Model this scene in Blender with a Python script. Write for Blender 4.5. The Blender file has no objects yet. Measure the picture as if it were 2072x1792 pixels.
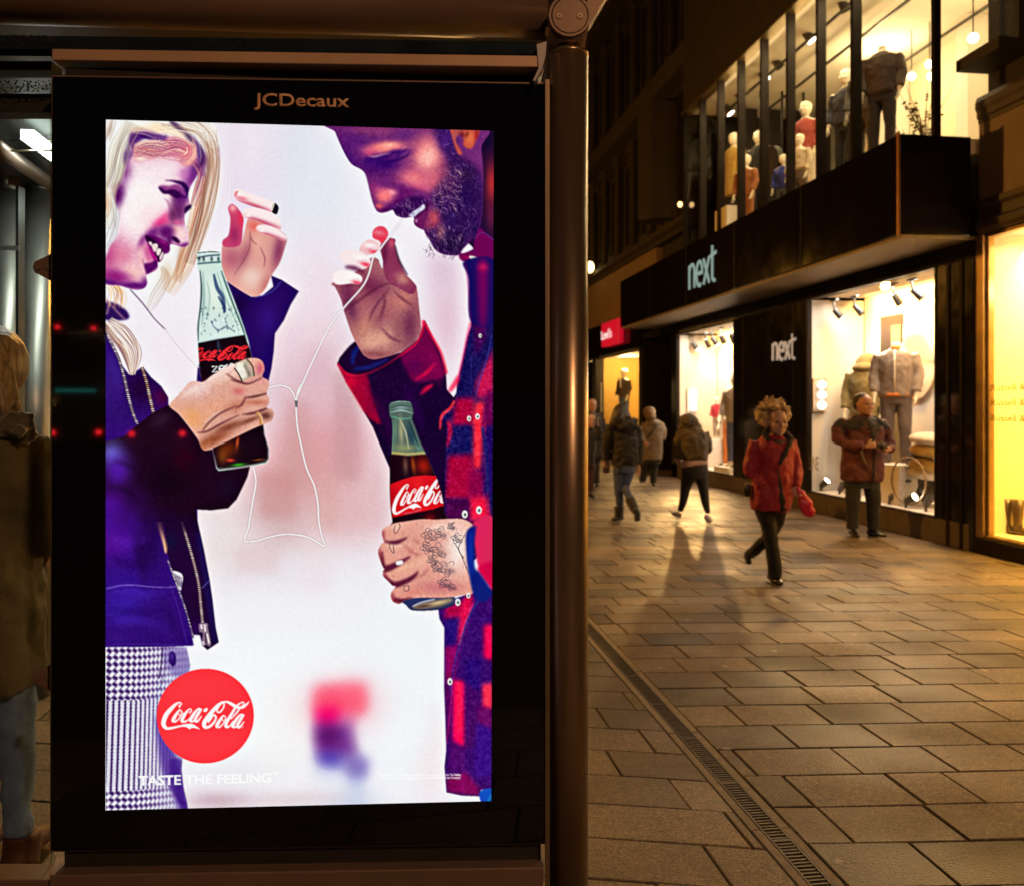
import bpy, bmesh, math, random
import numpy as np
from mathutils import Vector, Matrix, Euler
S = bpy.context.scene
COL = S.collection
rad = math.radians
# ---------------------------------------------------------------- camera
cam_data = bpy.data.cameras.new('camera'); cam = bpy.data.objects.new('camera', cam_data); COL.objects.link(cam)
CAMZ, FPX, CX, HY = 1.6, 1800.0, 1036.0, 819.4      # eye height, focal length / centre / horizon in 2072-px picture units
cam.location = (0,0,CAMZ); cam.rotation_euler = (rad(90),0,0)
cam_data.sensor_width = 36; cam_data.lens = 36*FPX/2072
cam_data.shift_y = -(896-HY)/2072
cam_data.clip_start = .05; cam_data.clip_end = 500
cam_data.dof.use_dof = True; cam_data.dof.focus_distance = 2.85; cam_data.dof.aperture_fstop = 3.6
S.camera = cam
S.render.engine = 'CYCLES'
S.cycles.use_denoising = True
S.cycles.max_bounces = 7; S.cycles.diffuse_bounces = 3; S.cycles.glossy_bounces = 3; S.cycles.transparent_max_bounces = 12
S.cycles.sample_clamp_indirect = 4.0; S.cycles.caustics_reflective = False; S.cycles.caustics_refractive = False
S.view_settings.view_transform = 'Standard'; S.view_settings.look = 'None'; S.view_settings.exposure = 0.0; S.view_settings.gamma = 1.0
# ---------------------------------------------------------------- night sky
W = bpy.data.worlds.new('World'); S.world = W; W.use_nodes = True
nt = W.node_tree; bg = nt.nodes['Background']
sky = nt.nodes.new('ShaderNodeTexSky'); sky.sky_type = 'NISHITA'; sky.sun_disc = False
sky.sun_elevation = rad(-4); sky.sun_rotation = rad(200)
nt.links.new(sky.outputs['Color'], bg.inputs['Color']); bg.inputs['Strength'].default_value = 0.05
LAMP_GAIN = 1.0
# ---------------------------------------------------------------- helpers
TH = math.atan2(.1386,.9903)                          # the street runs off a little to the left of the view axis
STREET = Matrix.Rotation(TH, 4, 'Z')
def sv(v, u, z=0): return STREET @ Vector((v,u,z))
def ray(dx): return (dx-CX)/FPX
def at_v(dx, v):
    r = ray(dx); Y = v/(.9903*r+.1386); return r*Y, Y
def link(o, parent=None):
    COL.objects.link(o)
    if parent is not None: o.parent = parent
    return o
def tag(o, label=None, cat=None, group=None, kind=None):
    if label: o['label'] = label
    if cat: o['category'] = cat
    if group: o['group'] = group
    if kind: o['kind'] = kind
    return o
def empty(name, loc=(0,0,0), rz=0, label=None, cat=None, group=None):
    o = bpy.data.objects.new(name, None); o.location = loc; o.rotation_euler = (0,0,rz); o.empty_display_size = .1
    link(o); return tag(o, label, cat, group)
def obj(name, bm, m, parent=None, smooth=False, bevel=0, loc=None, rot=None):
    me = bpy.data.meshes.new(name); bmesh.ops.recalc_face_normals(bm, faces=bm.faces[:]); bm.to_mesh(me); bm.free()
    if smooth:
        for p in me.polygons: p.use_smooth = True
    for mm in (m if isinstance(m, (list,tuple)) else [m]): me.materials.append(mm)
    o = bpy.data.objects.new(name, me); link(o, parent)
    if loc is not None: o.location = loc
    if rot is not None: o.rotation_euler = rot
    if bevel:
        b = o.modifiers.new('bevel','BEVEL'); b.width = bevel; b.segments = 2; b.limit_method = 'ANGLE'
    return o
def NB(): return bmesh.new()
def box(bm, x0,x1,y0,y1,z0,z1, mat=0):
    v = [bm.verts.new(c) for c in ((x0,y0,z0),(x1,y0,z0),(x1,y1,z0),(x0,y1,z0),(x0,y0,z1),(x1,y0,z1),(x1,y1,z1),(x0,y1,z1))]
    for f in ((0,3,2,1),(4,5,6,7),(0,1,5,4),(1,2,6,5),(2,3,7,6),(3,0,4,7)):
        bm.faces.new([v[i] for i in f]).material_index = mat
    return bm
def bx(*a): return box(NB(), *a)
def loft(bm, pts, rads, n=12, ref=Vector((0,-1,0)), cap=True, power=2.0):
    pts = [Vector(p) for p in pts]; rings = []
    for i,p in enumerate(pts):
        t = (pts[min(i+1,len(pts)-1)]-pts[max(i-1,0)]).normalized()
        rf = ref if abs(t.dot(ref)) < .93 else Vector((0,0,1))
        s = t.cross(rf).normalized(); f = s.cross(t).normalized()
        r = rads[i]; a,b = r if isinstance(r,(tuple,list)) else (r,r)
        ring = []
        for k in range(n):
            q = 2*math.pi*k/n; c,sn = math.cos(q), math.sin(q)
            c = math.copysign(abs(c)**(2/power), c); sn = math.copysign(abs(sn)**(2/power), sn)
            ring.append(bm.verts.new(p+s*(a*c)+f*(b*sn)))
        rings.append(ring)
    for A,B in zip(rings, rings[1:]):
        for k in range(n): bm.faces.new((A[k],A[(k+1)%n],B[(k+1)%n],B[k]))
    if cap: bm.faces.new(rings[0]); bm.faces.new(rings[-1])
    return bm
def tube(p0, p1, r, n=24, bm=None):
    return loft(bm or NB(), [p0,p1], [r,r], n)
def path(pts, r, n=8, bm=None):
    return loft(bm or NB(), pts, [r]*len(pts), n)
def ellipsoid(bm, c, r, seg=12, rot=None):
    m = Matrix.Translation(c) @ (rot.to_4x4() if rot else Matrix()) @ Matrix.Diagonal((r[0],r[1],r[2],1))
    bmesh.ops.create_uvsphere(bm, u_segments=seg, v_segments=max(6,seg*2//3), radius=1, matrix=m); return bm
def prism(bm, poly, y0, y1, mat=0):
    """outline given in x,z pulled from y0 to y1"""
    a = [bm.verts.new((x,y0,z)) for x,z in poly]; b = [bm.verts.new((x,y1,z)) for x,z in poly]
    fs = [bm.faces.new(a), bm.faces.new(b[::-1])]
    for i in range(len(poly)): fs.append(bm.faces.new((a[i],b[i],b[(i+1)%len(poly)],a[(i+1)%len(poly)])))
    for f in fs: f.material_index = mat
    return bm
# ---------------------------------------------------------------- materials (all node based)
def mat(name, col, rough=.6, metal=0, spec=.5, var=.0, scale=8, bump=0, bscale=60, emit=None, estr=0, sheen=0, col2=None, coat=0, stretch=None):
    m = bpy.data.materials.new(name); m.use_nodes = True; n = m.node_tree.nodes; L = m.node_tree.links; b = n['Principled BSDF']
    b.inputs['Base Color'].default_value = (*col,1); b.inputs['Roughness'].default_value = rough; b.inputs['Metallic'].default_value = metal
    b.inputs['Specular IOR Level'].default_value = spec; b.inputs['Sheen Weight'].default_value = sheen; b.inputs['Coat Weight'].default_value = coat
    tc = n.new('ShaderNodeTexCoord')
    if var:
        no = n.new('ShaderNodeTexNoise'); no.inputs['Scale'].default_value = scale; no.inputs['Detail'].default_value = 6; no.inputs['Roughness'].default_value = .65
        mp = n.new('ShaderNodeMapping'); mp.inputs['Scale'].default_value = stretch or (1,1,1); L.new(tc.outputs['Object'], mp.inputs['Vector']); L.new(mp.outputs['Vector'], no.inputs['Vector'])
        r = n.new('ShaderNodeValToRGB'); r.color_ramp.elements[0].position = .3; r.color_ramp.elements[1].position = .72
        c2 = col2 or tuple(min(1,c*(1+var)) for c in col); c1 = col if col2 else tuple(c*(1-var) for c in col)
        r.color_ramp.elements[0].color = (*c1,1); r.color_ramp.elements[1].color = (*c2,1)
        L.new(no.outputs['Fac'], r.inputs['Fac']); L.new(r.outputs['Color'], b.inputs['Base Color'])
        mr = n.new('ShaderNodeMapRange'); mr.inputs['To Min'].default_value = max(.02,rough-.1); mr.inputs['To Max'].default_value = min(1,rough+.12)
        L.new(no.outputs['Fac'], mr.inputs['Value']); L.new(mr.outputs['Result'], b.inputs['Roughness'])
    if bump:
        nb = n.new('ShaderNodeTexNoise'); nb.inputs['Scale'].default_value = bscale; nb.inputs['Detail'].default_value = 4
        (L.new(mp.outputs['Vector'], nb.inputs['Vector']) if stretch and var else L.new(tc.outputs['Object'], nb.inputs['Vector'])); bp = n.new('ShaderNodeBump'); bp.inputs['Strength'].default_value = bump; bp.inputs['Distance'].default_value = .01
        L.new(nb.outputs['Fac'], bp.inputs['Height']); L.new(bp.outputs['Normal'], b.inputs['Normal'])
    if emit:
        b.inputs['Emission Color'].default_value = (*emit,1); b.inputs['Emission Strength'].default_value = estr
    return m
def plaid_mat(name, c1, c2, c3, scale):
    m = mat(name, c1, .9); n = m.node_tree.nodes; L = m.node_tree.links; b = n['Principled BSDF']; tc = n.new('ShaderNodeTexCoord')
    w = []
    for d in ('X','Z'):
        t = n.new('ShaderNodeTexWave'); t.wave_type = 'BANDS'; t.bands_direction = d; t.inputs['Scale'].default_value = scale
        L.new(tc.outputs['Object'], t.inputs['Vector']); w.append(t)
    mx = n.new('ShaderNodeMix'); mx.data_type = 'RGBA'; mx.inputs['A'].default_value = (*c1,1); mx.inputs['B'].default_value = (*c2,1); L.new(w[0].outputs['Fac'], mx.inputs['Factor'])
    m2 = n.new('ShaderNodeMix'); m2.data_type = 'RGBA'; m2.inputs['B'].default_value = (*c3,1); L.new(mx.outputs['Result'], m2.inputs['A']); L.new(w[1].outputs['Fac'], m2.inputs['Factor'])
    L.new(m2.outputs['Result'], b.inputs['Base Color']); return m
def glass_mat(name, tint=(1,1,1), refl=1.0, rough=0.0):
    m = bpy.data.materials.new(name); m.use_nodes = True; n = m.node_tree.nodes; L = m.node_tree.links; n.clear()
    out = n.new('ShaderNodeOutputMaterial'); t = n.new('ShaderNodeBsdfTransparent'); t.inputs['Color'].default_value = (*tint,1)
    g = n.new('ShaderNodeBsdfGlossy'); g.inputs['Roughness'].default_value = rough; g.inputs['Color'].default_value = (refl,refl,refl,1)
    f = n.new('ShaderNodeFresnel'); f.inputs['IOR'].default_value = 1.5; mx = n.new('ShaderNodeMixShader')
    ge = n.new('ShaderNodeNewGeometry'); inv = n.new('ShaderNodeMath'); inv.operation = 'SUBTRACT'; inv.inputs[0].default_value = 1; L.new(ge.outputs['Backfacing'], inv.inputs[1])
    mu = n.new('ShaderNodeMath'); mu.operation = 'MULTIPLY'; L.new(f.outputs['Fac'], mu.inputs[0]); L.new(inv.outputs[0], mu.inputs[1])
    L.new(mu.outputs[0], mx.inputs['Fac']); L.new(t.outputs['BSDF'], mx.inputs[1]); L.new(g.outputs['BSDF'], mx.inputs[2]); L.new(mx.outputs['Shader'], out.inputs['Surface'])
    return m
def emis(name, col, strength):
    m = bpy.data.materials.new(name); m.use_nodes = True; n = m.node_tree.nodes; L = m.node_tree.links; n.clear()
    out = n.new('ShaderNodeOutputMaterial'); e = n.new('ShaderNodeEmission'); e.inputs['Color'].default_value = (*col,1); e.inputs['Strength'].default_value = strength
    L.new(e.outputs['Emission'], out.inputs['Surface']); return m
def light(name, kind, loc, power, col, parent=None, size=.05, rot=None, target=None, spot=None, sy=None):
    d = bpy.data.lights.new(name, kind); d.energy = power*LAMP_GAIN; d.color = col
    if kind == 'AREA':
        d.size = size
        if sy: d.shape = 'RECTANGLE'; d.size_y = sy
    else: d.shadow_soft_size = size
    if spot: d.spot_size = rad(spot); d.spot_blend = .7
    o = bpy.data.objects.new(name, d); link(o, parent); o.location = loc
    if target is not None: o.rotation_euler = (Vector(target)-Vector(loc)).to_track_quat('-Z','Y').to_euler()
    elif rot: o.rotation_euler = rot
    return o
def text_mesh(s, size=1.0, offset=0, extrude=0, spacing=1.0):
    c = bpy.data.curves.new('lettering','FONT'); c.body = s; c.size = size; c.offset = offset; c.extrude = extrude; c.space_character = spacing; c.resolution_u = 4
    o = bpy.data.objects.new('lettering', c); COL.objects.link(o); bpy.context.view_layer.update()
    me = bpy.data.meshes.new_from_object(o.evaluated_get(bpy.context.evaluated_depsgraph_get()))
    bpy.data.objects.remove(o); bpy.data.curves.remove(c); return me
def text_obj(name, s, m, parent, x0, x1, z0, z1, y, offset=0, extrude=.003, flip=False, shear=0):
    """lettering fitted to the rectangle x0..x1, z0..z1 of the plane y, read from -y"""
    me = text_mesh(s, 1, offset, 0); co = np.empty(len(me.vertices)*3); me.vertices.foreach_get('co', co); co = co.reshape(-1,3)
    lo, hi = co.min(0), co.max(0); q = (co-lo)/np.maximum(hi-lo,1e-6)
    new = np.c_[x0+q[:,0]*(x1-x0)+shear*(q[:,1]), np.full(len(q), y), z0+q[:,1]*(z1-z0)]
    me.vertices.foreach_set('co', new.ravel()); me.materials.append(m)
    bm = NB(); bm.from_mesh(me)
    if extrude:
        g = bmesh.ops.extrude_face_region(bm, geom=bm.faces[:]); bmesh.ops.translate(bm, verts=[e for e in g['geom'] if isinstance(e, bmesh.types.BMVert)], vec=(0,-extrude,0))
    bm.to_mesh(me); bm.free(); me.name = name
    o = bpy.data.objects.new(name, me); link(o, parent); return o
# ---------------------------------------------------------------- shared materials
SOD = (1.0,.42,.055)                                   # colour of the street lamps
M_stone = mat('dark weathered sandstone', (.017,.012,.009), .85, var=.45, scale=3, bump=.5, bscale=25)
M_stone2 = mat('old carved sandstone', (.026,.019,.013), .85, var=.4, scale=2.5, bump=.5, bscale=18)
M_black = mat('polished black granite', (.009,.008,.009), .10, var=.5, scale=3, spec=.4)
M_fascia = mat('dark lacquered panels', (.006,.0048,.0065), .07, var=.12, scale=2.5, spec=.12)
M_frame = mat('dark bronze frame', (.015,.011,.009), .45, spec=.07, var=.3, scale=6)
M_brass = mat('brass trim', (.55,.40,.18), .35, metal=1, var=.2, scale=9)
M_soffit = mat('pale painted soffit', (.18,.145,.10), .55, var=.25, scale=2)
M_wall = mat('white display wall', (.80,.76,.70), .75, var=.03, scale=2)
M_wall2 = mat('cream shop wall', (.78,.70,.52), .75, var=.04, scale=2)
M_ceil = mat('shop ceiling', (.80,.76,.68), .8, var=.03, scale=3)
M_plinth = mat('granite plinth', (.10,.075,.05), .45, var=.3, scale=20, bump=.1)
M_glass = glass_mat('shop glass')
M_warm = emis('lit spotlight face', (1,.86,.60), 14)
M_track = mat('black metal spotlight', (.02,.018,.017), .45, var=.2)
M_white = mat('white plinth paint', (.82,.80,.77), .6, var=.03)
M_wood = mat('pale wood board', (.55,.40,.27), .6, var=.2, scale=12)
# ---------------------------------------------------------------- paving
def slab_material(name, c0, c1):
    m = mat(name, c0, .52); n = m.node_tree.nodes; L = m.node_tree.links; b = n['Principled BSDF']; tc = n.new('ShaderNodeTexCoord')
    at = n.new('ShaderNodeAttribute'); at.attribute_name = 'tone'
    base = n.new('ShaderNodeMix'); base.data_type = 'RGBA'; base.inputs['A'].default_value = (*c0,1); base.inputs['B'].default_value = (*c1,1); L.new(at.outputs['Fac'], base.inputs['Factor'])
    prev = base.outputs['Result']
    for sc, lo, hi, det in ((190,.32,1.5,4),(75,.52,1.38,5),(24,.74,1.2,5),(1.3,.60,1.22,8)):
        no = n.new('ShaderNodeTexNoise'); no.inputs['Scale'].default_value = sc; no.inputs['Detail'].default_value = det; L.new(tc.outputs['Object'], no.inputs['Vector'])
        mr = n.new('ShaderNodeMapRange'); mr.inputs['From Min'].default_value = .3; mr.inputs['From Max'].default_value = .7; mr.inputs['To Min'].default_value = lo; mr.inputs['To Max'].default_value = hi; L.new(no.outputs['Fac'], mr.inputs['Value'])
        mx = n.new('ShaderNodeMix'); mx.data_type = 'RGBA'; mx.blend_type = 'MULTIPLY'; mx.inputs['Factor'].default_value = 1; L.new(prev, mx.inputs['A']); L.new(mr.outputs['Result'], mx.inputs['B']); prev = mx.outputs['Result']
    # old chewing-gum spots
    vo = n.new('ShaderNodeTexVoronoi'); vo.inputs['Scale'].default_value = 3.2; vo.inputs['Randomness'].default_value = 1; L.new(tc.outputs['Object'], vo.inputs['Vector'])
    lt = n.new('ShaderNodeMapRange'); lt.inputs['From Min'].default_value = .05; lt.inputs['From Max'].default_value = .085; lt.inputs['To Min'].default_value = .5; lt.inputs['To Max'].default_value = 0; L.new(vo.outputs['Distance'], lt.inputs['Value'])
    gm = n.new('ShaderNodeMix'); gm.data_type = 'RGBA'; gm.inputs['B'].default_value = (.42,.37,.31,1); L.new(prev, gm.inputs['A']); L.new(lt.outputs['Result'], gm.inputs['Factor'])
    L.new(gm.outputs['Result'], b.inputs['Base Color'])
    no = n.new('ShaderNodeTexNoise'); no.inputs['Scale'].default_value = 130; no.inputs['Detail'].default_value = 5; L.new(tc.outputs['Object'], no.inputs['Vector'])
    bp = n.new('ShaderNodeBump'); bp.inputs['Strength'].default_value = .6; bp.inputs['Distance'].default_value = .006; L.new(no.outputs['Fac'], bp.inputs['Height']); L.new(bp.outputs['Normal'], b.inputs['Normal'])
    n2 = n.new('ShaderNodeTexNoise'); n2.inputs['Scale'].default_value = 1.4; L.new(tc.outputs['Object'], n2.inputs['Vector'])
    mr = n.new('ShaderNodeMapRange'); mr.inputs['From Min'].default_value = .3; mr.inputs['From Max'].default_value = .7; mr.inputs['To Min'].default_value = .30; mr.inputs['To Max'].default_value = .66; L.new(n2.outputs['Fac'], mr.inputs['Value']); L.new(mr.outputs['Result'], b.inputs['Roughness'])
    return m
def paving(name, v0, v1, u0, u1, skew, pitch, length, m, seed):
    r = random.Random(seed); verts = []; faces = []; tones = []
    i = 0; u = u0
    while u < u1:
        v = v0 - r.uniform(.1,.95)*length; row_off = r.uniform(-.002,.002)
        gu = r.choice((.003,.004,.005,.007))
        while v < v1:
            ln = length*r.uniform(.93,1.07)*(1.0 if r.random() > .05 else .6); a,b = max(v,v0), min(v+ln,v1); gv = r.choice((.007,.010,.013,.016))
            if b-a > .03:
                z = r.uniform(-.0022,.0016); tilt = r.uniform(-.0012,.0012); k = len(verts); e = .003
                c = [(a+gv/2,u-skew*a+gu),(b-gv/2,u-skew*b+gu),(b-gv/2,u+pitch-skew*b-gu),(a+gv/2,u+pitch-skew*a-gu)]
                cx = sum(p[0] for p in c)/4; cy = sum(p[1] for p in c)/4
                for (x,y) in c: verts.append((x,y,-.055))
                for (x,y) in c: verts.append((x,y,z-.003))
                for j,(x,y) in enumerate(c): verts.append((x+math.copysign(e,cx-x), y+math.copysign(e,cy-y), z+tilt*(1 if j in (1,2) else -1)))
                faces += [(k+8,k+9,k+10,k+11)]+[(k+4+j,k+4+(j+1)%4,k+8+(j+1)%4,k+8+j) for j in range(4)]+[(k+j,k+(j+1)%4,k+4+(j+1)%4,k+4+j) for j in range(4)]
                tones += [min(1,max(0,r.gauss(.56,.15) if r.random() > .27 else r.gauss(.12,.08)))]*9
            v += ln
        u += pitch; i += 1
    me = bpy.data.meshes.new(name); me.from_pydata(verts, [], faces); me.materials.append(m)
    at = me.attributes.new('tone','FLOAT','FACE'); at.data.foreach_set('value', tones)
    o = bpy.data.objects.new(name, me); link(o); o.rotation_euler = (0,0,TH); return tag(o, kind='structure')
M_slab = slab_material('granite paving', (.055,.038,.024), (.245,.175,.113))
M_slab2 = slab_material('pale granite paving', (.14,.103,.068), (.26,.195,.13))
paving('pavement', 1.515, 6.9, .8, 33, .0927, .3006, .445, M_slab, 3)
paving('pavement', -8.0, 1.355, .2, 33, .283, .294, .60, M_slab2, 4)
M_ground = mat('dark joint sand', (.022,.018,.014), .95, var=.4, scale=30)
g = obj('ground', bx(-160,160,-120,220,-.5,-.055), M_ground); tag(g, kind='structure')
M_far = mat('distant paving', (.2,.17,.13), .6, var=.25, scale=4)
g = obj('road', bx(-9,7,33.1,140,-.1,-.004), M_far, rot=(0,0,TH)); tag(g, kind='structure')
# drain running along the street
M_iron = mat('worn cast iron', (.085,.07,.055), .5, metal=.5, var=.4, scale=30, bump=.2)
M_edge = mat('drain edge concrete', (.20,.165,.13), .7, var=.3, scale=25, bump=.3)
dr = empty('drain_channel', (0,0,0), TH, 'long narrow slotted iron drain between two bands of paving', 'drain')
bm = NB(); r = random.Random(2); u = 1.6; k = 0
while u < 20:
    if k % 22 == 0: box(bm, 1.398,1.472, u-.009,u+.009, -.03,.0005)
    else: box(bm, 1.398,1.472, u-.0052,u+.0052, -.03,-.001+r.uniform(-.001,.0005))
    u += .0228; k += 1
for x in (1.394,1.468): box(bm, x,x+.008, 1.6,20,-.03,.0012)
obj('grate', bm, M_iron, dr)
for a,b in ((1.359,1.392),(1.478,1.511)):
    bm = NB(); u = 1.2
    while u < 24: box(bm, a,b, u,u+.992, -.03,r.uniform(-.002,.001)); u += 1.0
    obj('edge_strip', bm, M_edge, dr, bevel=.002)
# ---------------------------------------------------------------- clothing shop with the long dark fascia
shop = empty('clothing_shop', (0,0,0), TH, 'two-storey clothing shop with dark projecting fascia and bright display windows', 'shop')
GV = 6.38
bm = bx(5.46,6.30, 8.91,20.5, 3.44,4.52)
fas = obj('fascia', bm, M_fascia, shop, bevel=.008)
for u in (11.2,13.5,15.8,18.1): obj('panel_seam', bx(5.452,5.459, u,u+.02, 3.45,4.51), M_frame, fas)
obj('corner_trim', bx(5.440,5.462, 8.895,8.93, 3.42,4.54), mat('copper edge trim',(.32,.16,.08),.4,metal=.8,var=.2), fas)
obj('soffit', bx(5.50,6.36, 8.93,20.48, 3.40,3.437), M_soffit, shop)
obj('lintel', bx(6.32,6.60, 8.95,21.6, 3.23,3.398), M_frame, shop)
bm = NB(); u = 9.0
while u < 18.9: box(bm, 6.335,6.75, u,min(u+1.6,18.95)-.008, 0,.285); u += 1.6
obj('plinth', bm, M_plinth, shop, bevel=.004)
# ground-floor masonry between the windows
for (a,b) in ((8.93,9.60),(12.83,15.70),(19.03,19.35)):
    p = obj('pillar', bx(6.34,6.43, a,b, .29 if a > 8.95 else .002,3.228), M_black, shop, bevel=.006)
for u in (9.10,9.34): obj('pillar_groove', bx(6.325,6.339, u,u+.05, .01,3.22), M_frame, shop)
for u in (13.25,15.25): obj('panel_joint', bx(6.33,6.3395, u,u+.03, .3,3.2), M_frame, shop)
obj('panel_joint', bx(6.331,6.3395, 13.29,15.24, 1.30,1.315), M_frame, shop)
M_sign = emis('backlit pale sign letters', (.62,.82,.70), .42)
M_sign2 = mat('pale raised letters', (.62,.62,.60), .4, emit=(.6,.62,.58), estr=.3)
def street_text(name, s, m, parent, ua, ub, z0, z1, v, offset=0, extrude=.02):
    """lettering on a wall of constant v that reads from the street: starts at the far end"""
    o = text_obj(name, s, m, parent, 0, ua-ub, z0, z1, 0, offset, extrude)
    o.rotation_euler = (0,0,rad(-90)); o.location = (v, ua, 0); return o
def stroke_sign(m, parent, ua, ub, z0, z1, v, w):
    """slim hand-drawn lower-case sign letters standing off the wall"""
    arc = lambda cx,cz,rx,rz,a0,a1,n=12: [(cx+rx*math.cos(rad(a)),cz+rz*math.sin(rad(a))) for a in np.linspace(a0,a1,n)]
    L_ = [[(0,0),(0,.72)], [(0,.5)]+arc(.2,.5,.2,.22,180,0)+[(.4,0)], [(.55,.38)]+arc(.78,.36,.23,.36,0,300)[0:], [(.55,.38),(1.01,.38)], [(1.1,0),(1.5,.72)], [(1.1,.72),(1.5,0)], [(1.72,1.0),(1.72,.14)]+arc(1.86,.14,.14,.14,180,290,8), [(1.58,.72),(1.98,.78)]]
    sg = bpy.data.objects.new('shop_sign', None); link(sg, parent)
    for i,(grp) in enumerate(((0,1),(2,3),(4,5),(6,7))):
        bm = NB()
        for k in grp: loft(bm, [(v, ua+(ub-ua)*x/2, z0+(z1-z0)*z) for x,z in L_[k]], [(w,.022)]*len(L_[k]), 8, ref=Vector((-1,0,0)))
        obj('letter', bm, m, sg)
stroke_sign(M_sign, shop, 15.62,14.28,3.70,4.30,5.457,.032)
stroke_sign(M_sign2, shop, 14.02,13.18,2.33,2.72,6.337,.026)
def display(a, b, z0, z1, depth, wallmat, floormat, name='window'):
    fr = NB()
    box(fr, GV-.05,GV+.03, a-.04,a, z0-.02,z1+.04); box(fr, GV-.05,GV+.03, b,b+.04, z0-.02,z1+.04); box(fr, GV-.05,GV+.03, a,b, z1,z1+.04); box(fr, GV-.05,GV+.03, a,b, z0-.02,z0)
    w = obj(name, fr, M_frame, shop, bevel=.004)
    obj('pane', bx(GV-.008,GV+.004, a+.001,b-.001, z0+.001,z1-.001), M_glass, w)
    bm = NB(); box(bm, GV+depth,GV+depth+.05, a-.02,b+.02, z0-.02,z1+.05); box(bm, GV+.04,GV+depth-.002, a-.06,a-.042, z0,z1); box(bm, GV+.04,GV+depth-.002, b+.042,b+.06, z0,z1)
    obj('display_wall', bm, wallmat, shop)
    obj('display_floor', bx(GV+.035,GV+depth-.004, a-.038,b+.038, z0-.06,z0-.005), floormat, shop)
    obj('display_ceiling', bx(GV+.035,GV+depth-.004, a-.038,b+.038, z1+.045,z1+.08), M_ceil, shop)
display(9.62,12.80,.30,3.20,.90,M_wall,M_white)
display(15.74,18.98,.30,3.14,.90,M_wall,M_white)
# recessed dark entrance
bm = NB(); box(bm, 7.4,7.46, 19.36,21.6, 0,3.2); box(bm, 6.36,7.4, 19.36,19.42,0,3.2); box(bm, 6.36,7.4, 21.56,21.62,0,3.2)
obj('entrance_wall', bm, M_frame, shop)
d = obj('door', bx(6.9,6.95, 19.6,20.5, .02,2.4), M_frame, shop); obj('door_glass', bx(6.885,6.897, 19.72,20.38, .2,2.3), mat('dim door glass',(.05,.04,.03),.1,var=.2), d)
# upper storey: tall glazing on the ledge, brass head, stone above
UV0, UZ0, UZ1, UA, UB = 5.89, 4.52, 7.40, 8.91, 17.15
ms = [17.15-.93*i for i in range(1,8)]
edges = [UA]+[m for m in reversed(ms)]+[UB]
for i,u in enumerate(ms): obj('mullion', bx(UV0-.03,UV0+.10, u-.032,u+.032, UZ0,UZ1-.002), M_frame, shop, bevel=.004)
for u in (UA+.02,UB-.02): obj('corner_post', bx(UV0-.03,UV0+.05, u-.03,u+.03, UZ0,UZ1-.002), M_frame, shop)
for a,b in zip(edges, edges[1:]): obj('upper_pane', bx(UV0,UV0+.012, a+.05,b-.05, UZ0+.01,UZ1-.01), M_glass, shop)
obj('upper_end_pane', bx(UV0+.06,7.2, UA+.004,UA+.016, UZ0+.01,UZ1-.01), M_glass, shop)
obj('upper_end_pane', bx(UV0+.06,8.6, UB-.016,UB-.004, UZ0+.01,UZ1-.01), glass_mat('dim tinted glass',(.5,.5,.55)), shop)
obj('brass_head', bx(UV0-.06,UV0+.14, UA-.03,UB+.05, UZ1,UZ1+.055), M_brass, shop)
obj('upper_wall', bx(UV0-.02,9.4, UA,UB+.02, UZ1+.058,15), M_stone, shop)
obj('upper_floor', bx(5.9,9.5, UA+.05,UB-.05, 4.35,4.515), M_wall2, shop)
obj('upper_ceiling', bx(UV0+.11,9.5, UA+.05,UB-.05, UZ1+.001,UZ1+.05), M_ceil, shop)
bm = NB(); box(bm, 8.9,8.96, UA+.05,UB-.05, 4.52,UZ1); 
obj('upper_back_wall', bm, M_wall2, shop)
for u in (10.2,12.1,14.2): obj('interior_column', bx(8.5,8.88, u,u+.28, 4.52,UZ1-.005), M_wall, shop)
bm = NB()
for v in (6.45,7.2): box(bm, v,v+.035, UA+.2,UB-1, UZ1-.16,UZ1-.125)
box(bm, 8.2,8.24, UA+.2,UB-1, UZ1-.3,UZ1-.27)
obj('light_track', bm, M_track, shop)
bm = NB()
for i in range(5): box(bm, 6.8+i*.42,6.83+i*.42, 15.6,15.64, 4.52,UZ1)
for i in range(4): box(bm, 6.75+i*.5,7.05+i*.5, 16.3,16.34, 4.55,UZ1-.1)
obj('dark_screen', bm, M_frame, shop)
# ---------------------------------------------------------------- spotlights in the windows (each a lamp of its own)
def spotlight(v, u, z, aim, lit, power, label, length=.15, r=.05, drop=.12, col=(1,.89,.74), spread=110, up=False):
    p = sv(v,u,z); t = empty('spotlight', p, TH, label, 'spotlight', 'small black spotlights in the shop windows')
    d = Vector(aim).normalized()
    bm = NB(); loft(bm, [(0,0,0),d*length*.8,d*length], [r*.8,r,r*1.02], 14); loft(bm, [d*length*.98,d*(length+.02)],[r*1.06,r*1.1],14)
    obj('lamp_head', bm, M_track, t, smooth=False)
    bm = NB()
    if up: box(bm, -.012,.012,-.012,.012,-drop,0); box(bm, -.06,.06,-.05,.05,-drop-.012,-drop)
    else: box(bm, -.012,.012,-.012,.012,0,drop); box(bm, -.02,.02,-.09,.09,drop,drop+.03)
    obj('bracket', bm, M_track, t)
    if lit: obj('bulb', loft(NB(), [d*(length+.021),d*(length+.026)], [r*.98,r*.98], 14), M_warm, t)
    if power: light('spotlight_beam','SPOT', d*(length+.04), power, col, t, r*.9, target=d*2, spot=spread)
    return t
def pin(dx, dy, v):
    """street coordinates of the point seen at picture position dx,dy when it lies in the plane v"""
    r = ray(dx); Y = v/(.9903*r+.1386); return v, (.9903-.1386*r)*Y, CAMZ+(HY-dy)/FPX*Y
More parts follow.
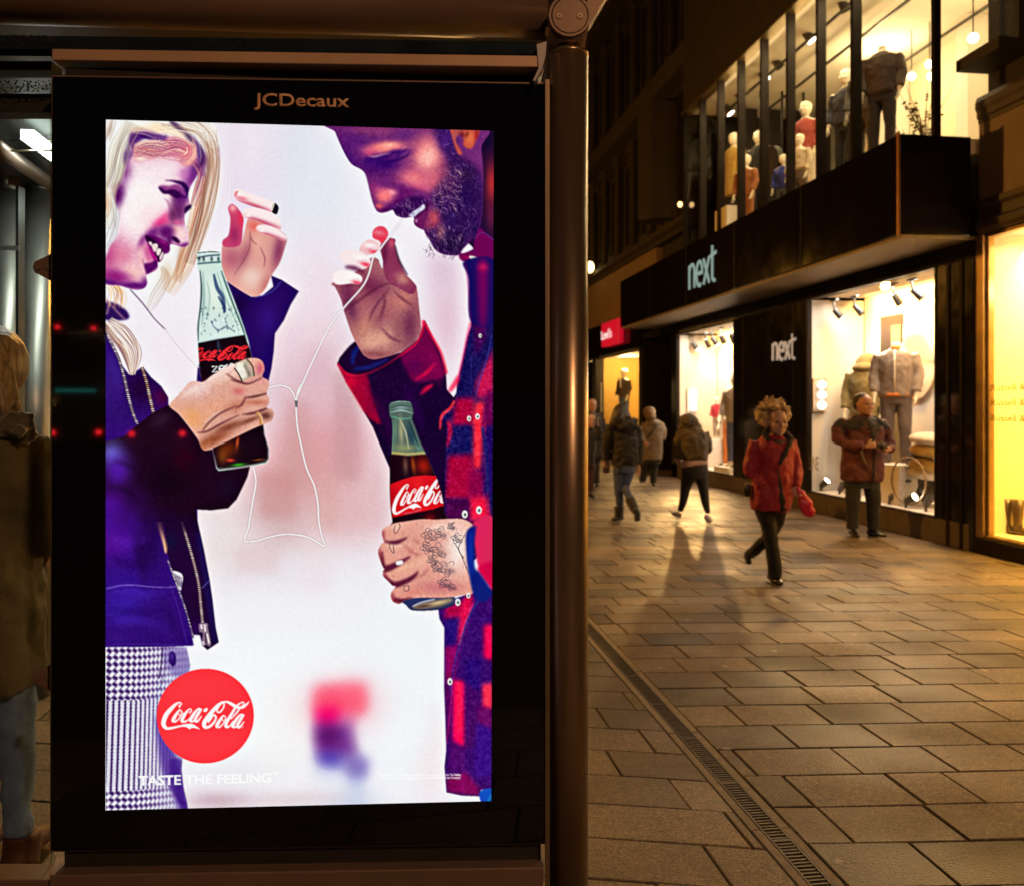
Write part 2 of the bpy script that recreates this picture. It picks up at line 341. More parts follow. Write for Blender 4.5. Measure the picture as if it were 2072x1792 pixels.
def pin_u(dx, dy, u):
    r = ray(dx); Y = u/(.9903-.1386*r); return (.9903*r+.1386)*Y, u, CAMZ+(HY-dy)/FPX*Y
def dpx(tile, x, y):
    ox, oy, s = {'P1':(2330,1500,2.757),'W':(2900,1500,1.99),'Z3':(3200,1050,2.987),'Z4':(3200,1500,2.56),'U6':(2600,0,1.991),'U7':(3300,0,1.991),'Z8':(2330,800,2.56),'L1':(0,0,1.991),'L2':(0,900,1.991),'L3':(0,1800,1.991),'L4':(0,2700,2.1255)}[tile]
    return (ox+x/s)/1.977, (oy+y/s)/1.977
def spot_at(tile, x, y, v, aim, lit, power, label, **k): return spotlight(*pin(*dpx(tile,x,y), v), aim, lit, power, label, **k)
# near window, ceiling and floor
spot_at('Z3',410,560,6.62,(.75,-.3,-1),True,34,'black ceiling spotlight shining at the far end of the near display window')
spot_at('Z3',650,520,6.66,(.6,-.7,-1),False,26,'unlit looking black spotlight second along the near window ceiling')
spot_at('Z3',1115,380,6.70,(.8,.1,-1),False,28,'black spotlight hanging over the headless grey jacket mannequin')
spot_at('Z3',1340,330,6.62,(.7,-.6,-.9),False,34,'black spotlight nearest the right edge of the near display window')
spot_at('Z4',215,1140,6.55,(.5,-.6,.8),True,6,'lit black floor spotlight at the far foot of the near window',length=.12,up=True)
spot_at('Z4',405,1180,6.58,(.7,.2,.9),False,0,'black floor spotlight behind the man in the maroon coat',length=.11,up=True)
spot_at('Z4',915,1260,6.55,(.8,-.3,.5),False,0,'black tilted floor spotlight in front of the white pedestal',length=.12,up=True)
spot_at('Z4',1085,1290,6.55,(.4,-.8,.5),True,6,'lit black floor spotlight beside the bicycle wheel',length=.12,up=True)
spot_at('Z4',1290,1325,6.55,(.8,.2,.9),False,0,'black floor spotlight at the near corner of the window',length=.12,up=True)
# far window
for i,(x,y,lit,lb) in enumerate(((1125,1460,True,'lit black spotlight first on the far window track'),(1262,1430,False,'black spotlight second on the far window track'),(1325,1410,True,'lit black spotlight third on the far window track'),(1415,1385,False,'black spotlight fourth on the far window track'),(1515,1372,False,'black spotlight last on the far window track'))):
    spot_at('Z8',x,y,6.66,(.7,-.3 if lit else .4,-1),lit,26,lb,length=.17,r=.06)
for x,y,lb in ((1490,1030,'small black floor spotlight under the red child top'),(1625,1050,'small black floor spotlight at the right end of the far window')):
    spot_at('P1',x,y,6.6,(.8,.1,.6),False,0,lb,length=.1,up=True)
# upper storey spots
for x,y,lit,lb in ((1225,240,True,'big lit spotlight on the upper shop ceiling'),(870,560,True,'lit spotlight beside the third upper mullion'),(980,460,False,'black spotlight between the upper panes'),(680,720,False,'black spotlight above the mustard coat mannequin'),(592,835,True,'small lit spotlight far along the upper ceiling'),(480,900,False,'dark spotlight at the far end of the upper ceiling')):
    spot_at('U6',x,y,6.46,(.6,-.3,-1),lit,60 if lit else 40,lb,length=.2,r=.075,col=(1,.74,.36))
spot_at('U7',120,-20,6.46,(.7,.3,-1),False,70,'black spotlight at the top edge of the picture over the navy mannequin',length=.2,r=.07,col=(1,.74,.36))
# hanging globe lamps upstairs
M_globe = emis('warm globe', (1,.84,.5), 9)
for x,y,v,lb in ((690,610,8.0,'round glowing bulb left of the pale upper column'),(850,608,7.6,'round glowing bulb right of the pale upper column'),(833,515,8.1,'small glowing bulb high beside the dark mullion'),(1180,305,7.3,'bright round bulb beyond the end of the upper glazing')):
    p = pin(*dpx('U7',x,y), v); t = empty('globe_lamp', sv(*p), TH, lb, 'lamp', 'round glowing bulbs in the upper shop')
    obj('bulb', ellipsoid(NB(),(0,0,0),(.065,.065,.06)), M_globe, t, True); obj('cord', bx(-.006,.006,-.006,.006,.06,max(.1,UZ1-.02-p[2]) if p[2]<UZ1-.2 else .3), M_track, t)
for v,u,z,pw in ((7.9,10.8,6.9,80),(7.9,13.4,6.9,80)):
    light('upper_shop_light','POINT', (v,u,z), pw, (1,.74,.36), shop, .12)
light('upper_shop_light','AREA', (6.30,12.4,7.30), 170, (1,.74,.36), shop, .12, rot=(0,rad(30),0), sy=6.6)  # no fitting here: area light added to brighten the upstairs mannequins from the front
for a,b,zz in ((9.9,12.5,3.18),(16.0,18.7,3.12)):
    light('window_glow','AREA', (GV+.30,(a+b)/2,zz), 75, (1,.90,.76), shop, .10, rot=(0,rad(14),0), sy=b-a); light('window_glow','AREA', (GV+.62,(a+b)/2,zz), 170, (1,.52,.13), shop, .10, rot=(0,rad(-38),0), sy=b-a)  # the outward light has no fitting; added to spill glow onto the paving
light('window_beam','SPOT', (6.60,18.7,1.85), 650, (1,.58,.19), shop, .05, target=(3.9,10.6,.4), spot=58)
light('window_beam','SPOT', (6.56,11.6,2.7), 260, (1,.56,.16), shop, .05, target=(4.2,8.0,0), spot=70)
for x,y,lb in ((240,1630,'small glowing wall lamp in the dark end bay'),(333,1633,'second glowing wall lamp right beside the first in the dark end bay')):
    p = pin(*dpx('U6',x,y), 6.2); t = empty('wall_lamp', sv(*p), TH, lb, 'lamp', 'two small wall lamps in the end bay')
    obj('bulb', ellipsoid(NB(),(0,0,0),(.05,.05,.06)), emis('amber bulb',(1,.62,.2),4), t, True); obj('bracket', bx(.05,.3,-.02,.02,-.1,-.06), M_brass, t)
# ---------------------------------------------------------------- shoe shop at the right edge
shoe = empty('shoe_shop', (0,0,0), TH, 'shoe shop with bronze window frame and cream lit display at the right edge', 'shop')
M_bronze = mat('satin bronze', (.36,.24,.11), .35, metal=.85, var=.25, scale=5)
M_cream = mat('cream display wall', (.82,.69,.43), .7, var=.05, scale=1.5)
M_dark = mat('dark painted moulding', (.045,.03,.022), .5, var=.2, scale=5)
M_board = mat('tan shop board', (.17,.115,.075), .55, var=.12, scale=4)
bm = NB(); box(bm, 6.36,6.50, 8.80,8.925, .17,3.44); box(bm, 6.40,6.47, 8.76,8.80, .17,3.44); box(bm, 6.38,6.47, 3.0,8.76, 3.40,3.44); box(bm, 6.37,6.47, 3.0,8.76,.17,.20)
w = obj('window', bm, M_bronze, shoe, bevel=.006)
obj('pane', bx(6.43,6.442, 3.0,8.76, .201,3.399), M_glass, w)
obj('plinth', bx(6.33,6.75, 3.0,8.925, 0,.168), M_frame, shoe, bevel=.008)
bm = NB(); box(bm, 7.45,7.5, 3.0,8.95, .2,3.5); box(bm, 6.52,7.45, 8.86,8.9, .2,3.5)
obj('display_wall', bm, M_cream, shoe)
obj('display_floor', bx(6.48,7.45, 3.0,8.86, .12,.20), M_cream, shoe); obj('display_ceiling', bx(6.48,7.45,3.0,8.86, 3.45,3.5), M_ceil, shoe)
obj('cornice', prism(NB(), [(6.31,4.86),(6.31,4.80),(6.33,4.76),(6.33,4.70),(6.35,4.68),(6.35,4.64),(6.6,4.64),(6.6,4.92),(6.33,4.92)], 3.0,8.86), M_dark, shoe)
obj('sign_board', bx(6.36,6.6, 3.0,8.86, 3.80,4.638), M_board, shoe)
obj('lower_cornice', prism(NB(), [(6.32,3.80),(6.32,3.74),(6.345,3.70),(6.345,3.60),(6.31,3.56),(6.32,3.50),(6.35,3.445),(6.6,3.445),(6.6,3.797),(6.335,3.797)], 3.0,8.86), M_dark, shoe)
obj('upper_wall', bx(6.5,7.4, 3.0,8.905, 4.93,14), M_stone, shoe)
bm = NB(); box(bm, 6.1,6.498, 8.2,8.88, 5.2,5.32); box(bm, 6.2,6.498, 3.0,8.88, 6.3,6.5); box(bm, 6.4,6.498, 8.3,8.36, 5.33,6.29)
obj('upper_moulding', bm, M_stone2, shoe)
M_brown = mat('brown window lettering', (.22,.12,.03), .5)
for dy,z0 in ((787,0),(817,0),(848,0)):
    v,u,z = pin(2006,dy,6.425); street_text('window_lettering', 'Russell & Bromley', M_brown, shoe, u,u-1.05, z-.045,z+.05, 6.424, .004, .002)
light('window_glow','AREA', (6.75,6.6,3.36), 72, (1,.70,.36), shoe, .2, sy=4.2, rot=(0,rad(-8),0)); light('window_glow','AREA', (6.95,7.2,3.36), 850, (1,.54,.06), shoe, .2, sy=3.2, rot=(0,rad(-48),0))  # second area light is added, without a fitting, to throw golden glow on the paving
light('window_glow','POINT', (6.9,8.2,2.9), 16, (1,.84,.6), shoe, .06)
bp = pin(2060,1078,6.75)
boot = empty('boot', sv(6.75,bp[1],.2), TH+.3, 'tall brown leather boot standing in the cream shoe shop window', 'boot')
M_leather = mat('dark brown leather', (.06,.035,.018), .35, var=.3, scale=12)
for dy_ in (0,.14):
    bm = NB(); loft(bm, [(0,dy_,.06),(0,dy_,.14),(0,dy_,.26),(0,dy_,.38)], [(.048,.055),(.042,.048),(.055,.06),(.062,.07)], 16); loft(bm, [(0,dy_+.05,.05),(0,dy_,.05),(0,dy_-.08,.042),(0,dy_-.17,.028),(0,dy_-.2,.02)], [(.03,.03),(.042,.05),(.04,.042),(.035,.026),(.01,.01)], 14)
    obj('shaft', bm, M_leather, boot, True); obj('heel', bx(-.03,.03,dy_+.01,dy_+.06,0,.04), M_track, boot)
# ---------------------------------------------------------------- shop beyond, red sign, yellow window
far = empty('jeans_shop', (0,0,0), TH, 'smaller shop beyond with a yellow lit window under a red sign box', 'shop')
obj('fascia', bx(6.28,6.7, 21.65,30, 3.05,3.98), M_fascia, far, bevel=.01)
obj('upper_band', bx(6.34,6.9, 20.52,30, 3.99,5.35), mat('brown rendered band',(.20,.13,.08),.7,var=.15,scale=3), far)
sb = obj('sign_box', bx(6.12,6.27, 23.2,25.1, 3.26,3.93), mat('red lit sign box',(.5,.01,.03),.4,emit=(.8,.005,.03),estr=.55), far, bevel=.02)
street_text('sign_lettering', "Levi's", emis('white sign letters',(1,.8,.75),1.0), sb, 25.05,23.9,3.46,3.72,6.112,.006,.01)
for a,b in ((21.65,22.0),(26.75,27.2),(29.6,30)): obj('pillar', bx(6.34,6.6, a,b, 0,3.05), M_frame, far)
bm = NB(); box(bm, 6.40,6.46, 22.0,26.75, 2.98,3.05); box(bm, 6.40,6.46, 22,26.75,.2,.25)
w = obj('window', bm, M_bronze, far); obj('pane', bx(6.42,6.43, 22.01,26.74, .25,2.98), M_glass, w)
obj('plinth', bx(6.38,6.7, 22.0,26.75, 0,.198), M_plinth, far)
M_yellow = mat('yellow shop wall', (.80,.52,.14), .7, var=.06, scale=2)
bm = NB(); box(bm, 8.4,8.45, 22.0,29.6, 0,3.3); box(bm, 6.5,8.4, 21.9,21.95,0,3.3); box(bm, 6.48,8.38, 27.25,27.3,.2,3.05)
for u in (23.1,25.2): box(bm, 8.0,8.38, u,u+.9, 0,3.2)
obj('display_wall', bm, M_yellow, far); obj('display_ceiling', bx(6.47,8.4, 22,29.6, 3.06,3.1), M_ceil, far); obj('display_floor', bx(6.47,8.4,22,29.6,.10,.2), M_yellow, far)
obj('poster', bx(8.36,8.395, 24.2,24.6, 1.1,1.75), mat('brown poster',(.2,.07,.02),.6,var=.4,scale=9), far)
for u in (23.2,25.8,28.4): light('window_glow','POINT', (7.1,u,2.85), 170, (1,.66,.24), far, .07)
# ---------------------------------------------------------------- old carved stone building over the far shops
old = empty('stone_building', (0,0,0), TH, 'tall dark Victorian stone building with carved bays above the far shops', 'building')
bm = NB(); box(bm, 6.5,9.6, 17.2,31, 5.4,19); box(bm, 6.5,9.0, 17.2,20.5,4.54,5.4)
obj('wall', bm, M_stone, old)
for u in np.arange(17.9,31,1.55):
    bm = NB(); u = float(u); loft(bm, [(6.36,u,5.6),(6.36,u,5.75),(6.36,u,5.8),(6.36,u,8.2),(6.36,u,8.3),(6.36,u,8.5)], [.16,.16,.10,.09,.15,.17], 10, ref=Vector((0,1,0)))
    loft(bm, [(6.36,u,9.3),(6.36,u,9.45),(6.36,u,9.5),(6.36,u,11.9),(6.36,u,12.0),(6.36,u,12.2)], [.16,.16,.10,.09,.15,.17], 10, ref=Vector((0,1,0)))
    obj('column', bm, M_stone2, old)
for i,u in enumerate(np.arange(18.3,30.6,1.55)):
    u = float(u)
    for z in (5.9,9.6):
        fr = NB(); box(fr, 6.44,6.498, u,u+.09, z,z+2.2); box(fr, 6.44,6.498, u+.70,u+.79, z,z+2.2); box(fr, 6.44,6.498, u+.09,u+.70, z+2.1,z+2.2); box(fr, 6.40,6.498, u-.05,u+.84, z-.12,z-.004); box(fr, 6.46,6.496, u+.37,u+.42, z,z+2.1)
        for k in range(7):
            a0,a1 = math.pi*k/7, math.pi*(k+1)/7
            c = u+.395; prof=[(c+.5*math.cos(a0),z+2.22+.42*math.sin(a0)),(c+.5*math.cos(a1),z+2.22+.42*math.sin(a1)),(c+.38*math.cos(a1),z+2.22+.3*math.sin(a1)),(c+.38*math.cos(a0),z+2.22+.3*math.sin(a0))]
            a_ = [fr.verts.new((6.38,p,q)) for p,q in prof]; b_ = [fr.verts.new((6.498,p,q)) for p,q in prof]
            fr.faces.new(a_); fr.faces.new(b_[::-1])
            for j in range(4): fr.faces.new((a_[j],b_[j],b_[(j+1)%4],a_[(j+1)%4]))
        w = obj('window', fr, M_stone2, old); obj('pane', bx(6.485,6.4965, u+.091,u+.699, z+.002,z+2.09), mat('dark old glass',(.012,.011,.012),.12,var=.3) if (i,z)==(0,5.9) else bpy.data.materials['dark old glass'], w)
for z,p in ((5.36,6.15),(8.75,5.95),(12.5,5.9),(13.1,6.1)):
    obj('cornice', prism(NB(), [(6.52,z),(p+.15,z),(p+.12,z+.08),(p,z+.14),(p,z+.26),(p+.1,z+.30),(6.52,z+.34)], 17.22,31), M_stone2, old)
# ledge and frieze just over the far shops, plus the bay that stands forward
bm = NB()
loft(bm, [(6.3,19.3,5.72),(6.3,19.3,6.6),(6.3,19.3,8.3)], [(.75,.42),(.75,.42),(.75,.42)], 8, ref=Vector((0,1,0))); obj('bay', bm, M_stone2, old)
# ---------------------------------------------------------------- street end and the far side
endb = obj('terrace_building', bx(-14,16,46,50,0,17), M_stone, rot=(0,0,TH)); tag(endb, 'dark plain building closing the far end of the street', 'building')
for i,(v,u,z) in enumerate(((1.6,45.97,1.2),(4.2,45.97,1.3),(-2,45.97,1.3))):
    w = obj('window', bx(v,v+1.6,u-.02,u,z,z+1.6), emis('far lit window',(1,.62,.22),.9), endb)
sideb = obj('brick_building', bx(-26,-17,-10,46,0,14), mat('dark brick',(.06,.04,.03),.8,var=.3,scale=6), rot=(0,0,TH)); tag(sideb, 'dark building along the left side of the street behind the shelter', 'building')
for i in range(9):
    obj('window', bx(-16.995,-16.96, -6+i*5.4,-3+i*5.4, 1.0,3.0), emis('dim shop window',(.9,.5,.2),.28) if i == 0 else bpy.data.materials['dim shop window'], sideb)
v,u,z = pin(1194,541,6.0)
t = empty('wall_lamp', sv(v,u,z), TH, 'bright yellow lamp on the far wall just right of the steel post', 'lamp')
obj('bulb', ellipsoid(NB(),(0,0,0),(.12,.12,.17)), emis('yellow lantern',(1,.72,.25),8), t, True); obj('bracket', bx(0,.4,-.03,.03,.16,.2), M_frame, t)
# ---------------------------------------------------------------- street lamps
def street_lamp(x, y, h, power, label, arm=(0,0), size=.13, col=SOD):
    t = empty('street_lamp', (x,y,0), 0, label, 'street lamp', 'sodium street lamps')
    bm = NB(); loft(bm, [(0,0,0),(0,0,.9),(0,0,.95),(0,0,h)], [.10,.10,.06,.045], 14); obj('post', bm, M_frame, t, True)
    ax, ay = arm
    obj('arm', path([(0,0,h-.05),(ax*.5,ay*.5,h+.12),(ax,ay,h+.1)], .03), M_frame, t)
    bm = NB(); loft(bm, [(ax,ay,h+.14),(ax,ay,h+.08),(ax,ay,h+.02)], [.05,.17,.2], 16); obj('hood', bm, M_frame, t)
    obj('lens', loft(NB(), [(ax,ay,h+.018),(ax,ay,h-.03),(ax,ay,h-.06)], [.17,.14,.05], 16), emis('sodium lens',SOD,6) if 'sodium lens' not in bpy.data.materials else bpy.data.materials['sodium lens'], t)
    light('street_light','POINT',(ax,ay,h-.16), power, col, t, size)
p = sv(-1.5,12.0); street_lamp(p.x, p.y, 4.9, 1250, 'tall dark street lamp standing behind the lit advertising panel', (.3,0))
p = sv(-1.8,24.0); street_lamp(p.x, p.y, 5.2, 700, 'far street lamp hidden behind the advertising panel', (.3,0))
street_lamp(3.4,-4.2, 5.6, 1000, 'street lamp behind the viewer lighting the front of the shelter', (-.5,.2), col=(1,.52,.25))

# ---------------------------------------------------------------- traffic behind the viewer, mirrored in the glass
M_red = emis('red rear lamp', (1,.015,.02), 24)
M_paintw = mat('dark green coach paint', (.01,.05,.035), .3, var=.15, coat=.5); M_tyre = mat('tyre rubber', (.012,.012,.012), .8); M_vglass = mat('vehicle glass', (.01,.012,.014), .08)
def vehicle(name, loc, rz, w, l, h, lamps, label, cat, band=None, roof=None):
    t = empty(name, loc, rz, label, cat)
    bm = NB(); prism(bm, [(-w/2,.35),(w/2,.35),(w/2,h*.55),(w/2*.94,h*.97),(w/2*.85,h),(-w/2*.85,h),(-w/2*.94,h*.97),(-w/2,h*.55)], -l,0); obj('body', bm, M_paintw, t, bevel=.06)
    obj('rear_window', bx(-w*.36,w*.36,.001,.012,h*.62,h*.88), M_vglass, t)
    for sx in (-1,1):
        for y in (-.75,-l+.9):
            wh = obj('wheel', loft(NB(), [(sx*w*.5,y,.36),(sx*(w*.5-.22),y,.36)], [.36,.36], 24, ref=Vector((0,0,1))), M_tyre, t); obj('rim', loft(NB(), [(sx*(w*.5+.004),y,.36),(sx*(w*.5-.01),y,.36)], [.2,.2], 16, ref=Vector((0,0,1))), M_steel0, wh)
        for z,x,r_ in lamps: obj('tail_lamp', loft(NB(), [(sx*x,.002,z),(sx*x,.03,z)], [r_,r_*.9], 16, ref=Vector((0,0,1))), M_red, t)
    if band: obj('lit_panel', bx(-.62,.62,.002,.02,band-.05,band+.05), emis('teal lit strip',(.05,.6,.5),2.4), t)
    return t
M_steel0 = mat('wheel steel', (.4,.4,.4), .35, metal=.9)
vehicle('bus', (-12.7,-26.1,0), rad(-22), 2.5, 9, 4.5, [(.67,.70,.085),(4.2,.55,.07)], 'double-deck bus behind the viewer with red rear lamps mirrored in the black glass', 'bus', 2.08)
vehicle('parked_car', (-8.3,-20.7,0), rad(-18), 1.75, 4.1, 1.45, [(.80,.66,.075)], 'car behind the viewer whose red tail lamps shine back from the lit picture', 'car')
# ---------------------------------------------------------------- picture shown on the lit screen
import numpy as np, math, random
PW, PH = 1120, 1990
TILE = dict(A=(400,480,2.24), B=(1200,480,2.24), C=(400,1280,2.24), D=(1200,1280,2.24), E=(400,2080,2.24),
            F=(1200,2080,2.24), G=(400,2600,2.24), H=(1200,2600,2.24), K=(430,490,4.48), L=(430,850,4.48),
            M=(1320,500,4.48), N=(1570,500,2.9875), O=(620,2760,5.18), Q=(0,0,1.0), S=(0,0,.50586))
def tocanvas(tile, pts):
    ox, oy, s = TILE[tile]
    p = np.asarray(pts, float).reshape(-1, 2)
    X = ox + p[:,0]/s; Y = oy + p[:,1]/s
    u = (X-432.5)/1533.5
    v = (Y-(492+25*u))/((3226-19*u)-(492+25*u))
    return np.stack([u*PW, v*PH], 1)
def tscale(tile): return PW/1533.5/TILE[tile][2]
def smooth_curve(p, closed, n=6):
    m = len(p)
    if m < 3: return p
    out = []
    rng = range(m) if closed else range(m-1)
    t = (np.arange(n)/n)[:,None]
    for i in rng:
        if closed: a,b,c,d = p[(i-1)%m],p[i],p[(i+1)%m],p[(i+2)%m]
        else: a,b,c,d = p[max(i-1,0)],p[i],p[i+1],p[min(i+2,m-1)]
        out.append(b + .5*t*(c-a) + t*t*(a-2.5*b+2*c-.5*d) + t**3*(-.5*a+1.5*b-1.5*c+.5*d))
    if not closed: out.append(p[-1:])
    return np.concatenate(out)
def boxblur(m, r):
    r = int(round(r))
    if r < 1: return m
    for ax in (0,1):
        for _ in range(2):
            pad = [(0,0),(0,0)]; pad[ax] = (r+1, r)
            c = np.cumsum(np.pad(m, pad, mode='edge'), axis=ax)
            m = (c[2*r+1:]-c[:-2*r-1])/(2*r+1) if ax == 0 else (c[:,2*r+1:]-c[:,:-2*r-1])/(2*r+1)
    return m
def cover(p, x0, y0, w, h):
    acc = np.zeros((h, w+2), np.float32)
    q = np.roll(p, -1, 0)
    for (ax,ay),(bx,by) in zip(p, q):
        if ay == by: continue
        s = 1.0
        if ay > by: ax,ay,bx,by = bx,by,ax,ay; s = -1.0
        r0 = max(int(math.ceil(ay-.5)), y0); r1 = min(int(math.ceil(by-.5)), y0+h)
        if r1 <= r0: continue
        rows = np.arange(r0, r1)
        xs = np.clip(ax + (rows+.5-ay)*(bx-ax)/(by-ay) - x0, 0, w)
        i = np.floor(xs).astype(int); f = xs-i
        acc[rows-y0, i] += s*(1-f); acc[rows-y0, i+1] += s*f
    return np.clip(np.abs(np.cumsum(acc, 1)[:, :w]), 0, 1)
class Paint:
    def __init__(s):
        s.im = np.zeros((PH, PW, 3), np.float32); s.rs = np.random.RandomState(7)
        n = s.rs.rand(PH, PW).astype(np.float32)
        s.fine = boxblur(n, 1)-.5; s.mid = boxblur(n, 3); s.mid = (s.mid-.5)*6
        g = s.rs.rand(PH//8+2, PW//8+2).astype(np.float32)
        s.low = (np.kron(boxblur(g,2), np.ones((8,8),np.float32))[:PH,:PW]-.5)*4
        s.low = boxblur(s.low, 5)
    def region(s, p, pad):
        x0 = max(int(p[:,0].min()-pad),0); y0 = max(int(p[:,1].min()-pad),0)
        x1 = min(int(p[:,0].max()+pad)+2,PW); y1 = min(int(p[:,1].max()+pad)+2,PH)
        return x0,y0,x1,y1
    def put(s, box, m, col, a, clip=None, mode='n'):
        x0,y0,x1,y1 = box
        if clip is not None: m = m*clip[y0:y1,x0:x1]
        m = (m*a)[...,None]; d = s.im[y0:y1,x0:x1]
        c = np.asarray(col, np.float32)
        if mode == 'n': d += m*(c-d)
        elif mode == 'm': d *= 1+m*(c/255-1)
        elif mode == 's': d += m*(255-d)*(c/255)
    def canvas_poly(s, p, col, a=1, f=0, clip=None, mode='n', mask=False):
        pad = f*3+2; x0,y0,x1,y1 = s.region(p, pad)
        if x1 <= x0 or y1 <= y0: return np.zeros((PH,PW),np.float32) if mask else None
        X0,Y0,X1,Y1 = x0-int(pad),y0-int(pad),x1+int(pad),y1+int(pad)
        m = cover(p, X0, Y0, X1-X0, Y1-Y0)
        if f: m = boxblur(m, f)
        m = m[y0-Y0:y1-Y0, x0-X0:x1-X0]
        if col is not None: s.put((x0,y0,x1,y1), m, col, a, clip, mode)
        if mask:
            full = np.zeros((PH,PW),np.float32); full[y0:y1,x0:x1] = m
            return full if clip is None else full*clip
    def poly(s, tile, pts, col, a=1, f=0, clip=None, mode='n', sm=True, mask=False):
        p = tocanvas(tile, pts)
        if sm: p = smooth_curve(p, True)
        return s.canvas_poly(p, col, a, f, clip, mode, mask)
    def line(s, tile, pts, w, col, a=1, f=0, clip=None, mode='n', sm=True, mask=False):
        p = tocanvas(tile, pts); k = tscale(tile)
        ws = np.asarray(w if np.ndim(w) else [w]*len(p), float)*k
        if sm and len(p) > 2:
            pw = smooth_curve(np.c_[p, ws], False); p, ws = pw[:,:2], pw[:,2]
        t = np.gradient(p, axis=0); t /= np.maximum(np.hypot(t[:,0],t[:,1]),1e-6)[:,None]
        n = np.c_[-t[:,1], t[:,0]]*np.maximum(ws,.5)[:,None]/2
        return s.canvas_poly(np.r_[p+n, (p-n)[::-1]], col, a, f, clip, mode, mask)
    def blob(s, tile, x, y, rx, ry, col, a=1, rot=0, clip=None, mode='n', hard=1.0):
        c = tocanvas(tile, [(x,y)])[0]; k = tscale(tile); rx *= k; ry *= k
        R = max(rx,ry)*2.2
        x0,x1 = max(int(c[0]-R),0), min(int(c[0]+R)+1,PW); y0,y1 = max(int(c[1]-R),0), min(int(c[1]+R)+1,PH)
        if x1 <= x0 or y1 <= y0: return
        yy,xx = np.mgrid[y0:y1,x0:x1].astype(np.float32); xx -= c[0]; yy -= c[1]
        r = math.radians(rot); ca,sa = math.cos(r), math.sin(r)
        d = ((xx*ca+yy*sa)/rx)**2+((-xx*sa+yy*ca)/ry)**2
        s.put((x0,y0,x1,y1), np.exp(-(d**hard)*1.2), col, a, clip, mode)
    def grain(s, mask, amt, which='fine'):
        s.im += (getattr(s, which)*amt*mask)[...,None]
    def strands(s, tile, path, n, spread, w, cols, a=.6, seed=1, clip=None, wob=.3, f=0):
        r = random.Random(seed)
        for i in range(n):
            o = r.uniform(-1,1); q = []; ph = r.uniform(0,6.3)
            for j,(x,y,sp) in enumerate(path):
                t = o*sp*spread + wob*sp*spread*math.sin(ph+j*1.7)*.5
                if j+1 < len(path): dx,dy = path[j+1][0]-x, path[j+1][1]-y
                L = math.hypot(dx,dy) or 1
                q.append((x-dy/L*t, y+dx/L*t))
            k = r.uniform(.5,1.3)
            s.line(tile, q, [w*k*.4]+[w*k]*(len(q)-2)+[w*k*.3], r.choice(cols), a*r.uniform(.5,1), f, clip)

def script_word(P, tile, fn, col, clip=None):
    """the flowing hand-lettered two-word mark, drawn with a broad pen; fn maps its own coordinates into the tile"""
    k = fn(1000,400)[0]-fn(900,400)[0]; k = abs(k)/100
    def L(pts, w, close=False):
        P.line(tile, [fn(*q) for q in pts], [v*k for v in w], col, 1, 0, clip)
    def Y(pts): P.poly(tile, [fn(*q) for q in pts], col, 1, 0, clip)
    # first C with its ribbon
    L([(545,320),(532,285),(560,255),(578,232),(545,210),(470,235),(370,330),(270,450),(215,590),(220,680),(270,735),(360,735),(520,700),(640,675)],
      [14,34,28,20,26,50,78,92,92,86,62,50,40,36])
    Y([(560,690),(650,655),(740,645),(810,655),(880,700),(925,735),(948,766),(900,750),(840,735),(790,735),(760,745),(742,764),(720,745),(680,718),(620,710)])
    def o(x, y, s=1):
        L([(x+205*s,y+40*s),(x+170*s,y+30*s),(x+95*s,y+130*s),(x+42*s,y+235*s),(x+62*s,y+268*s)], [20,30,62,72,50])
        L([(x+62*s,y+268*s),(x+110*s,y+255*s),(x+185*s,y+170*s),(x+218*s,y+80*s),(x+200*s,y+36*s)], [46,30,26,26,24])
        L([(x+150*s,y+95*s),(x+175*s,y+140*s),(x+230*s,y+110*s),(x+265*s,y+85*s)], [18,18,18,16])
    o(365,335); o(1258,458)
    L([(745,440),(745,412),(775,390),(775,352),(735,345),(660,430),(597,540),(590,590),(640,605),(700,575),(760,520)], [14,28,24,20,26,56,68,66,44,26,22])
    def a(x, y):
        L([(x+250,y+15),(x+195,y+10),(x+110,y+110),(x+40,y+230),(x+50,y+275)], [26,34,60,66,50])
        L([(x+50,y+275),(x+110,y+250),(x+175,y+165),(x+235,y+40)], [44,30,28,30])
        L([(x+255,y+2),(x+205,y+95),(x+140,y+215),(x+140,y+262),(x+190,y+258),(x+270,y+150)], [60,60,58,56,42,16])
    a(720,332); a(1585,458)
    Y([(1052,335),(1112,333),(1085,398),(1024,398)])
    # second C with curl and the long wave
    L([(1405,215),(1330,265),(1220,380),(1110,520),(1040,630),(1045,705),(1090,725),(1160,700),(1240,620),(1278,530),(1255,475),(1200,490),(1150,560),(1118,640)],
      [40,66,80,90,88,76,60,52,46,38,36,54,64,6])
    L([(1405,212),(1445,250),(1430,320),(1380,395),(1325,418),(1300,385),(1330,310),(1400,225)], [34,30,30,34,32,30,26,22])
    L([(1380,205),(1440,205),(1510,205),(1600,250),(1680,300),(1760,325),(1840,305),(1920,240),(1965,188)], [26,34,46,64,66,56,56,34,4])
    L([(1700,300),(1790,225),(1840,215),(1840,265),(1800,300)], [26,26,26,24,16])
    L([(1800,215),(1700,290),(1600,450),(1500,620),(1480,700),(1520,720),(1570,690),(1630,600)], [20,40,58,62,66,48,30,20])
    L([(1760,340),(1700,430),(1580,560)], [34,34,20])

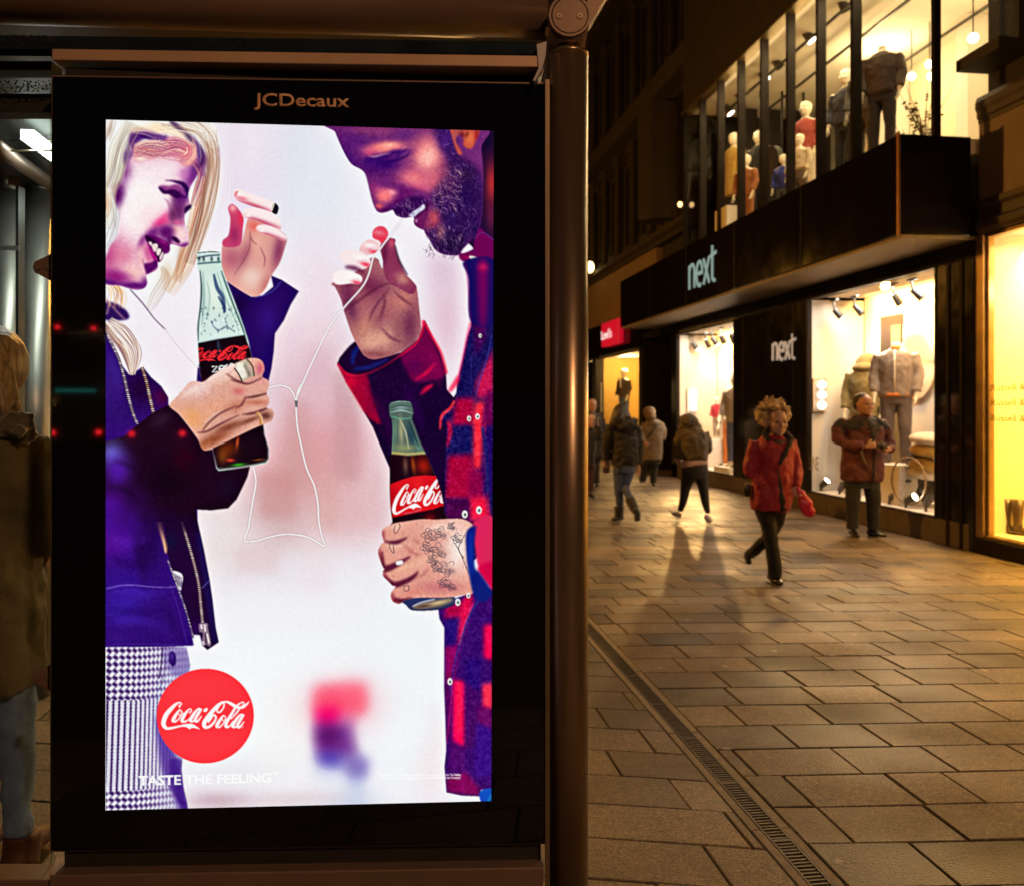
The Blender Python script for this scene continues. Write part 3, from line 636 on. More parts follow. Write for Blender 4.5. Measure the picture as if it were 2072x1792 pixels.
def poster_pixels(text_tris=None):
    P = Paint(); R = random.Random(5)
    W = (245,248,252)
    # ---- soft out-of-focus street behind the couple
    P.im[:] = (240,236,244)
    S = lambda x,y,rx,ry,c,a=1,h=1.0,rot=0: P.blob('S',x,y,rx,ry,c,a,rot,None,'n',h)
    S(560,330,130,170,(226,218,234),.9); S(630,400,80,130,(222,226,238),.9); S(480,300,70,90,(238,228,238),.8)
    S(640,600,120,90,(232,222,232),.8); S(620,760,160,110,(222,196,206),.9); S(650,900,150,130,(226,178,184),1,1.2)
    S(600,980,120,90,(220,164,164),.9); S(700,1040,130,100,(226,186,188),.9); S(560,1060,80,90,(214,184,184),.8)
    S(450,1120,90,70,(232,214,212),.8); S(600,1180,230,70,(228,220,230),.9); S(560,1290,200,110,(240,243,248),1)
    S(800,1330,140,160,(238,246,250),1); S(690,1210,60,70,(238,238,244),.8)
    S(330,700,110,120,(240,232,240),.9); S(400,1000,100,60,(218,196,196),.6)
    S(900,640,40,130,(228,190,206),.8); S(890,540,40,60,(222,196,214),.8); S(640,1120,30,90,(232,216,216),.5); S(480,420,60,120,(234,214,236),.6); S(640,560,50,110,(240,214,228),.7); S(560,680,90,90,(238,208,220),.7); S(850,760,60,160,(224,190,206),.6); S(420,880,70,120,(238,206,208),.6); S(650,740,50,90,(224,186,198),.6)
    S(560,1480,90,160,(246,246,244),.9); S(820,1480,100,130,(240,248,252),1)
    S(690,1420,95,70,(246,180,188),.7,1.2)
    Q = lambda q,c,a,f: P.poly('S',q,c,a,f,sm=False)
    for (x,y,w_,h_,c,a) in ((470,280,40,240,(230,216,232),.5),(600,260,50,220,(216,222,236),.45),(640,620,70,150,(238,214,222),.5),(530,700,60,160,(232,206,216),.5),(700,860,50,220,(200,160,164),.45),(600,900,46,180,(212,172,170),.5),(560,1000,70,90,(206,150,150),.4),(660,1020,40,110,(222,180,176),.5),(760,1010,30,120,(226,190,192),.5),(520,1130,90,60,(224,196,198),.5),(640,1160,60,70,(238,222,230),.5),(880,1480,30,120,(238,224,230),.5)):
        Q([(x-w_/2,y-h_/2),(x+w_/2,y-h_/2),(x+w_/2,y+h_/2),(x-w_/2,y+h_/2)],c,a,15)
    Q([(632,1376),(740,1376),(742,1440),(690,1452),(634,1446)],(252,104,130),.95,17); Q([(642,1392),(690,1392),(690,1450),(640,1450)],(246,80,116),.8,14)
    Q([(640,1432),(684,1430),(684,1462),(640,1466)],(240,8,124),1,9); Q([(688,1440),(716,1440),(716,1470),(688,1470)],(214,120,180),.7,14)
    Q([(636,1462),(708,1462),(716,1500),(724,1528),(640,1530)],(126,60,150),.95,12); Q([(640,1466),(684,1466),(684,1505),(640,1505)],(104,22,112),.9,10)
    Q([(640,1520),(690,1522),(692,1552),(644,1548)],(80,64,178),.95,12); Q([(690,1522),(748,1532),(738,1580),(700,1572)],(128,110,186),.85,13); Q([(700,1570),(736,1570),(730,1626),(706,1626)],(182,196,230),.8,14); Q([(626,1545),(690,1552),(700,1580),(640,1580)],(200,206,236),.6,15)
    (bx0,by0),(bx1,by1) = tocanvas('S',[(560,1330),(800,1640)]).astype(int); by1 = min(by1,PH)
    for c in range(3): 
        blk = P.im[by0:by1,bx0:bx1,c]; e = np.ones_like(blk); e[:30]*=np.linspace(0,1,30)[:,None]; e[:,:30]*=np.linspace(0,1,30)[None]; e[:,-30:]*=np.linspace(1,0,30)[None]
        P.im[by0:by1,bx0:bx1,c] = blk+(boxblur(boxblur(blk,11),11)-blk)*e
    S(705,1615,60,24,(196,214,236),.8); S(870,1560,40,80,(240,226,230),.8); S(600,1612,120,22,(224,208,214),.8)
    S(560,1330,170,70,(244,246,250),.9); S(600,1250,230,50,(240,240,246),.8); S(500,1450,60,120,(246,249,251),.9); S(640,380,70,120,(228,232,242),.6); S(470,560,60,70,(246,240,248),.8); S(560,560,90,90,(238,228,236),.7); S(440,1612,90,24,(206,176,186),.8); S(480,1560,120,40,(232,228,234),.7)
    P.grain(1.0, 10, 'fine'); P.grain(1.0, 1.2, 'mid')
    # ---- pale hair behind her face
    hair = P.poly('A', [(40,0),(400,0),(850,36),(970,70),(1040,130),(1062,220),(1052,330),(1078,450),(1060,700),(1015,900),(935,1040),(890,1180),(820,1330),(750,1450),(610,1560),(490,1640),(440,1720),(430,1560),(300,1500),(40,1460)], (240,240,240), 1, 5, mask=True)
    for x,y,rx,ry,c,a in ((800,120,260,80,(250,244,230),.8),(960,240,90,150,(246,232,218),.7),(300,90,260,90,(246,244,236),.7),(900,700,60,260,(234,210,190),.7),(880,980,70,120,(222,186,164),.75),(750,1250,60,170,(206,160,140),.7),(610,1400,60,120,(226,196,160),.7),(150,300,110,300,(236,241,240),.8),(700,90,200,50,(240,214,170),.45)):
        P.blob('A',x,y,rx,ry,c,a,0,hair)
    P.strands('A',[(985,200,40),(1010,450,60),(960,760,70),(870,1050,70),(760,1330,70),(620,1560,60)],130,1,5,[(186,130,100),(214,170,130),(250,240,226),(255,250,244),(236,206,170)],.4,2,f=1)
    P.strands('A',[(900,560,40),(880,800,60),(820,1050,50),(740,1260,40),(690,1460,40)],40,1,8,[(176,110,90),(200,146,112),(240,216,190)],.42,3,f=1)
    P.strands('A',[(560,1330,20),(600,1420,40),(520,1580,50),(450,1720,30)],16,1,6,[(170,130,120),(214,190,170)],.5,4)
    P.strands('A',[(1060,300,60),(1120,520,60),(1060,900,90),(900,1300,90)],22,1,4,[(255,252,246),(246,236,226)],.5,6)
    # ---- her raised hand and the sleeve behind the bottle
    slv = P.poly('A', [(1100,1430),(1250,1530),(1350,1592),(1450,1580),(1545,1500),(1525,1402),(1620,1440),(1772,1540),(1700,1660),(1640,1800),(1560,1920),(1550,2080),(1530,2230),(1500,2360),(1200,2420),(870,2370),(880,2230),(1000,1900)], (50,14,104), 1, 1, mask=True, sm=False)
    P.blob('A',1500,1800,100,160,(64,28,136),.8,0,slv); P.blob('A',1250,1650,90,100,(34,6,70),.8,0,slv); P.blob('A',1480,2150,60,200,(44,16,110),.8,0,slv)
    P.line('A',[(1340,1580),(1430,1590),(1540,1540),(1615,1455)],9,(96,110,190),.7,1,slv)
    palm = P.poly('A', [(1330,890),(1450,930),(1600,1000),(1662,1065),(1645,1160),(1600,1290),(1530,1400),(1460,1540),(1360,1590),(1160,1470),(1095,1380),(1090,1180),(1110,1140),(1250,1120),(1290,1010)], (226,172,164), 1, 1, mask=True)
    for x,y,rx,ry,c,a,r in ((1180,1250,110,120,(190,112,132),.9,0),(1590,1180,60,190,(150,76,112),.9,10),(1300,1200,50,160,(160,84,112),.55,20),(1400,1080,70,120,(238,186,170),.8,0),(1370,960,60,50,(232,120,110),.8,0),(1350,1420,120,110,(238,206,194),.9,-40),(1480,1490,50,110,(196,128,128),.8,20),(1560,1020,90,30,(150,60,110),.7,25)):
        P.blob('A',x,y,rx,ry,c,a,r,palm)
    for q in ([(1335,1010),(1350,1080),(1400,1130)],[(1340,1060),(1320,1200),(1200,1400)],[(1430,1150),(1470,1250),(1460,1330)]): P.line('A',q,[6,12,5],(150,76,96),.6,1,palm)
    th = P.poly('A', [(1145,800),(1185,768),(1235,810),(1280,890),(1275,980),(1262,1110),(1210,1150),(1105,1145),(1100,1090),(1150,1040),(1165,900)], (206,90,128), 1, 1, mask=True)
    P.blob('A',1185,800,40,40,(246,190,190),.9,0,th); P.blob('A',1260,900,30,90,(236,64,100),.7,0,th); P.blob('A',1200,1040,50,90,(160,56,112),.8,0,th)
    for i,q in enumerate(([(1195,650),(1235,630),(1300,658),(1400,690),(1530,742),(1592,800),(1572,852),(1500,826),(1380,792),(1250,748),(1208,710)],
              [(1268,845),(1310,808),(1420,805),(1540,850),(1602,900),(1615,985),(1590,990),(1500,960),(1400,915),(1290,884)],
              [(1393,978),(1420,953),(1500,955),(1600,1000),(1662,1060),(1640,1092),(1560,1062),(1450,1024),(1400,1004)])):
        m = P.poly('A', q, (250,228,226), 1, 1, mask=True)
        cx,cy = [(1380,770),(1440,910),(1530,1040)][i]
        P.blob('A',cx,cy+14,190,26,(196,90,120),.85,18,m); P.blob('A',q[0][0]+70,q[0][1]+62,60,18,(236,110,140),.6,12,m)
        P.blob('A',q[0][0]+50,q[0][1]+24,34,16,(255,244,240),.8,0,m)
    P.poly('A',[(1530,830),(1545,760),(1572,762),(1592,800),(1572,856)],(40,20,50)); P.line('A',[(1530,822),(1552,756)],10,(240,224,200))
    P.poly('A',[(1205,660),(1235,650),(1225,680),(1212,706),(1200,690)],(226,120,140),.7,1)
    # ---- her dark cord and cardigan at the neck
    P.poly('A',[(60,1660),(160,1660),(260,1730),(262,1800),(60,1800)],(62,30,104),1,3)
    for q in ([(75,1620),(100,1680),(80,1760)],[(90,1640),(200,1760),(240,1800)]): P.line('A',q,18,(190,150,160),.7,2)
    P.strands('A',[(110,1480,60),(170,1560,80),(160,1700,90)],26,1,9,[(232,180,110),(246,220,170),(190,120,80),(250,240,220)],.7,9)
    P.line('A',[(288,1535),(400,1660),(500,1792),(600,1892)],[9,9,8,8],(96,70,100),.9,1)
    P.line('C',[(590,90),(690,220),(790,335),(890,432)],9,(246,244,240)); P.line('C',[(594,98),(694,228),(794,343),(890,440)],4,(170,150,165),.6)
    # ---- her face in profile
    face = P.poly('A', [(40,1190),(110,1110),(190,960),(175,850),(130,700),(150,600),(215,520),(240,420),(300,300),(480,200),(700,180),(880,300),(905,430),(870,520),(815,620),(795,690),(812,775),(815,800),(775,850),(762,900),(772,960),(795,1020),(803,1090),(790,1140),(750,1158),(700,1140),(640,1132),(637,1180),(622,1215),(585,1222),(575,1265),(552,1295),(532,1290),(531,1340),(508,1374),(440,1402),(428,1412),(437,1470),(418,1515),(370,1538),(300,1534),(200,1502),(40,1465)], (238,196,212), 1, 1, mask=True)
    Fb = lambda x,y,rx,ry,c,a=1,r=0,h=1.0: P.blob('A',x,y,rx,ry,c,a,r,face,'n',h)
    Fb(400,700,270,270,(253,241,243),1,0,1.5); Fb(330,880,200,200,(253,240,241),1); Fb(560,480,200,80,(246,226,234),.9,-5)
    Fb(480,890,150,120,(248,214,222),.8,-30); Fb(560,930,110,50,(226,60,140),.85,-35); Fb(600,900,40,70,(230,110,160),.7)
    Fb(830,520,70,170,(128,50,140),.95,20); Fb(860,420,50,120,(110,50,130),.9); Fb(760,500,60,60,(206,130,190),.7)
    Fb(710,800,75,160,(124,58,120),1,0,1.5); Fb(740,700,70,60,(104,30,124),.95); Fb(660,880,40,80,(128,64,112),.9,0,1.4)
    Fb(690,1000,60,44,(244,196,196),1,15,1.5); Fb(745,1040,34,40,(246,206,204),.95,0); Fb(700,935,60,26,(214,106,160),.8)
    Fb(600,1020,80,70,(112,28,116),1,-25,1.5); Fb(480,1040,90,50,(118,36,124),.9,-40,1.3); Fb(390,1110,30,70,(128,40,130),.8,28)
    Fb(630,1090,40,60,(110,30,112),.9); Fb(765,1135,50,22,(126,50,130),.95,-15); Fb(690,1140,60,18,(150,70,140),.8)
    Fb(100,1230,110,170,(196,92,148),.95); Fb(230,1230,110,130,(226,140,170),.75); Fb(330,1380,110,80,(244,196,194),.95,20)
    Fb(150,1420,160,70,(160,52,136),1,12,1.3); Fb(330,1500,160,36,(116,36,128),1,2,1.4); Fb(415,1480,40,60,(122,50,140),.9); Fb(100,1470,120,30,(96,24,120),.9,12)
    Fb(450,1230,40,90,(220,120,170),.7,-20); Fb(380,1240,40,110,(240,176,190),.8)
    Fb(170,700,70,130,(104,30,112),1,15,1.3); Fb(130,640,60,90,(96,20,106),.8); Fb(230,480,70,110,(130,60,136),.8)
    # eye, brow, creases
    P.poly('K',[(945,1190),(1010,1170),(1130,1180),(1270,1160),(1380,1260),(1400,1340),(1250,1310),(1100,1300),(1020,1310)],(150,70,140),.9,3,face)
    P.poly('K',[(930,1205),(990,1215),(1060,1260),(1180,1240),(1300,1290),(1340,1370),(1240,1400),(1120,1330),(1010,1310)],(66,8,84),.95,2,face)
    P.line('K',[(1050,1085),(1150,1085),(1270,1110),(1370,1150),(1440,1260),(1460,1340)],[8,22,50,80,90,50],(58,8,88),.95,2,face)
    P.line('K',[(1130,1190),(1260,1190),(1350,1260),(1370,1330)],[10,34,40,16],(150,86,150),.8,3,face)
    P.line('K',[(1010,1400),(1090,1450),(1130,1560),(1135,1680),(1100,1750)],[8,22,22,18,8],(140,60,120),.6,3,face)
    P.poly('K',[(1400,1560),(1500,1505),(1510,1560),(1420,1650),(1390,1660)],(54,16,76),.95,2)
    P.line('K',[(1290,1260),(1380,1380),(1450,1330)],[10,24,16],(58,14,96),.8,2,face)
    # nose and mouth
    P.poly('L',[(1160,470),(1230,470),(1300,530),(1310,575),(1260,580),(1190,530)],(64,6,74),1,2,face)
    P.line('L',[(1130,420),(1120,500),(1140,590),(1160,620)],[10,26,20,10],(92,22,100),.8,3,face)
    P.poly('L',[(700,460),(800,460),(930,540),(1040,600),(1100,680),(1030,790),(1010,850),(960,920),(930,925),(900,850),(830,740),(760,630)],(58,0,66),1,1,face)
    P.poly('L',[(720,450),(850,450),(960,490),(1090,560),(1140,640),(1140,720),(1060,780),(1030,780),(1000,700),(920,590),(830,500)],(112,18,112),1,2,face)
    P.blob('L',1020,560,80,26,(190,60,150),.7,35,face)
    for q in ([(760,575),(800,560),(830,600),(810,640),(785,625)],[(815,640),(860,595),(915,600),(925,660),(880,740),(850,740)],[(895,720),(930,680),(980,690),(975,760),(935,810),(905,790)],[(955,830),(990,760),(1020,740),(1022,800),(985,880),(960,890)]):
        P.poly('L',q,(228,204,206),1,1)
    P.line('L',[(740,580),(800,720),(860,830),(905,950)],[14,60,66,40],(170,0,130),.95,3,face)
    P.poly('L',[(690,960),(800,930),(900,880),(925,950),(920,1010),(860,1070),(740,1140),(715,1080)],(104,22,112),1,2,face)
    P.blob('L',740,760,60,170,(206,110,160),.8,-15,face); P.blob('L',620,830,30,120,(236,190,190),.7,-5,face)
    P.line('L',[(650,860),(690,980),(720,1120),(735,1160)],[8,16,14,6],(120,40,120),.7,2,face)
    P.grain(face, 22, 'fine'); P.grain(face, 4.5, 'mid')
    # ---- hair falling over the forehead
    P.poly('A',[(40,0),(330,10),(420,100),(320,150),(280,200),(230,340),(240,440),(200,560),(120,640),(190,900),(170,1060),(120,1130),(40,1200)],(242,246,246),.97,4)
    P.blob('A',130,640,40,60,(190,140,150),.6); P.blob('A',330,90,120,50,(250,240,220),.8); P.blob('A',560,90,150,40,(246,236,210),.7)
    P.strands('A',[(300,60,70),(200,250,80),(150,450,80),(90,700,70),(110,1000,60)],110,1,6,[(226,214,180),(250,252,250),(204,196,180),(236,226,196),(190,176,150)],.4,11,f=1)
    P.strands('A',[(120,20,50),(90,120,60),(60,220,60)],20,1,9,[(190,140,100),(150,120,110),(240,232,216)],.45,12,f=1)
    P.strands('A',[(90,680,40),(100,800,40),(80,900,40)],18,1,9,[(190,130,90),(226,186,140),(250,240,220)],.6,13)
    P.poly('K',[(330,640),(400,480),(440,260),(560,170),(800,190),(980,270),(1100,290),(1050,380),(900,390),(720,340),(560,440),(500,600),(420,720),(350,830)],(92,34,124),.95,4)
    P.poly('K',[(600,270),(800,300),(830,350),(700,340)],(58,10,96),.9,3)
    P.poly('K',[(500,620),(520,460),(700,420),(1000,440),(1150,300),(1400,330),(1560,480),(1620,640),(1560,790),(1350,790),(1230,660),(1000,660),(700,720),(520,740)],(222,150,160),.97,6)
    P.blob('K',1150,540,180,90,(200,90,150),.7); P.blob('K',700,560,220,70,(242,206,180),.9,5); P.blob('K',1420,560,110,150,(232,140,140),.9); P.blob('K',620,700,110,40,(250,232,214),.9); P.blob('K',1420,720,120,50,(200,90,150),.6)
    P.strands('K',[(560,600,70),(760,500,110),(1000,520,130),(1250,470,110),(1500,560,90)],70,1.1,8,[(246,204,190),(190,96,140),(252,226,206),(214,130,140),(130,60,120)],.7,31)
    P.strands('K',[(1000,640,60),(1250,620,100),(1480,650,90),(1580,560,50)],40,1.1,8,[(250,196,180),(180,80,140),(255,226,210),(226,140,150)],.7,32)
    P.line('K',[(1130,20),(1230,100),(1370,220),(1520,360),(1640,520),(1700,700),(1660,860)],[30,80,90,110,120,110,60],(62,28,92),.95,4)
    P.line('K',[(1700,560),(1750,720),(1700,900),(1660,1080),(1600,1250)],[40,70,80,70,40],(120,50,110),.85,6)
    P.poly('K',[(430,210),(520,150),(800,110),(900,60),(1180,180),(1400,240),(1360,290),(1100,250),(900,240),(700,200),(500,240)],(248,224,186),.9,5)
    P.strands('K',[(520,490,40),(700,430,40),(900,430,40),(1120,460,60)],28,1.4,9,[(252,232,204),(230,170,150),(150,70,120),(245,214,190)],.8,14)
    P.strands('K',[(500,560,50),(650,560,60),(820,620,60),(1000,600,50)],28,1.2,9,[(250,226,206),(214,140,140),(170,90,130)],.7,15)
    for i in range(20):
        r = 60+i*10; q=[(1420+r*.9*math.cos(t)-40, 560+r*1.15*math.sin(t)-20) for t in np.linspace(-.9+R.uniform(-.2,.2),1.7,7)]
        P.line('K',q,[4,10,12,12,12,10,4],R.choice([(252,206,180),(242,170,160),(255,230,214),(200,90,140)]),.75,0)
    P.strands('K',[(440,220,20),(700,240,40),(900,300,60),(1100,280,40)],16,1.2,7,[(226,190,210),(250,224,200),(200,150,190)],.7,16)
    P.strands('K',[(900,90,40),(1100,190,40),(1380,280,60),(1560,420,60)],22,1.3,7,[(255,240,210),(240,200,160),(255,250,236)],.8,17)
    P.strands('K',[(1560,280,40),(1620,480,40),(1640,640,60),(1600,760,60)],14,1.2,6,[(226,190,206),(160,120,190),(250,230,226)],.7,18)
    P.strands('K',[(1560,700,60),(1700,1000,60),(1620,1300,60),(1540,1520,40)],26,1.2,9,[(150,60,130),(190,110,140),(226,170,150),(110,40,110)],.7,19)
    P.strands('K',[(1740,1000,40),(1680,1300,60),(1600,1560,60),(1500,1900,60)],24,1.2,12,[(240,200,180),(226,160,120),(255,240,220),(190,120,120)],.7,20)
    P.strands('K',[(380,420,30),(430,560,40),(340,800,40)],12,1.3,7,[(180,170,200),(226,214,226)],.8,21)
    P.strands('A',[(960,120,90),(1010,380,60),(960,700,70),(890,1000,60),(800,1300,50)],46,1,5,[(150,104,84),(180,130,110),(120,84,90)],.4,41)
    P.strands('A',[(560,30,90),(760,60,80),(930,140,70),(1030,320,50)],40,1,5,[(190,150,120),(150,110,110),(250,246,240),(220,190,160)],.5,42)
    P.strands('A',[(330,60,80),(230,260,70),(170,520,60),(130,640,50)],40,1,5,[(176,150,130),(210,196,180),(140,120,130)],.42,43)
    P.strands('A',[(150,760,50),(160,900,40),(120,1060,50),(70,1180,30)],24,1,5,[(200,190,190),(170,160,170)],.4,44)
    P.strands('A',[(860,30,60),(960,100,60),(1040,260,40)],24,1.2,6,[(255,255,250),(236,226,200),(250,240,220)],.7,22)
    # ---- her jacket and checked trousers
    jk = P.poly('C', [(60,60),(100,160),(190,380),(280,500),(400,430),(470,520),(560,600),(622,700),(625,775),(500,850),(880,1500),(880,1800),(930,2050),(985,2310),(1010,2490),(1040,2740),(1068,2870),(970,2937),(930,2900),(900,2800),(830,2800),(850,2900),(600,2912),(60,2920)], (62,20,124), 1, 1, mask=True, sm=False)
    Jb = lambda x,y,rx,ry,c,a=1,r=0: P.blob('C',x,y,rx,ry,c,a,r,jk)
    Jb(120,500,120,260,(66,34,130)); Jb(380,620,170,200,(44,10,66)); Jb(560,700,80,90,(90,4,60),.8); Jb(200,850,120,120,(60,24,116))
    Jb(200,1900,260,300,(92,28,158)); Jb(450,1950,120,400,(44,10,86)); Jb(260,2350,260,220,(62,26,140),.9); Jb(240,2550,240,160,(72,40,168),.9); Jb(450,2700,160,200,(58,20,120),.9); Jb(160,2850,200,60,(70,34,140),.6)
    Jb(120,1900,90,200,(110,26,150),.5)
    for q,w,c,a in (([(90,1900),(260,1980),(470,1930)],[20,70,20],(112,50,190),.5),([(120,2120),(300,2180),(520,2120)],[16,60,16],(44,8,90),.6),([(100,2420),(240,2400),(420,2440),(640,2410)],[14,60,50,14],(96,60,200),.5),([(90,2560),(300,2600),(560,2580)],[14,50,14],(40,10,96),.5),([(110,2700),(330,2670),(620,2740)],[14,70,14],(92,58,196),.45),([(330,1850),(380,2100),(420,2350)],[20,60,20],(34,4,66),.6),([(560,2450),(640,2640),(760,2860)],[16,50,16],(38,8,84),.5),([(100,300),(180,520),(200,760)],[16,60,16],(92,60,170),.5),([(420,560),(520,680),(560,800)],[10,40,14],(86,30,110),.5)):
        P.line('C',q,w,c,a,10,jk)
    P.grain(jk, 5, 'mid')
    lap = P.poly('E', [(585,0),(880,0),(935,250),(985,520),(1012,700),(1040,950),(1068,1080),(970,1146),(930,1110),(905,1015),(832,1010),(780,800),(730,600),(660,440),(610,260)], (42,8,62), 1, 1, mask=True, sm=False)
    P.line('E',[(890,100),(950,400),(990,700),(1040,1080)],[60,80,70,60],(44,30,96),.85,5,lap)
    P.blob('E',640,180,60,90,(30,26,70),.9,0,lap); P.line('E',[(985,530),(920,600)],8,(110,100,170),.8); P.blob('E',860,960,60,80,(66,10,110),.7,0,lap)
    P.poly('E',[(520,0),(560,0),(590,130),(615,240),(600,290),(570,180)],(206,160,120),.9,2); P.line('E',[(530,0),(575,140),(600,280)],8,(250,220,190),.8,1)
    P.poly('E',[(655,450),(720,455),(752,490),(745,560),(730,620),(700,560)],(230,225,240),1,1)
    for i in range(5): P.line('E',[(680+i*14,465+i*8),(700+i*11,560+i*10)],7,(50,30,70),.8)
    for q in ([(80,600),(200,572),(320,568),(450,582),(600,590),(700,582)],): P.line('E',q,8,(160,140,220),.8,1)
    P.line('E',[(80,622),(320,588),(620,608)],5,(40,10,90),.6,1); P.line('E',[(640,560),(720,800),(790,1090)],5,(130,110,200),.5,1,jk); P.line('E',[(80,1100),(400,1090),(840,1108)],6,(120,90,190),.5,1,jk)
    def zipper(tile, q, w, c1, c2, step):
        p = smooth_curve(np.asarray(q,float), False, 40); d = np.r_[0,np.cumsum(np.hypot(*np.diff(p,axis=0).T))]
        P.line(tile, q, w*1.3, (40,14,50), .8)
        for t in np.arange(0, d[-1], step):
            x = np.interp(t,d,p[:,0]); y = np.interp(t,d,p[:,1]); P.blob(tile,x,y,w*.62,step*.36,R.choice((c1,c2)),1,0,None,'n',2)
    zipper('C',[(78,60),(100,170),(180,340),(230,500),(270,680),(310,830),(350,930)],22,(236,220,226),(170,150,170),19)
    zipper('C',[(390,430),(430,560),(460,700),(492,840)],24,(246,214,190),(190,150,130),19)
    zipper('C',[(500,1620),(520,1720),(548,1800)],16,(240,230,210),(190,170,160),18)
    zipper('C',[(680,1560),(715,1680),(745,1800)],20,(240,225,215),(180,160,170),18)
    zipper('E',[(740,0),(800,200),(850,380),(890,560),(910,750),(925,905)],22,(244,216,196),(200,170,170),18)
    zipper('E',[(620,350),(700,570),(780,800),(845,1040)],13,(236,230,240),(150,130,180),15)
    P.poly('E',[(893,925),(910,910),(970,912),(975,950),(1000,1090),(985,1115),(960,1100),(940,1110),(920,1090),(930,1000),(900,985)],(150,126,150),1,1)
    for q in ([(915,920),(920,960)],[(945,920),(950,985)],[(965,1000),(985,1090)],[(930,1070),(935,1100)]): P.line('E',q,13,(250,240,240),.95,1)
    P.line('E',[(950,1000),(960,1090)],10,(60,30,50),.9,1)
    P.strands('C',[(90,30,50),(200,140,90),(300,300,80),(310,500,20)],60,1,10,[(226,206,196),(180,140,120),(250,240,236),(140,100,110),(240,224,200)],.75,23)
    pants = P.poly('E', [(60,1118),(600,1118),(786,1120),(820,1280),(812,1340),(812,1400),(780,1500),(750,2130),(745,2210),(762,2370),(792,2500),(804,2580),(60,2590)], (236,240,248), 1, 1, mask=True, sm=False)
    yy,xx = np.mgrid[0:PH,0:PW].astype(np.float32); ip = tocanvas('E',[(80,1118),(830,1930)])
    x0,x1 = int(ip[0,0]),int(ip[1,0])+20; y0,y1 = int(ip[0,1])-2,PH
    k = 1/tscale('E'); tx = (xx[y0:y1,x0:x1]-ip[0,0])*k; ty = (yy[y0:y1,x0:x1]-ip[0,1])*k
    tx = tx + 0.0011*np.maximum(tx-170,0)**2 + .03*ty; ty = ty + .05*np.maximum(tx-300,0)      # the cloth turns away to the right
    per = 57.0; fx = (tx/per)%1; fy = (ty/60)%1
    dx = np.abs(fx-.5); dy = np.abs(fy-.5)
    tooth = ((dx < .3) & (dy < .26)) | (np.abs(((fx+fy)%1)-.5) < .1) & (dy < .5)
    stripe = (np.abs(((tx/52)%1)-.5) < (.16+.1*np.abs(((ty/30)%1)-.5))) | ((((tx+ty*.8)/26)%1 < .22) & (((ty/13)%1) < .5))
    fine = ((((tx*.9+ty)/22)%1) < .42) & ((ty/14)%1 < .62)
    row = (ty < 470) | (ty > 1270)
    pat = np.where(row, tooth, stripe).astype(np.float32)*np.clip(1.15-tx/1500,.5,1); fw = np.clip((tx-420)/500,0,1); pat = pat*(1-fw*.6)+fine*fw*.6
    m = boxblur(pat, 1)*pants[y0:y1,x0:x1]
    P.put((x0,y0,x1,y1), m, (66,22,104), .92)
    P.poly('E',[(580,1118),(786,1120),(820,1280),(812,1340),(740,1400),(600,1300)],(84,50,150),.35,6,pants)
    P.poly('G',[(520,560),(620,700),(700,950),(760,1200),(800,1400),(720,1390),(640,1200),(560,1000)],(84,44,150),.72,7,pants)
    P.poly('G',[(640,960),(750,960),(745,1060),(770,1250),(800,1400),(740,1380),(660,1150)],(76,34,140),.7,4,pants)
    P.line('E',[(575,1120),(565,1250),(545,1400)],10,(50,20,80),.9,1); P.line('E',[(600,1200),(580,1400),(540,1500)],7,(60,30,100),.6,1)
    P.poly('E',[(640,1165),(670,1160),(692,1200),(690,1270),(660,1290),(630,1240)],(60,26,112),1,1); P.blob('E',655,1200,16,40,(110,80,170),.7)
    P.line('G',[(640,1180),(740,1330),(800,1350)],12,(70,26,120),.7,3,pants)
    # ---- bottle in her hand
    bz = P.poly('C', [(872,-590),(878,-600),(1062,-602),(1076,-578),(1088,-500),(1092,-466),(1112,-400),(1150,-300),(1200,-170),(1262,0),(1300,110),(1345,280),(1440,800),(1470,1030),(1506,1150),(1505,1235),(1480,1280),(1300,1312),(1070,1347),(1048,1320),(1020,1200),(930,600),(900,480),(885,260),(872,100),(885,-10),(895,-140),(900,-280),(892,-400),(876,-470),(872,-540)], (206,228,218), 1, 1, mask=True)
    Zb = lambda x,y,rx,ry,c,a=1,r=0: P.blob('C',x,y,rx,ry,c,a,r,bz)
    Zb(960,-560,90,26,(206,226,232)); Zb(1010,-230,40,150,(226,238,224),.9,-12); Zb(930,-120,26,200,(190,214,210),.8,-4); Zb(1180,0,70,120,(200,222,214),.8,-15); Zb(1040,60,140,70,(214,230,230),.8)
    for q,w,c,a in (([(900,-430),(912,-280),(905,-120),(885,40),(884,200)],14,(56,70,80),.85),([(925,-420),(935,-200),(915,60)],7,(96,116,120),.6),([(1085,-430),(1130,-300),(1200,-110),(1270,70),(1310,190)],14,(56,84,92),.85),([(1050,-420),(1100,-250),(1180,-60),(1240,90)],8,(120,150,140),.6),
        ([(1020,-400),(1050,-280),(1100,-190),(1120,-60)],34,(72,92,132),.85),([(1060,-200),(1110,-110),(1110,-50)],26,(52,70,116),.8),([(1000,40),(1060,100),(1130,70),(1200,110)],16,(90,110,130),.6),([(960,-340),(985,-200),(965,0)],10,(150,176,170),.6)):
        P.line('C',q,[w*.5]+[w]*(len(q)-2)+[w*.5],c,a,1,bz)
    for i in range(70): Zb(R.uniform(900,1260),R.uniform(-100,150),R.uniform(4,9),R.uniform(5,14),R.choice([(90,116,126),(240,248,246),(60,80,110)]),R.uniform(.4,.9))
    P.line('C',[(870,-540),(960,-560),(1080,-572)],12,(70,86,96),.9,1,bz); P.line('C',[(876,-490),(980,-500),(1090,-508)],16,(84,110,120),.8,1,bz); P.line('C',[(876,-585),(970,-596),(1070,-594)],8,(30,40,50),.8)
    for x in (890,930,1000,1060): Zb(x,-535,12,22,(40,50,62),.8)
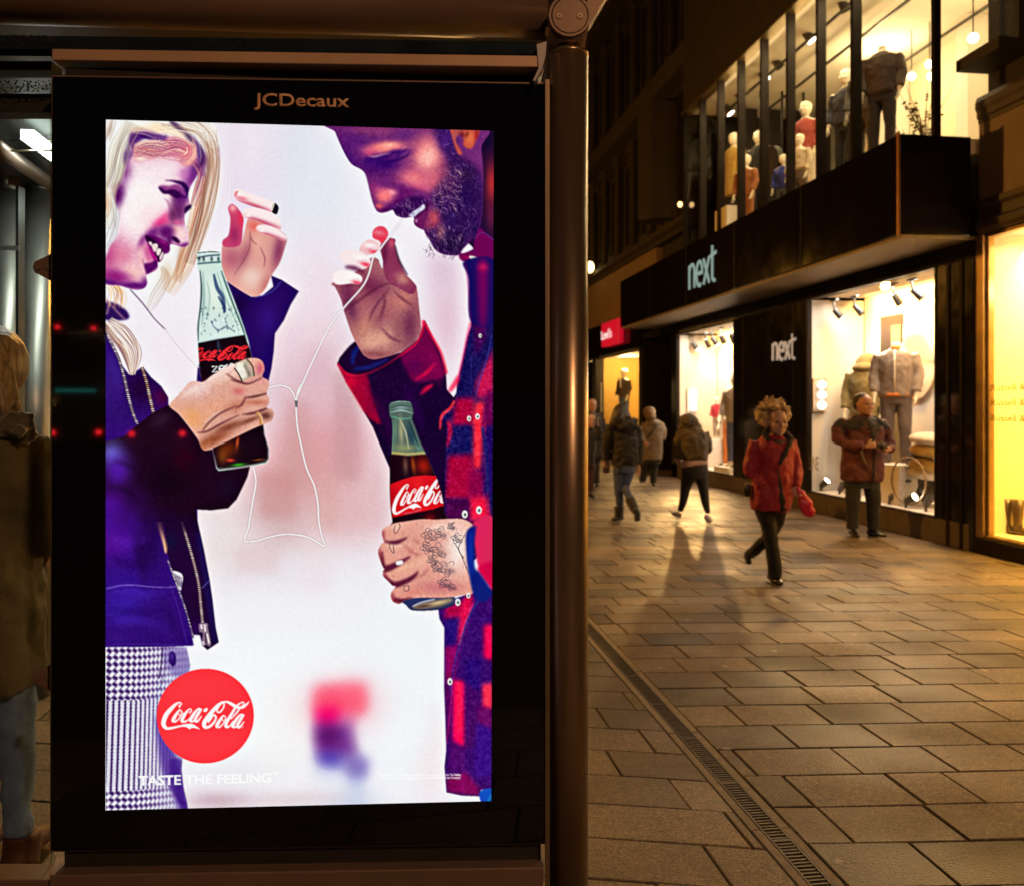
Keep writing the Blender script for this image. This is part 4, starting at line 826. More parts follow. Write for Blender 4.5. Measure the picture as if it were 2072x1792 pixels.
    liq = P.poly('C', [(883,215),(1050,180),(1290,140),(1345,280),(1440,800),(1470,1030),(1506,1150),(1505,1235),(1480,1272),(1300,1300),(1070,1335),(1048,1310),(1020,1200),(930,600),(900,480)], (32,10,28), 1, 1, mask=True, sm=False)
    P.line('C',[(885,205),(1050,170),(1285,132)],12,(190,214,216),.9,1,bz); P.blob('C',1060,230,16,80,(70,90,110),.7,-6,liq)
    script_word(P,'C',lambda x,y:(760+x*.295+ (y-450)*.0, 205+y*.22-(x-1000)*.018),(232,58,70),liq)
    P.blob('C',930,560,30,50,(110,26,60),.5,0,liq)
    for x,y,rx,ry,c,a,r in ((1150,1150,90,90,(116,50,22),.95,0),(1100,1210,50,80,(140,80,30),.8,0),(1230,1090,14,60,(226,110,60),.8,8),(1170,1250,40,16,(250,90,70),.8,0),(1400,1180,80,60,(36,8,30),.8,0),(1240,1290,70,14,(70,190,50),.9,-6),(1420,1245,60,8,(226,140,60),.6,-8)):
        P.blob('C',x,y,rx,ry,c,a,r,bz)
    P.line('C',[(1050,1325),(1200,1318),(1400,1285),(1500,1245)],14,(116,116,110),.8,1,bz); P.line('C',[(1462,1000),(1500,1140),(1502,1230)],9,(170,160,180),.8,1,bz); P.line('C',[(1022,1200),(1050,1320)],7,(170,170,180),.7,1,bz)
    # ---- sleeve and hand round the bottle
    sl = P.poly('C', [(600,775),(645,768),(720,850),(800,950),(880,1060),(940,1165),(1010,1155),(1045,1325),(1065,1347),(1200,1330),(1342,1308),(1320,1400),(1225,1600),(1150,1680),(1000,1697),(865,1690),(880,1800),(60,1800),(60,1095),(150,1070),(240,1040),(330,960),(480,840)], (38,8,36), 1, 1, mask=True, sm=False)
    Sb = lambda x,y,rx,ry,c,a=1,r=0: P.blob('C',x,y,rx,ry,c,a,r,sl)
    Sb(130,1200,120,130,(120,120,200),1,-30); Sb(180,1350,140,160,(96,40,170),.95); Sb(120,1650,200,170,(92,26,150),1); Sb(360,1600,150,160,(54,14,80),.8); Sb(560,900,110,60,(60,34,60),.8,-30); Sb(1150,1500,130,120,(34,14,44),.9); Sb(760,1250,110,140,(70,0,20),.55); Sb(620,1450,200,160,(24,4,28),.9)
    both = np.maximum(jk, sl)
    for x,y,rx,ry,c,a in ((110,1790,170,150,(84,26,150),1),(300,1800,130,130,(70,20,128),.95),(480,1800,110,120,(48,12,84),.95),(640,1800,110,110,(36,8,56),.95),(800,1800,90,90,(36,8,52),.95)): P.blob('C',x,y,rx,ry,c,a,0,both)
    for q,w in (([(150,1250),(330,1330),(420,1480)],[10,40,10]),([(90,1480),(260,1520),(380,1640)],[10,36,10]),([(700,1180),(820,1300),(980,1380)],[8,26,8])): P.line('C',q,w,(30,6,40),.5,6,sl)
    P.line('C',[(635,768),(720,850),(800,950),(880,1060),(940,1165)],8,(180,140,160),.7,1)
    hd = P.poly('C', [(632,772),(700,690),(760,620),(810,565),(870,555),(930,560),(1000,510),(1100,445),(1200,400),(1310,352),(1400,348),(1452,380),(1468,450),(1450,512),(1502,545),(1506,600),(1488,665),(1510,705),(1506,755),(1488,792),(1532,800),(1552,842),(1530,905),(1460,938),(1390,965),(1250,1032),(1080,1115),(940,1165),(880,1060),(800,950),(720,850)], (226,178,162), 1, 1, mask=True)
    Hb = lambda x,y,rx,ry,c,a=1,r=0: P.blob('C',x,y,rx,ry,c,a,r,hd)
    Hb(870,620,170,80,(238,208,204),.9,-20); Hb(1130,500,170,50,(240,204,190),.9,-22); Hb(850,880,120,90,(232,172,120),.9,35); Hb(1000,1080,200,50,(150,80,52),.95,-25); Hb(1150,960,150,40,(124,62,44),.75,-22); Hb(1200,780,120,60,(202,136,116),.8,-20); Hb(1000,800,150,70,(234,178,150),.8,-30); Hb(1420,560,90,30,(230,170,170),.8,0); Hb(1400,740,110,26,(196,120,100),.8,0); Hb(1480,860,60,40,(90,46,40),.75,0); Hb(1430,440,40,60,(206,110,130),.9); Hb(1240,640,60,40,(206,104,110),.6); Hb(950,1120,90,30,(190,130,100),.7,-25); Hb(1340,900,110,24,(110,52,40),.7,-22)
    for q,w in (([(1170,540),(1250,560),(1330,575),(1450,520)],[6,18,14,8]),([(1290,700),(1380,690),(1495,660)],[6,20,10]),([(1270,850),(1380,835),(1500,790)],[6,22,12]),([(1210,800),(1270,760),(1300,700)],[4,14,8]),([(920,1000),(980,920),(1080,840),(1230,770)],[6,16,14,5]),([(880,1010),(960,1000),(1090,930),(1250,850)],[6,14,14,6]),([(1110,470),(1180,520),(1250,560)],[4,10,8])):
        P.line('C',q,w,(86,32,44),.8,2,hd)
    for q,w in (([(930,960),(1000,880),(1100,810)],[5,16,5]),([(700,730),(820,640),(900,600)],[6,20,8])): P.line('C',q,w,(246,220,206),.6,3,hd)
    P.poly('C',[(1195,412),(1312,362),(1378,500),(1272,556)],(196,184,168),1,1,sm=False); P.poly('C',[(1215,420),(1290,390),(1330,480),(1270,530)],(240,232,214),.9,3); P.line('C',[(1290,400),(1340,510)],22,(110,96,84),.7,3)
    P.line('C',[(1183,412),(1240,490),(1272,560)],14,(90,72,70),.9); P.line('C',[(1312,356),(1362,420),(1378,510)],16,(112,94,84),.9)
    P.line('C',[(1400,826),(1432,870),(1440,940)],30,(196,140,96),1,1,hd); P.line('C',[(1412,830),(1445,880),(1450,930)],9,(240,220,180),.9,1,hd)
    for i in range(90):
        x = R.uniform(880,1500); y = R.uniform(420,960); P.line('C',[(x,y),(x+R.uniform(-16,16),y+R.uniform(14,40))],4,(120,60,60),.22,1,hd)
    P.grain(hd, 5, 'mid'); P.grain(hd, 22, 'fine'); P.grain(np.maximum(jk, sl), 16, 'fine')
    # white block letters of the label, half hidden by the fingers
    for q in ([(1005,425),(1052,420),(1010,474),(1058,466)],): P.line('C',q,13,(246,246,250),1,0,liq,sm=False)
    P.line('C',[(1072,446),(1106,440),(1104,420),(1082,418),(1068,440),(1078,462),(1106,456)],12,(246,246,250),1,0,liq); P.line('C',[(1124,452),(1120,412)],13,(246,246,250),1,0,liq); P.line('C',[(1122,424),(1145,406)],12,(246,246,250),1,0,liq)
    P.line('C',[(1160,420),(1178,398),(1200,412)],13,(246,246,250),1,0,liq)
    hd2 = P.poly('C',[(960,560),(1000,510),(1100,445),(1190,404),(1200,440),(1100,500)],(238,204,194),1,1)
    # ---- man: arm, jacket, neck
    arm = P.poly('D', [(320,395),(345,335),(480,190),(560,320),(650,350),(890,290),(1040,170),(1080,60),(1100,0),(1170,150),(1240,290),(1290,450),(1300,620),(1360,690),(1420,600),(1400,1792),(830,1792),(790,1320),(700,1110),(640,960),(575,850),(500,720),(400,560)], (36,4,58), 1, 1, mask=True, sm=False)
    Ab = lambda x,y,rx,ry,c,a=1,r=0: P.blob('D',x,y,rx,ry,c,a,r,arm)
    P.poly('D',[(320,395),(370,460),(480,500),(580,490),(620,640),(660,780),(712,930),(640,900),(560,830),(440,640)],(172,10,66),.95,4,arm); Ab(440,560,60,60,(214,20,74),.8); Ab(620,800,60,90,(140,6,70),.7)
    P.poly('D',[(880,310),(1040,180),(1110,20),(1200,220),(1270,400),(1290,500),(1020,560),(940,440)],(128,4,86),.95,5,arm); Ab(1000,420,80,80,(90,4,84),.7)
    P.line('D',[(1010,540),(1120,470),(1200,380)],[10,34,14],(214,26,84),.85,3,arm); P.line('D',[(1060,670),(1110,620),(1180,575)],[10,46,12],(232,30,86),.9,3,arm)
    P.line('D',[(325,390),(400,480),(500,500),(600,478),(760,400),(890,310),(1020,210),(1080,90),(1085,0)],[14,18,16,14,12,16,18,20,22],(236,40,84),.85,2)
    P.line('D',[(1090,10),(1180,170),(1250,300),(1300,480)],18,(250,50,90),.9,2); P.line('D',[(322,400),(420,590),(560,830)],10,(250,90,110),.8,2)
    P.poly('D',[(345,360),(480,200),(560,330),(660,360),(780,330),(660,420),(540,465),(430,450)],(38,4,58),1,2); P.line('D',[(455,400),(470,300),(520,230)],[20,40,20],(26,60,150),.8,4); P.line('D',[(470,440),(620,420),(780,350)],[20,30,16],(34,66,160),.85,4)
    Ab(1150,900,140,200,(28,2,52),.8); Ab(1000,620,90,60,(50,0,74),.6)
    tor = P.poly('D', [(1520,-20),(1512,60),(1480,150),(1440,350),(1392,560),(1380,700),(1340,780),(1250,830),(1240,980),(1290,900),(1300,1000),(1285,1300),(1288,1792),(1285,1830),(1300,1950),(1500,2200),(1600,2100),(1780,2100),(1780,-60)], (34,24,96), 1, 1, mask=True, sm=False)
    Tp = lambda q,c,a=1,f=8: P.poly('D',q,c,a,f,tor,'n',False)
    P.line('D',[(1512,10),(1480,150),(1440,350),(1392,560)],16,(236,40,110),.8,3)
    Tp([(1520,0),(1640,-10),(1650,140),(1560,330),(1540,120)],(84,8,92)); Tp([(1560,560),(1720,250),(1730,640),(1640,700),(1560,700)],(196,36,96)); Tp([(1380,700),(1545,690),(1540,950),(1340,950)],(176,14,76)); Tp([(1550,740),(1650,720),(1640,1000),(1620,1330),(1530,1330),(1530,900)],(246,62,84)); Tp([(1345,960),(1525,940),(1520,1190),(1330,1200)],(32,26,98))
    Tp([(1310,1210),(1520,1195),(1560,1350),(1545,1600),(1280,1600)],(172,12,74)); Tp([(1500,1350),(1650,1330),(1640,1600),(1500,1630)],(148,8,86)); Tp([(1500,1590),(1660,1570),(1700,1792),(1500,1800)],(232,40,86)); Tp([(1285,1610),(1500,1600),(1500,1800),(1285,1800)],(90,8,84)); Tp([(1660,640),(1730,620),(1730,950),(1610,960)],(120,10,90)); Tp([(1640,960),(1730,950),(1730,1560),(1650,1560),(1620,1300)],(52,18,110),.9)
    P.line('D',[(1310,900),(1330,1000),(1300,1130)],[30,40,20],(232,30,80),.8,4,tor); P.line('D',[(1320,640),(1380,560),(1400,500)],[30,46,20],(226,40,90),.8,4); P.line('D',[(1240,980),(1255,860),(1330,790),(1370,720)],[14,26,26,16],(248,70,84),.9,2)
    P.line('D',[(1700,130),(1660,330),(1590,560),(1560,680)],8,(60,80,170),.8,1,tor); P.line('D',[(1520,300),(1515,690)],7,(70,60,140),.6,1,tor)
    P.line('D',[(1650,900),(1640,1200),(1670,1560),(1690,1790)],8,(206,40,110),.7,1,tor); P.line('D',[(1620,960),(1660,1240),(1665,1540)],26,(38,36,110),.9,2,tor)
    for q,w,c,a in (([(700,700),(760,900),(820,1150)],[20,70,20],(70,4,80),.6),([(900,560),(1000,760),(1100,1000)],[20,80,20],(58,8,92),.6),([(560,520),(640,700),(730,900)],[14,50,14],(90,4,70),.5),([(1150,260),(1210,420),(1240,600)],[16,60,16],(160,16,96),.6)):
        P.line('D',q,w,c,a,9,arm)
    P.line('D',[(480,490),(700,430),(900,330)],[30,50,30],(20,2,40),.5,8,arm); P.grain(arm, 10, 'mid')
    P.grain(tor, 1.1*22, 'mid'); P.grain(tor, 40, 'fine'); P.grain(arm, 16, 'fine')
    P.poly('B',[(1330,55),(1760,40),(1760,1120),(1540,1180),(1450,1110),(1300,900)],(46,16,60),1,2)
    P.blob('B',1700,560,70,220,(190,62,70),.95); P.blob('B',1690,860,50,140,(120,40,80),.8); P.blob('B',1620,160,110,110,(26,12,56),.95); P.blob('B',1560,1000,80,120,(40,10,80),.8); P.blob('B',1590,520,40,250,(46,12,60),.8)
    P.poly('B',[(1540,1080),(1580,960),(1650,1010),(1730,1080),(1730,1260),(1560,1262),(1440,1260),(1402,1210),(1425,1180),(1480,1168),(1530,1155)],(118,10,96),1,2)
    P.poly('B',[(1425,1185),(1460,1090),(1530,1140),(1500,1165)],(240,226,236),1,1); P.blob('B',1500,1225,70,16,(206,20,110),.6); P.line('B',[(1540,1060),(1620,1000),(1740,1090)],7,(110,90,170),.7,1)
    P.poly('B',[(1495,1215),(1540,1215),(1585,1240),(1575,1258),(1520,1250)],(226,226,210),1,1)
    P.poly('B',[(1450,1262),(1730,1262),(1730,1800),(1512,1800),(1490,1420)],(36,20,104),1,2); P.poly('B',[(1570,1290),(1660,1290),(1650,1800),(1590,1800)],(140,6,100),.8,8); P.line('B',[(1455,1270),(1480,1400),(1510,1790)],10,(160,30,120),.7,2); P.blob('B',1620,1310,50,40,(210,40,110),.7)
    # ---- man's head
    hm = P.poly('B', [(285,30),(300,115),(345,225),(400,335),(450,402),(520,440),(562,475),(585,540),(605,620),(632,730),(660,800),(692,828),(750,826),(800,806),(818,812),(845,855),(910,876),(962,868),(990,862),(1004,880),(1000,915),(1016,945),(1060,972),(1090,985),(1100,1010),(1140,1070),(1180,1142),(1240,1190),(1330,1208),(1400,1203),(1440,1150),(1520,1060),(1600,900),(1620,500),(1600,240),(1580,30)], (126,56,124), 1, 1, mask=True)
    Mb = lambda x,y,rx,ry,c,a=1,r=0,h=1.0: P.blob('B',x,y,rx,ry,c,a,r,hm,'n',h)
    Mb(470,170,200,180,(104,40,124),1); Mb(420,330,70,140,(92,34,122),.9,-25); Mb(560,90,200,50,(150,70,120),.7); Mb(760,100,160,60,(160,76,124),.7)
    Mb(740,240,180,56,(236,134,140),1,-8,1.4); Mb(780,225,90,30,(246,186,164),.9,-8); Mb(600,290,60,40,(220,100,140),.8); Mb(930,130,160,60,(110,50,130),.8)
    Mb(1120,300,170,190,(232,136,140),1,0,1.3); Mb(1120,330,90,120,(252,178,172),.95,20); Mb(1010,500,200,90,(230,128,142),.95,15); Mb(1190,520,90,110,(226,126,138),.9); Mb(1060,590,120,40,(206,100,140),.7,20)
    Mb(700,400,200,80,(70,18,118),1,0,1.4); Mb(610,430,60,60,(88,24,116),.9); Mb(880,310,110,30,(84,26,122),.9,-20); Mb(760,490,150,50,(92,26,110),.9)
    Mb(660,610,60,60,(166,70,136),.9); Mb(760,560,110,40,(120,44,122),.85); Mb(760,640,90,34,(214,106,140),.8,8); Mb(740,680,80,60,(238,134,140),1,5,1.3); Mb(800,645,50,26,(250,170,180),.9); Mb(690,770,40,30,(232,120,126),.9); Mb(760,800,80,20,(92,16,96),.9,-12)
    Mb(930,640,90,40,(120,30,116),.9,25); Mb(1010,720,120,40,(120,44,110),.8,15); Mb(870,740,40,70,(132,20,110),.8,20)
    # beard
    brd = P.poly('B',[(1180,60),(1340,55),(1400,300),(1560,420),(1640,700),(1600,900),(1450,1130),(1400,1205),(1330,1208),(1240,1190),(1180,1142),(1130,1060),(1100,1000),(1180,900),(1160,760),(1150,660),(1240,560),(1290,480),(1290,330),(1230,220)],(62,24,92),.93,9,hm,mask=True)
    for x,y,rx,ry,c,a,r in ((1330,560,120,120,(110,56,104),.75,0),(1260,470,60,90,(170,90,120),.6,0),(1280,180,80,120,(90,40,128),.9,0),(1450,700,110,240,(44,14,84),.9,0),(1300,900,110,130,(52,22,92),.85,0),(1330,1100,130,90,(40,18,66),.95,0),(1180,880,60,90,(190,84,112),.9,-10),(1240,1000,40,80,(190,130,130),.8,10),(1130,930,50,60,(160,70,100),.7,0),(1560,1000,60,120,(40,10,84),.8,0),(1480,480,70,70,(56,24,70),.8,0)):
        P.blob('B',x,y,rx,ry,c,a,r,hm)
    ms = P.poly('B',[(800,800),(840,760),(900,710),(1000,680),(1100,700),(1140,760),(1090,760),(1040,800),(980,860),(920,878),(850,858),(815,830)],(64,16,92),.92,4,hm,mask=True)
    P.poly('B',[(960,862),(1000,820),(1060,775),(1120,740),(1130,780),(1100,880),(1060,970),(1010,940),(1000,890)],(84,20,84),.95,3,hm)
    P.poly('B',[(955,858),(985,822),(1040,788),(1085,752),(1098,770),(1090,796),(1040,832),(1000,866)],(206,204,228),1,1); P.line('B',[(985,822),(1002,860)],5,(120,110,160),.7); P.line('B',[(1042,788),(1050,824)],5,(120,110,160),.7)
    P.poly('B',[(1000,890),(1040,860),(1110,800),(1110,880),(1080,965),(1040,968),(1008,936)],(124,42,106),.95,3,hm); P.blob('B',1020,900,10,18,(226,190,220),.8); P.blob('B',1180,860,44,60,(206,104,116),.8,10,hm)
    # lids, brow, creases
    P.line('M',[(600,640),(760,610),(950,560),(1100,480),(1250,480),(1330,440)],[60,70,70,80,50,10],(62,14,110),.9,4,hm)
    P.line('M',[(780,640),(950,660),(1130,640),(1290,560),(1380,510)],[16,36,40,30,6],(50,6,96),.95,3,hm); P.line('M',[(850,740),(950,730),(1040,690)],[12,36,10],(54,8,100),.8,3,hm)
    P.line('M',[(650,560),(760,570),(870,540),(1050,500)],[10,26,20,8],(240,196,206),.8,2,hm)
    for q in ([(1200,650),(1400,640),(1540,700)],[(1130,770),(1220,750),(1420,790),(1600,830)],[(1250,700),(1420,720)]): P.line('M',q,[5,14]+[6]*(len(q)-2),(150,60,130),.6,2,hm)
    for q in ([(1220,560),(1340,480)],[(1260,420),(1320,370)]): P.line('M',q,16,(246,190,186),.7,3,hm)
    P.line('M',[(1150,1030),(1250,1110),(1450,1170),(1600,1210),(1750,1330)],[20,60,70,60,20],(102,24,116),.7,8,hm)
    P.line('M',[(1190,1180),(1240,1260),(1210,1350),(1100,1420),(980,1500)],[16,46,46,46,20],(86,10,100),.85,5,hm)
    P.line('M',[(30,30),(90,190),(230,480),(350,690),(520,790),(600,900),(650,1080),(720,1360),(800,1530),(900,1570),(1050,1520)],9,(70,20,90),.7,1)
    r2 = random.Random(8)
    def hairs(n, box, ang, spread, ln, w, cols, a, clip, tile='B'):
        for i in range(n):
            x = r2.uniform(box[0],box[2]); y = r2.uniform(box[1],box[3]); t = math.radians(ang+r2.gauss(0,spread)); l = ln*r2.uniform(.5,1.4); b = r2.uniform(-.5,.5)
            P.line(tile,[(x,y),(x+l*.5*math.cos(t),y+l*.5*math.sin(t)),(x+l*math.cos(t+b),y+l*math.sin(t+b))],[w,w,w*.4],r2.choice(cols),a*r2.uniform(.4,1),0,clip)
    hairs(900,(1120,80,1640,1210),60,40,46,5,[(120,80,150),(40,10,60),(180,150,195),(30,6,60),(90,56,124),(50,16,80)],.55,brd)
    hairs(240,(1130,400,1420,800),50,25,60,5,[(210,160,190),(60,20,80),(236,200,200)],.55,brd)
    hairs(140,(1120,930,1440,1200),70,30,50,5,[(206,170,190),(150,120,160),(30,10,40)],.6,brd)
    hairs(130,(820,690,1130,870),75,16,44,5,[(170,120,170),(40,4,70),(220,190,210)],.6,ms)
    hairs(60,(1110,980,1420,1215),100,30,40,4,[(60,30,70)],.8,None)
    Mb(1120,330,90,120,(254,196,182),.6,20); Mb(1000,560,190,60,(238,128,150),.5,15); Mb(740,250,150,36,(250,160,160),.5,-8); Mb(720,690,60,50,(248,140,146),.6); Mb(980,520,120,40,(240,160,156),.5,15); P.grain(hm, 30, 'fine'); P.grain(hm, 10, 'mid'); 
    ear = P.poly('B',[(1335,50),(1570,50),(1580,110),(1545,190),(1520,240),(1480,248),(1440,215),(1440,170),(1400,120),(1370,180),(1430,290),(1390,290),(1340,150)],(196,96,84),1,2,mask=True)
    P.blob('B',1500,150,60,70,(226,130,90),.8,0,ear); P.blob('B',1420,130,30,40,(90,20,50),.8,0,ear); P.blob('B',1560,140,26,110,(150,26,44),.7,0,ear); P.blob('B',1370,120,30,80,(176,96,106),.8,0,ear); P.blob('B',1470,120,16,30,(120,50,40),.8,20,ear)
    # ---- his raised hand
    mh = P.poly('D', [(280,-330),(300,-290),(350,-190),(380,-80),(405,0),(440,100),(490,210),(560,315),(650,352),(850,300),(1000,205),(1062,100),(1062,0),(1050,-100),(1040,-200),(1018,-305),(940,-395),(800,-450),(640,-560),(500,-440)], (176,116,124), 1, 1, mask=True)
    hb = lambda x,y,rx,ry,c,a=1,r=0: P.blob('D',x,y,rx,ry,c,a,r,mh)
    hb(720,160,200,130,(216,166,150),1); hb(560,60,120,140,(206,146,130),.9,40); hb(620,-300,150,120,(134,58,92),1); hb(420,-240,80,140,(140,66,104),.9); hb(960,40,80,220,(126,62,94),.95); hb(900,-180,110,140,(206,140,130),.9,40); hb(760,-90,120,60,(190,120,120),.7,-50); hb(640,300,160,40,(140,76,86),.8)
    hb(440,-120,60,160,(112,52,90),.8,-14); hb(560,-160,70,120,(176,104,116),.6); hb(700,-20,60,120,(150,84,104),.55,30); hb(860,120,60,160,(150,90,100),.6); hb(620,190,110,90,(228,180,160),.8)
    for q in ([(370,-60),(520,-180),(700,-300),(800,-330)],[(600,20),(660,-120),(790,-290)],[(700,-10),(740,-140),(730,-220)],[(820,-260),(900,-190),(990,-130)],[(700,60),(800,160),(900,200)]): P.line('D',q,[6]+[20]*(len(q)-2)+[6],(104,40,72),.75,3,mh)
    tb = P.poly('B',[(700,1130),(770,1060),(800,1058),(836,1072),(832,1130),(868,1260),(940,1400),(1025,1490),(980,1560),(860,1500),(790,1465),(740,1400),(722,1260)],(150,70,104),1,1,mask=True)
    P.blob('B',800,1100,30,50,(214,110,130),.8,0,tb); P.blob('B',900,1420,70,60,(206,150,140),.9,30,tb); P.blob('B',740,1200,26,90,(110,36,80),.8,0,tb); P.line('B',[(832,1120),(870,1260),(945,1390)],[10,18,10],(80,40,66),.9,2)
    P.line('B',[(690,1190),(705,1260),(720,1330)],[20,30,8],(228,230,242),1,1)
    for i,(q,c) in enumerate(((([(630,1040),(640,985),(690,952),(740,962),(772,1010),(760,1055),(715,1110),(690,1085),(645,1065)]),(226,92,116)),
        (([(512,1165),(540,1110),(600,1072),(660,1085),(697,1115),(690,1165),(640,1200),(580,1212),(540,1190)]),(240,196,200)),
        (([(348,1230),(365,1185),(420,1165),(500,1180),(590,1230),(615,1275),(590,1320),(530,1342),(470,1310),(400,1300),(360,1270)]),(248,226,226)),
        (([(282,1420),(300,1370),(370,1350),(450,1362),(530,1400),(540,1440),(510,1472),(440,1468),(340,1480),(295,1465)]),(250,236,234)))):
        m = P.poly('B',q,c,1,1,mask=True); x = max(a for a,b in q); y = sum(b for a,b in q)/len(q)
        P.blob('B',x-40,y+40,60,26,(226,70,100),.85,20,m); P.blob('B',x-90,y-20,60,24,(255,250,246),.8 if i else .3,10,m)
        P.poly('B',[(x-80,y-10),(x-30,y),(x-20,y+22),(x-70,y+14)],(238,206,214),.8 if i else 0,1,m)
    P.line('B',[(390,1320),(470,1330),(560,1370)],[20,40,20],(110,40,80),.8,4); P.line('B',[(300,1490),(400,1495),(440,1480)],[10,20,10],(130,60,90),.7,3)
    for i in range(110):
        x = R.uniform(300,1050); y = R.uniform(-330,330); P.line('D',[(x,y),(x+R.uniform(20,60),y+R.uniform(-50,-10))],4,(96,40,66),.24,1,mh)
    P.grain(mh, 6, 'mid'); P.grain(mh, 26, 'fine')
    # ---- white earphone cord
    def cord(tile, q, w=11):
        P.line(tile,q,w+4,(150,130,140),.55,1); P.line(tile,q,w,(240,238,236),1,0); P.line(tile,[(x-2,y-2) for x,y in q],w*.4,(255,255,255),.8,0)
    cord('B',[(905,878),(820,1000),(740,1100),(690,1170),(640,1230),(600,1380),(540,1500),(400,1660),(290,1795),(220,1915),(120,2125),(20,2350),(-40,2500),(-46,2530)],13)
    cord('C',[(1508,612),(1560,596),(1620,590),(1690,615),(1732,680),(1746,730)],12); cord('C',[(1800,575),(1765,640),(1750,730)],12)
    cord('C',[(1748,780),(1760,950),(1790,1100),(1842,1320),(1912,1480),(1945,1650),(1953,1792),(1978,1920),(2006,2010)],13)
    cord('E',[(2006,415),(1990,425),(1900,365),(1800,328),(1650,318),(1500,350),(1400,380),(1310,385),(1296,360),(1330,262),(1345,200)],13) if 0 else cord('E',[(2006,215),(1990,224),(1900,165),(1800,132),(1650,120),(1500,150),(1400,180),(1310,185),(1296,160),(1330,62),(1340,-8),(1370,-190),(1395,-350),(1372,-480)],13)
    P.poly('C',[(1735,722),(1765,722),(1762,785),(1742,785)],(130,126,130),1,0,sm=False)
    # ---- his bottle
    bb = P.poly('D', [(785,770),(800,742),(880,724),(970,732),(987,765),(1000,830),(990,885),(1020,970),(1060,1080),(1110,1190),(1160,1300),(1212,1430),(1252,1560),(1280,1700),(1290,1850),(840,1850),(818,1792),(800,1650),(793,1500),(795,1350),(808,1180),(816,1000),(808,895),(788,850)], (92,110,104), 1, 1, mask=True)
    bl = lambda x,y,rx,ry,c,a=1,r=0: P.blob('D',x,y,rx,ry,c,a,r,bb)
    bl(890,1000,26,140,(176,172,140),.9,-3); bl(985,1060,34,140,(44,76,90),.9,-16); bl(840,980,12,120,(120,150,130),.8); bl(930,1140,130,40,(150,156,116),.9); bl(890,780,70,30,(150,170,176),.8); bl(1040,1120,20,80,(110,150,140),.7,-20)
    for q,w,c in (([(790,790),(880,765),(985,775)],9,(40,70,66)),([(795,830),(890,810),(995,835)],9,(190,220,216)),([(800,860),(890,885),(985,875)],10,(120,190,160)),([(812,900),(820,1010),(812,1190)],9,(140,180,160)),([(995,890),(1060,1060),(1120,1200)],10,(150,190,190)),([(800,745),(880,728),(970,735)],7,(190,220,226)),([(960,900),(1000,1010),(1050,1130)],14,(36,60,70)),([(880,890),(930,1000),(960,1150)],16,(190,190,160))):
        P.line('D',q,[w*.5,w,w*.5],c,.9,1,bb)
    lq = P.poly('D',[(806,1200),(960,1212),(1112,1200),(1160,1300),(1212,1430),(1252,1560),(1280,1700),(1290,1850),(840,1850),(818,1792),(800,1650),(793,1500),(795,1350)],(40,8,26),1,1,mask=True)
    P.line('D',[(808,1185),(950,1195),(1110,1185)],24,(196,180,120),.9,2,bb)
    lb = lambda x,y,rx,ry,c,a=1,r=0: P.blob('D',x,y,rx,ry,c,a,r,lq)
    lb(1090,1300,70,90,(166,40,26),.95,-20); lb(930,1290,26,90,(130,96,80),.8,-3); lb(1000,1290,20,90,(196,100,40),.7,-8); lb(1150,1780,60,60,(150,26,34),.8); lb(1000,1800,60,40,(36,10,40),.7)
    lab = P.poly('D',[(794,1466),(900,1425),(1000,1395),(1110,1384),(1205,1392),(1240,1500),(1278,1655),(1180,1690),(1050,1715),(930,1740),(818,1764),(800,1650)],(212,34,50),1,1,mask=True,sm=False)
    P.blob('D',1060,1540,50,160,(236,66,66),.7,-8,lab); P.blob('D',1240,1540,50,160,(170,20,40),.7,-14,lab); P.blob('D',820,1600,30,140,(176,24,44),.6,0,lab)
    script_word(P,'D',lambda x,y:(762+x*.335+(y-450)*-.02, 1352+y*.44-(x-800)*.075+((x-900)/900)**2*26),(246,244,250),lab)
    for q,c in (([(920,1730),(1000,1716)],(190,190,206)),([(1010,1712),(1075,1690)],(200,196,206))): P.line('D',q,7,c,.6,1)
    # ---- his lower sleeve, second hand
    ls = P.poly('F', [(1230,800),(1240,880),(1285,960),(1285,1500),(1297,1792),(1305,2060),(1290,2210),(1310,2440),(1450,2470),(1610,2478),(1620,2420),(1780,2410),(1780,620),(1690,610),(1560,640),(1400,690),(1300,760)], (70,16,116), 1, 1, mask=True, sm=False)
    Lp = lambda q,c,a=1,f=7: P.poly('F',q,c,a,f,ls,'n',False)
    Lp([(1290,770),(1450,720),(1520,660),(1540,760),(1480,880),(1290,900)],(176,14,90)); Lp([(1285,880),(1470,870),(1440,1120),(1285,1130)],(52,24,124)); Lp([(1460,700),(1540,660),(1460,1000),(1400,1160),(1420,900)],(226,30,96)); Lp([(1285,1130),(1420,1120),(1370,1450),(1290,1460)],(150,10,110)); Lp([(1360,1430),(1470,1450),(1475,2030),(1360,2040)],(246,14,104)); Lp([(1400,1430),(1440,1440),(1440,1900),(1400,1910)],(255,70,100),.8,8); Lp([(1290,1450),(1350,1450),(1340,1950),(1305,1960)],(120,10,110))
    Lp([(1640,940),(1730,930),(1730,1260),(1640,1230)],(240,20,96)); Lp([(1625,1470),(1730,1460),(1730,1700),(1625,1690)],(252,70,104)); Lp([(1470,1230),(1620,1240),(1600,1560),(1480,1460)],(56,18,124)); Lp([(1560,1640),(1730,1700),(1730,1900),(1600,1860),(1530,1780)],(128,16,110),.8); Lp([(1560,1800),(1730,1880),(1730,2300),(1560,2300)],(72,22,140)); Lp([(1480,1460),(1620,1560),(1540,2050),(1480,2040)],(84,14,108)); Lp([(1310,2300),(1480,2250),(1600,2400),(1600,2478),(1310,2440)],(140,10,104)); Lp([(1340,1960),(1470,2040),(1480,2250),(1320,2280)],(92,16,116))
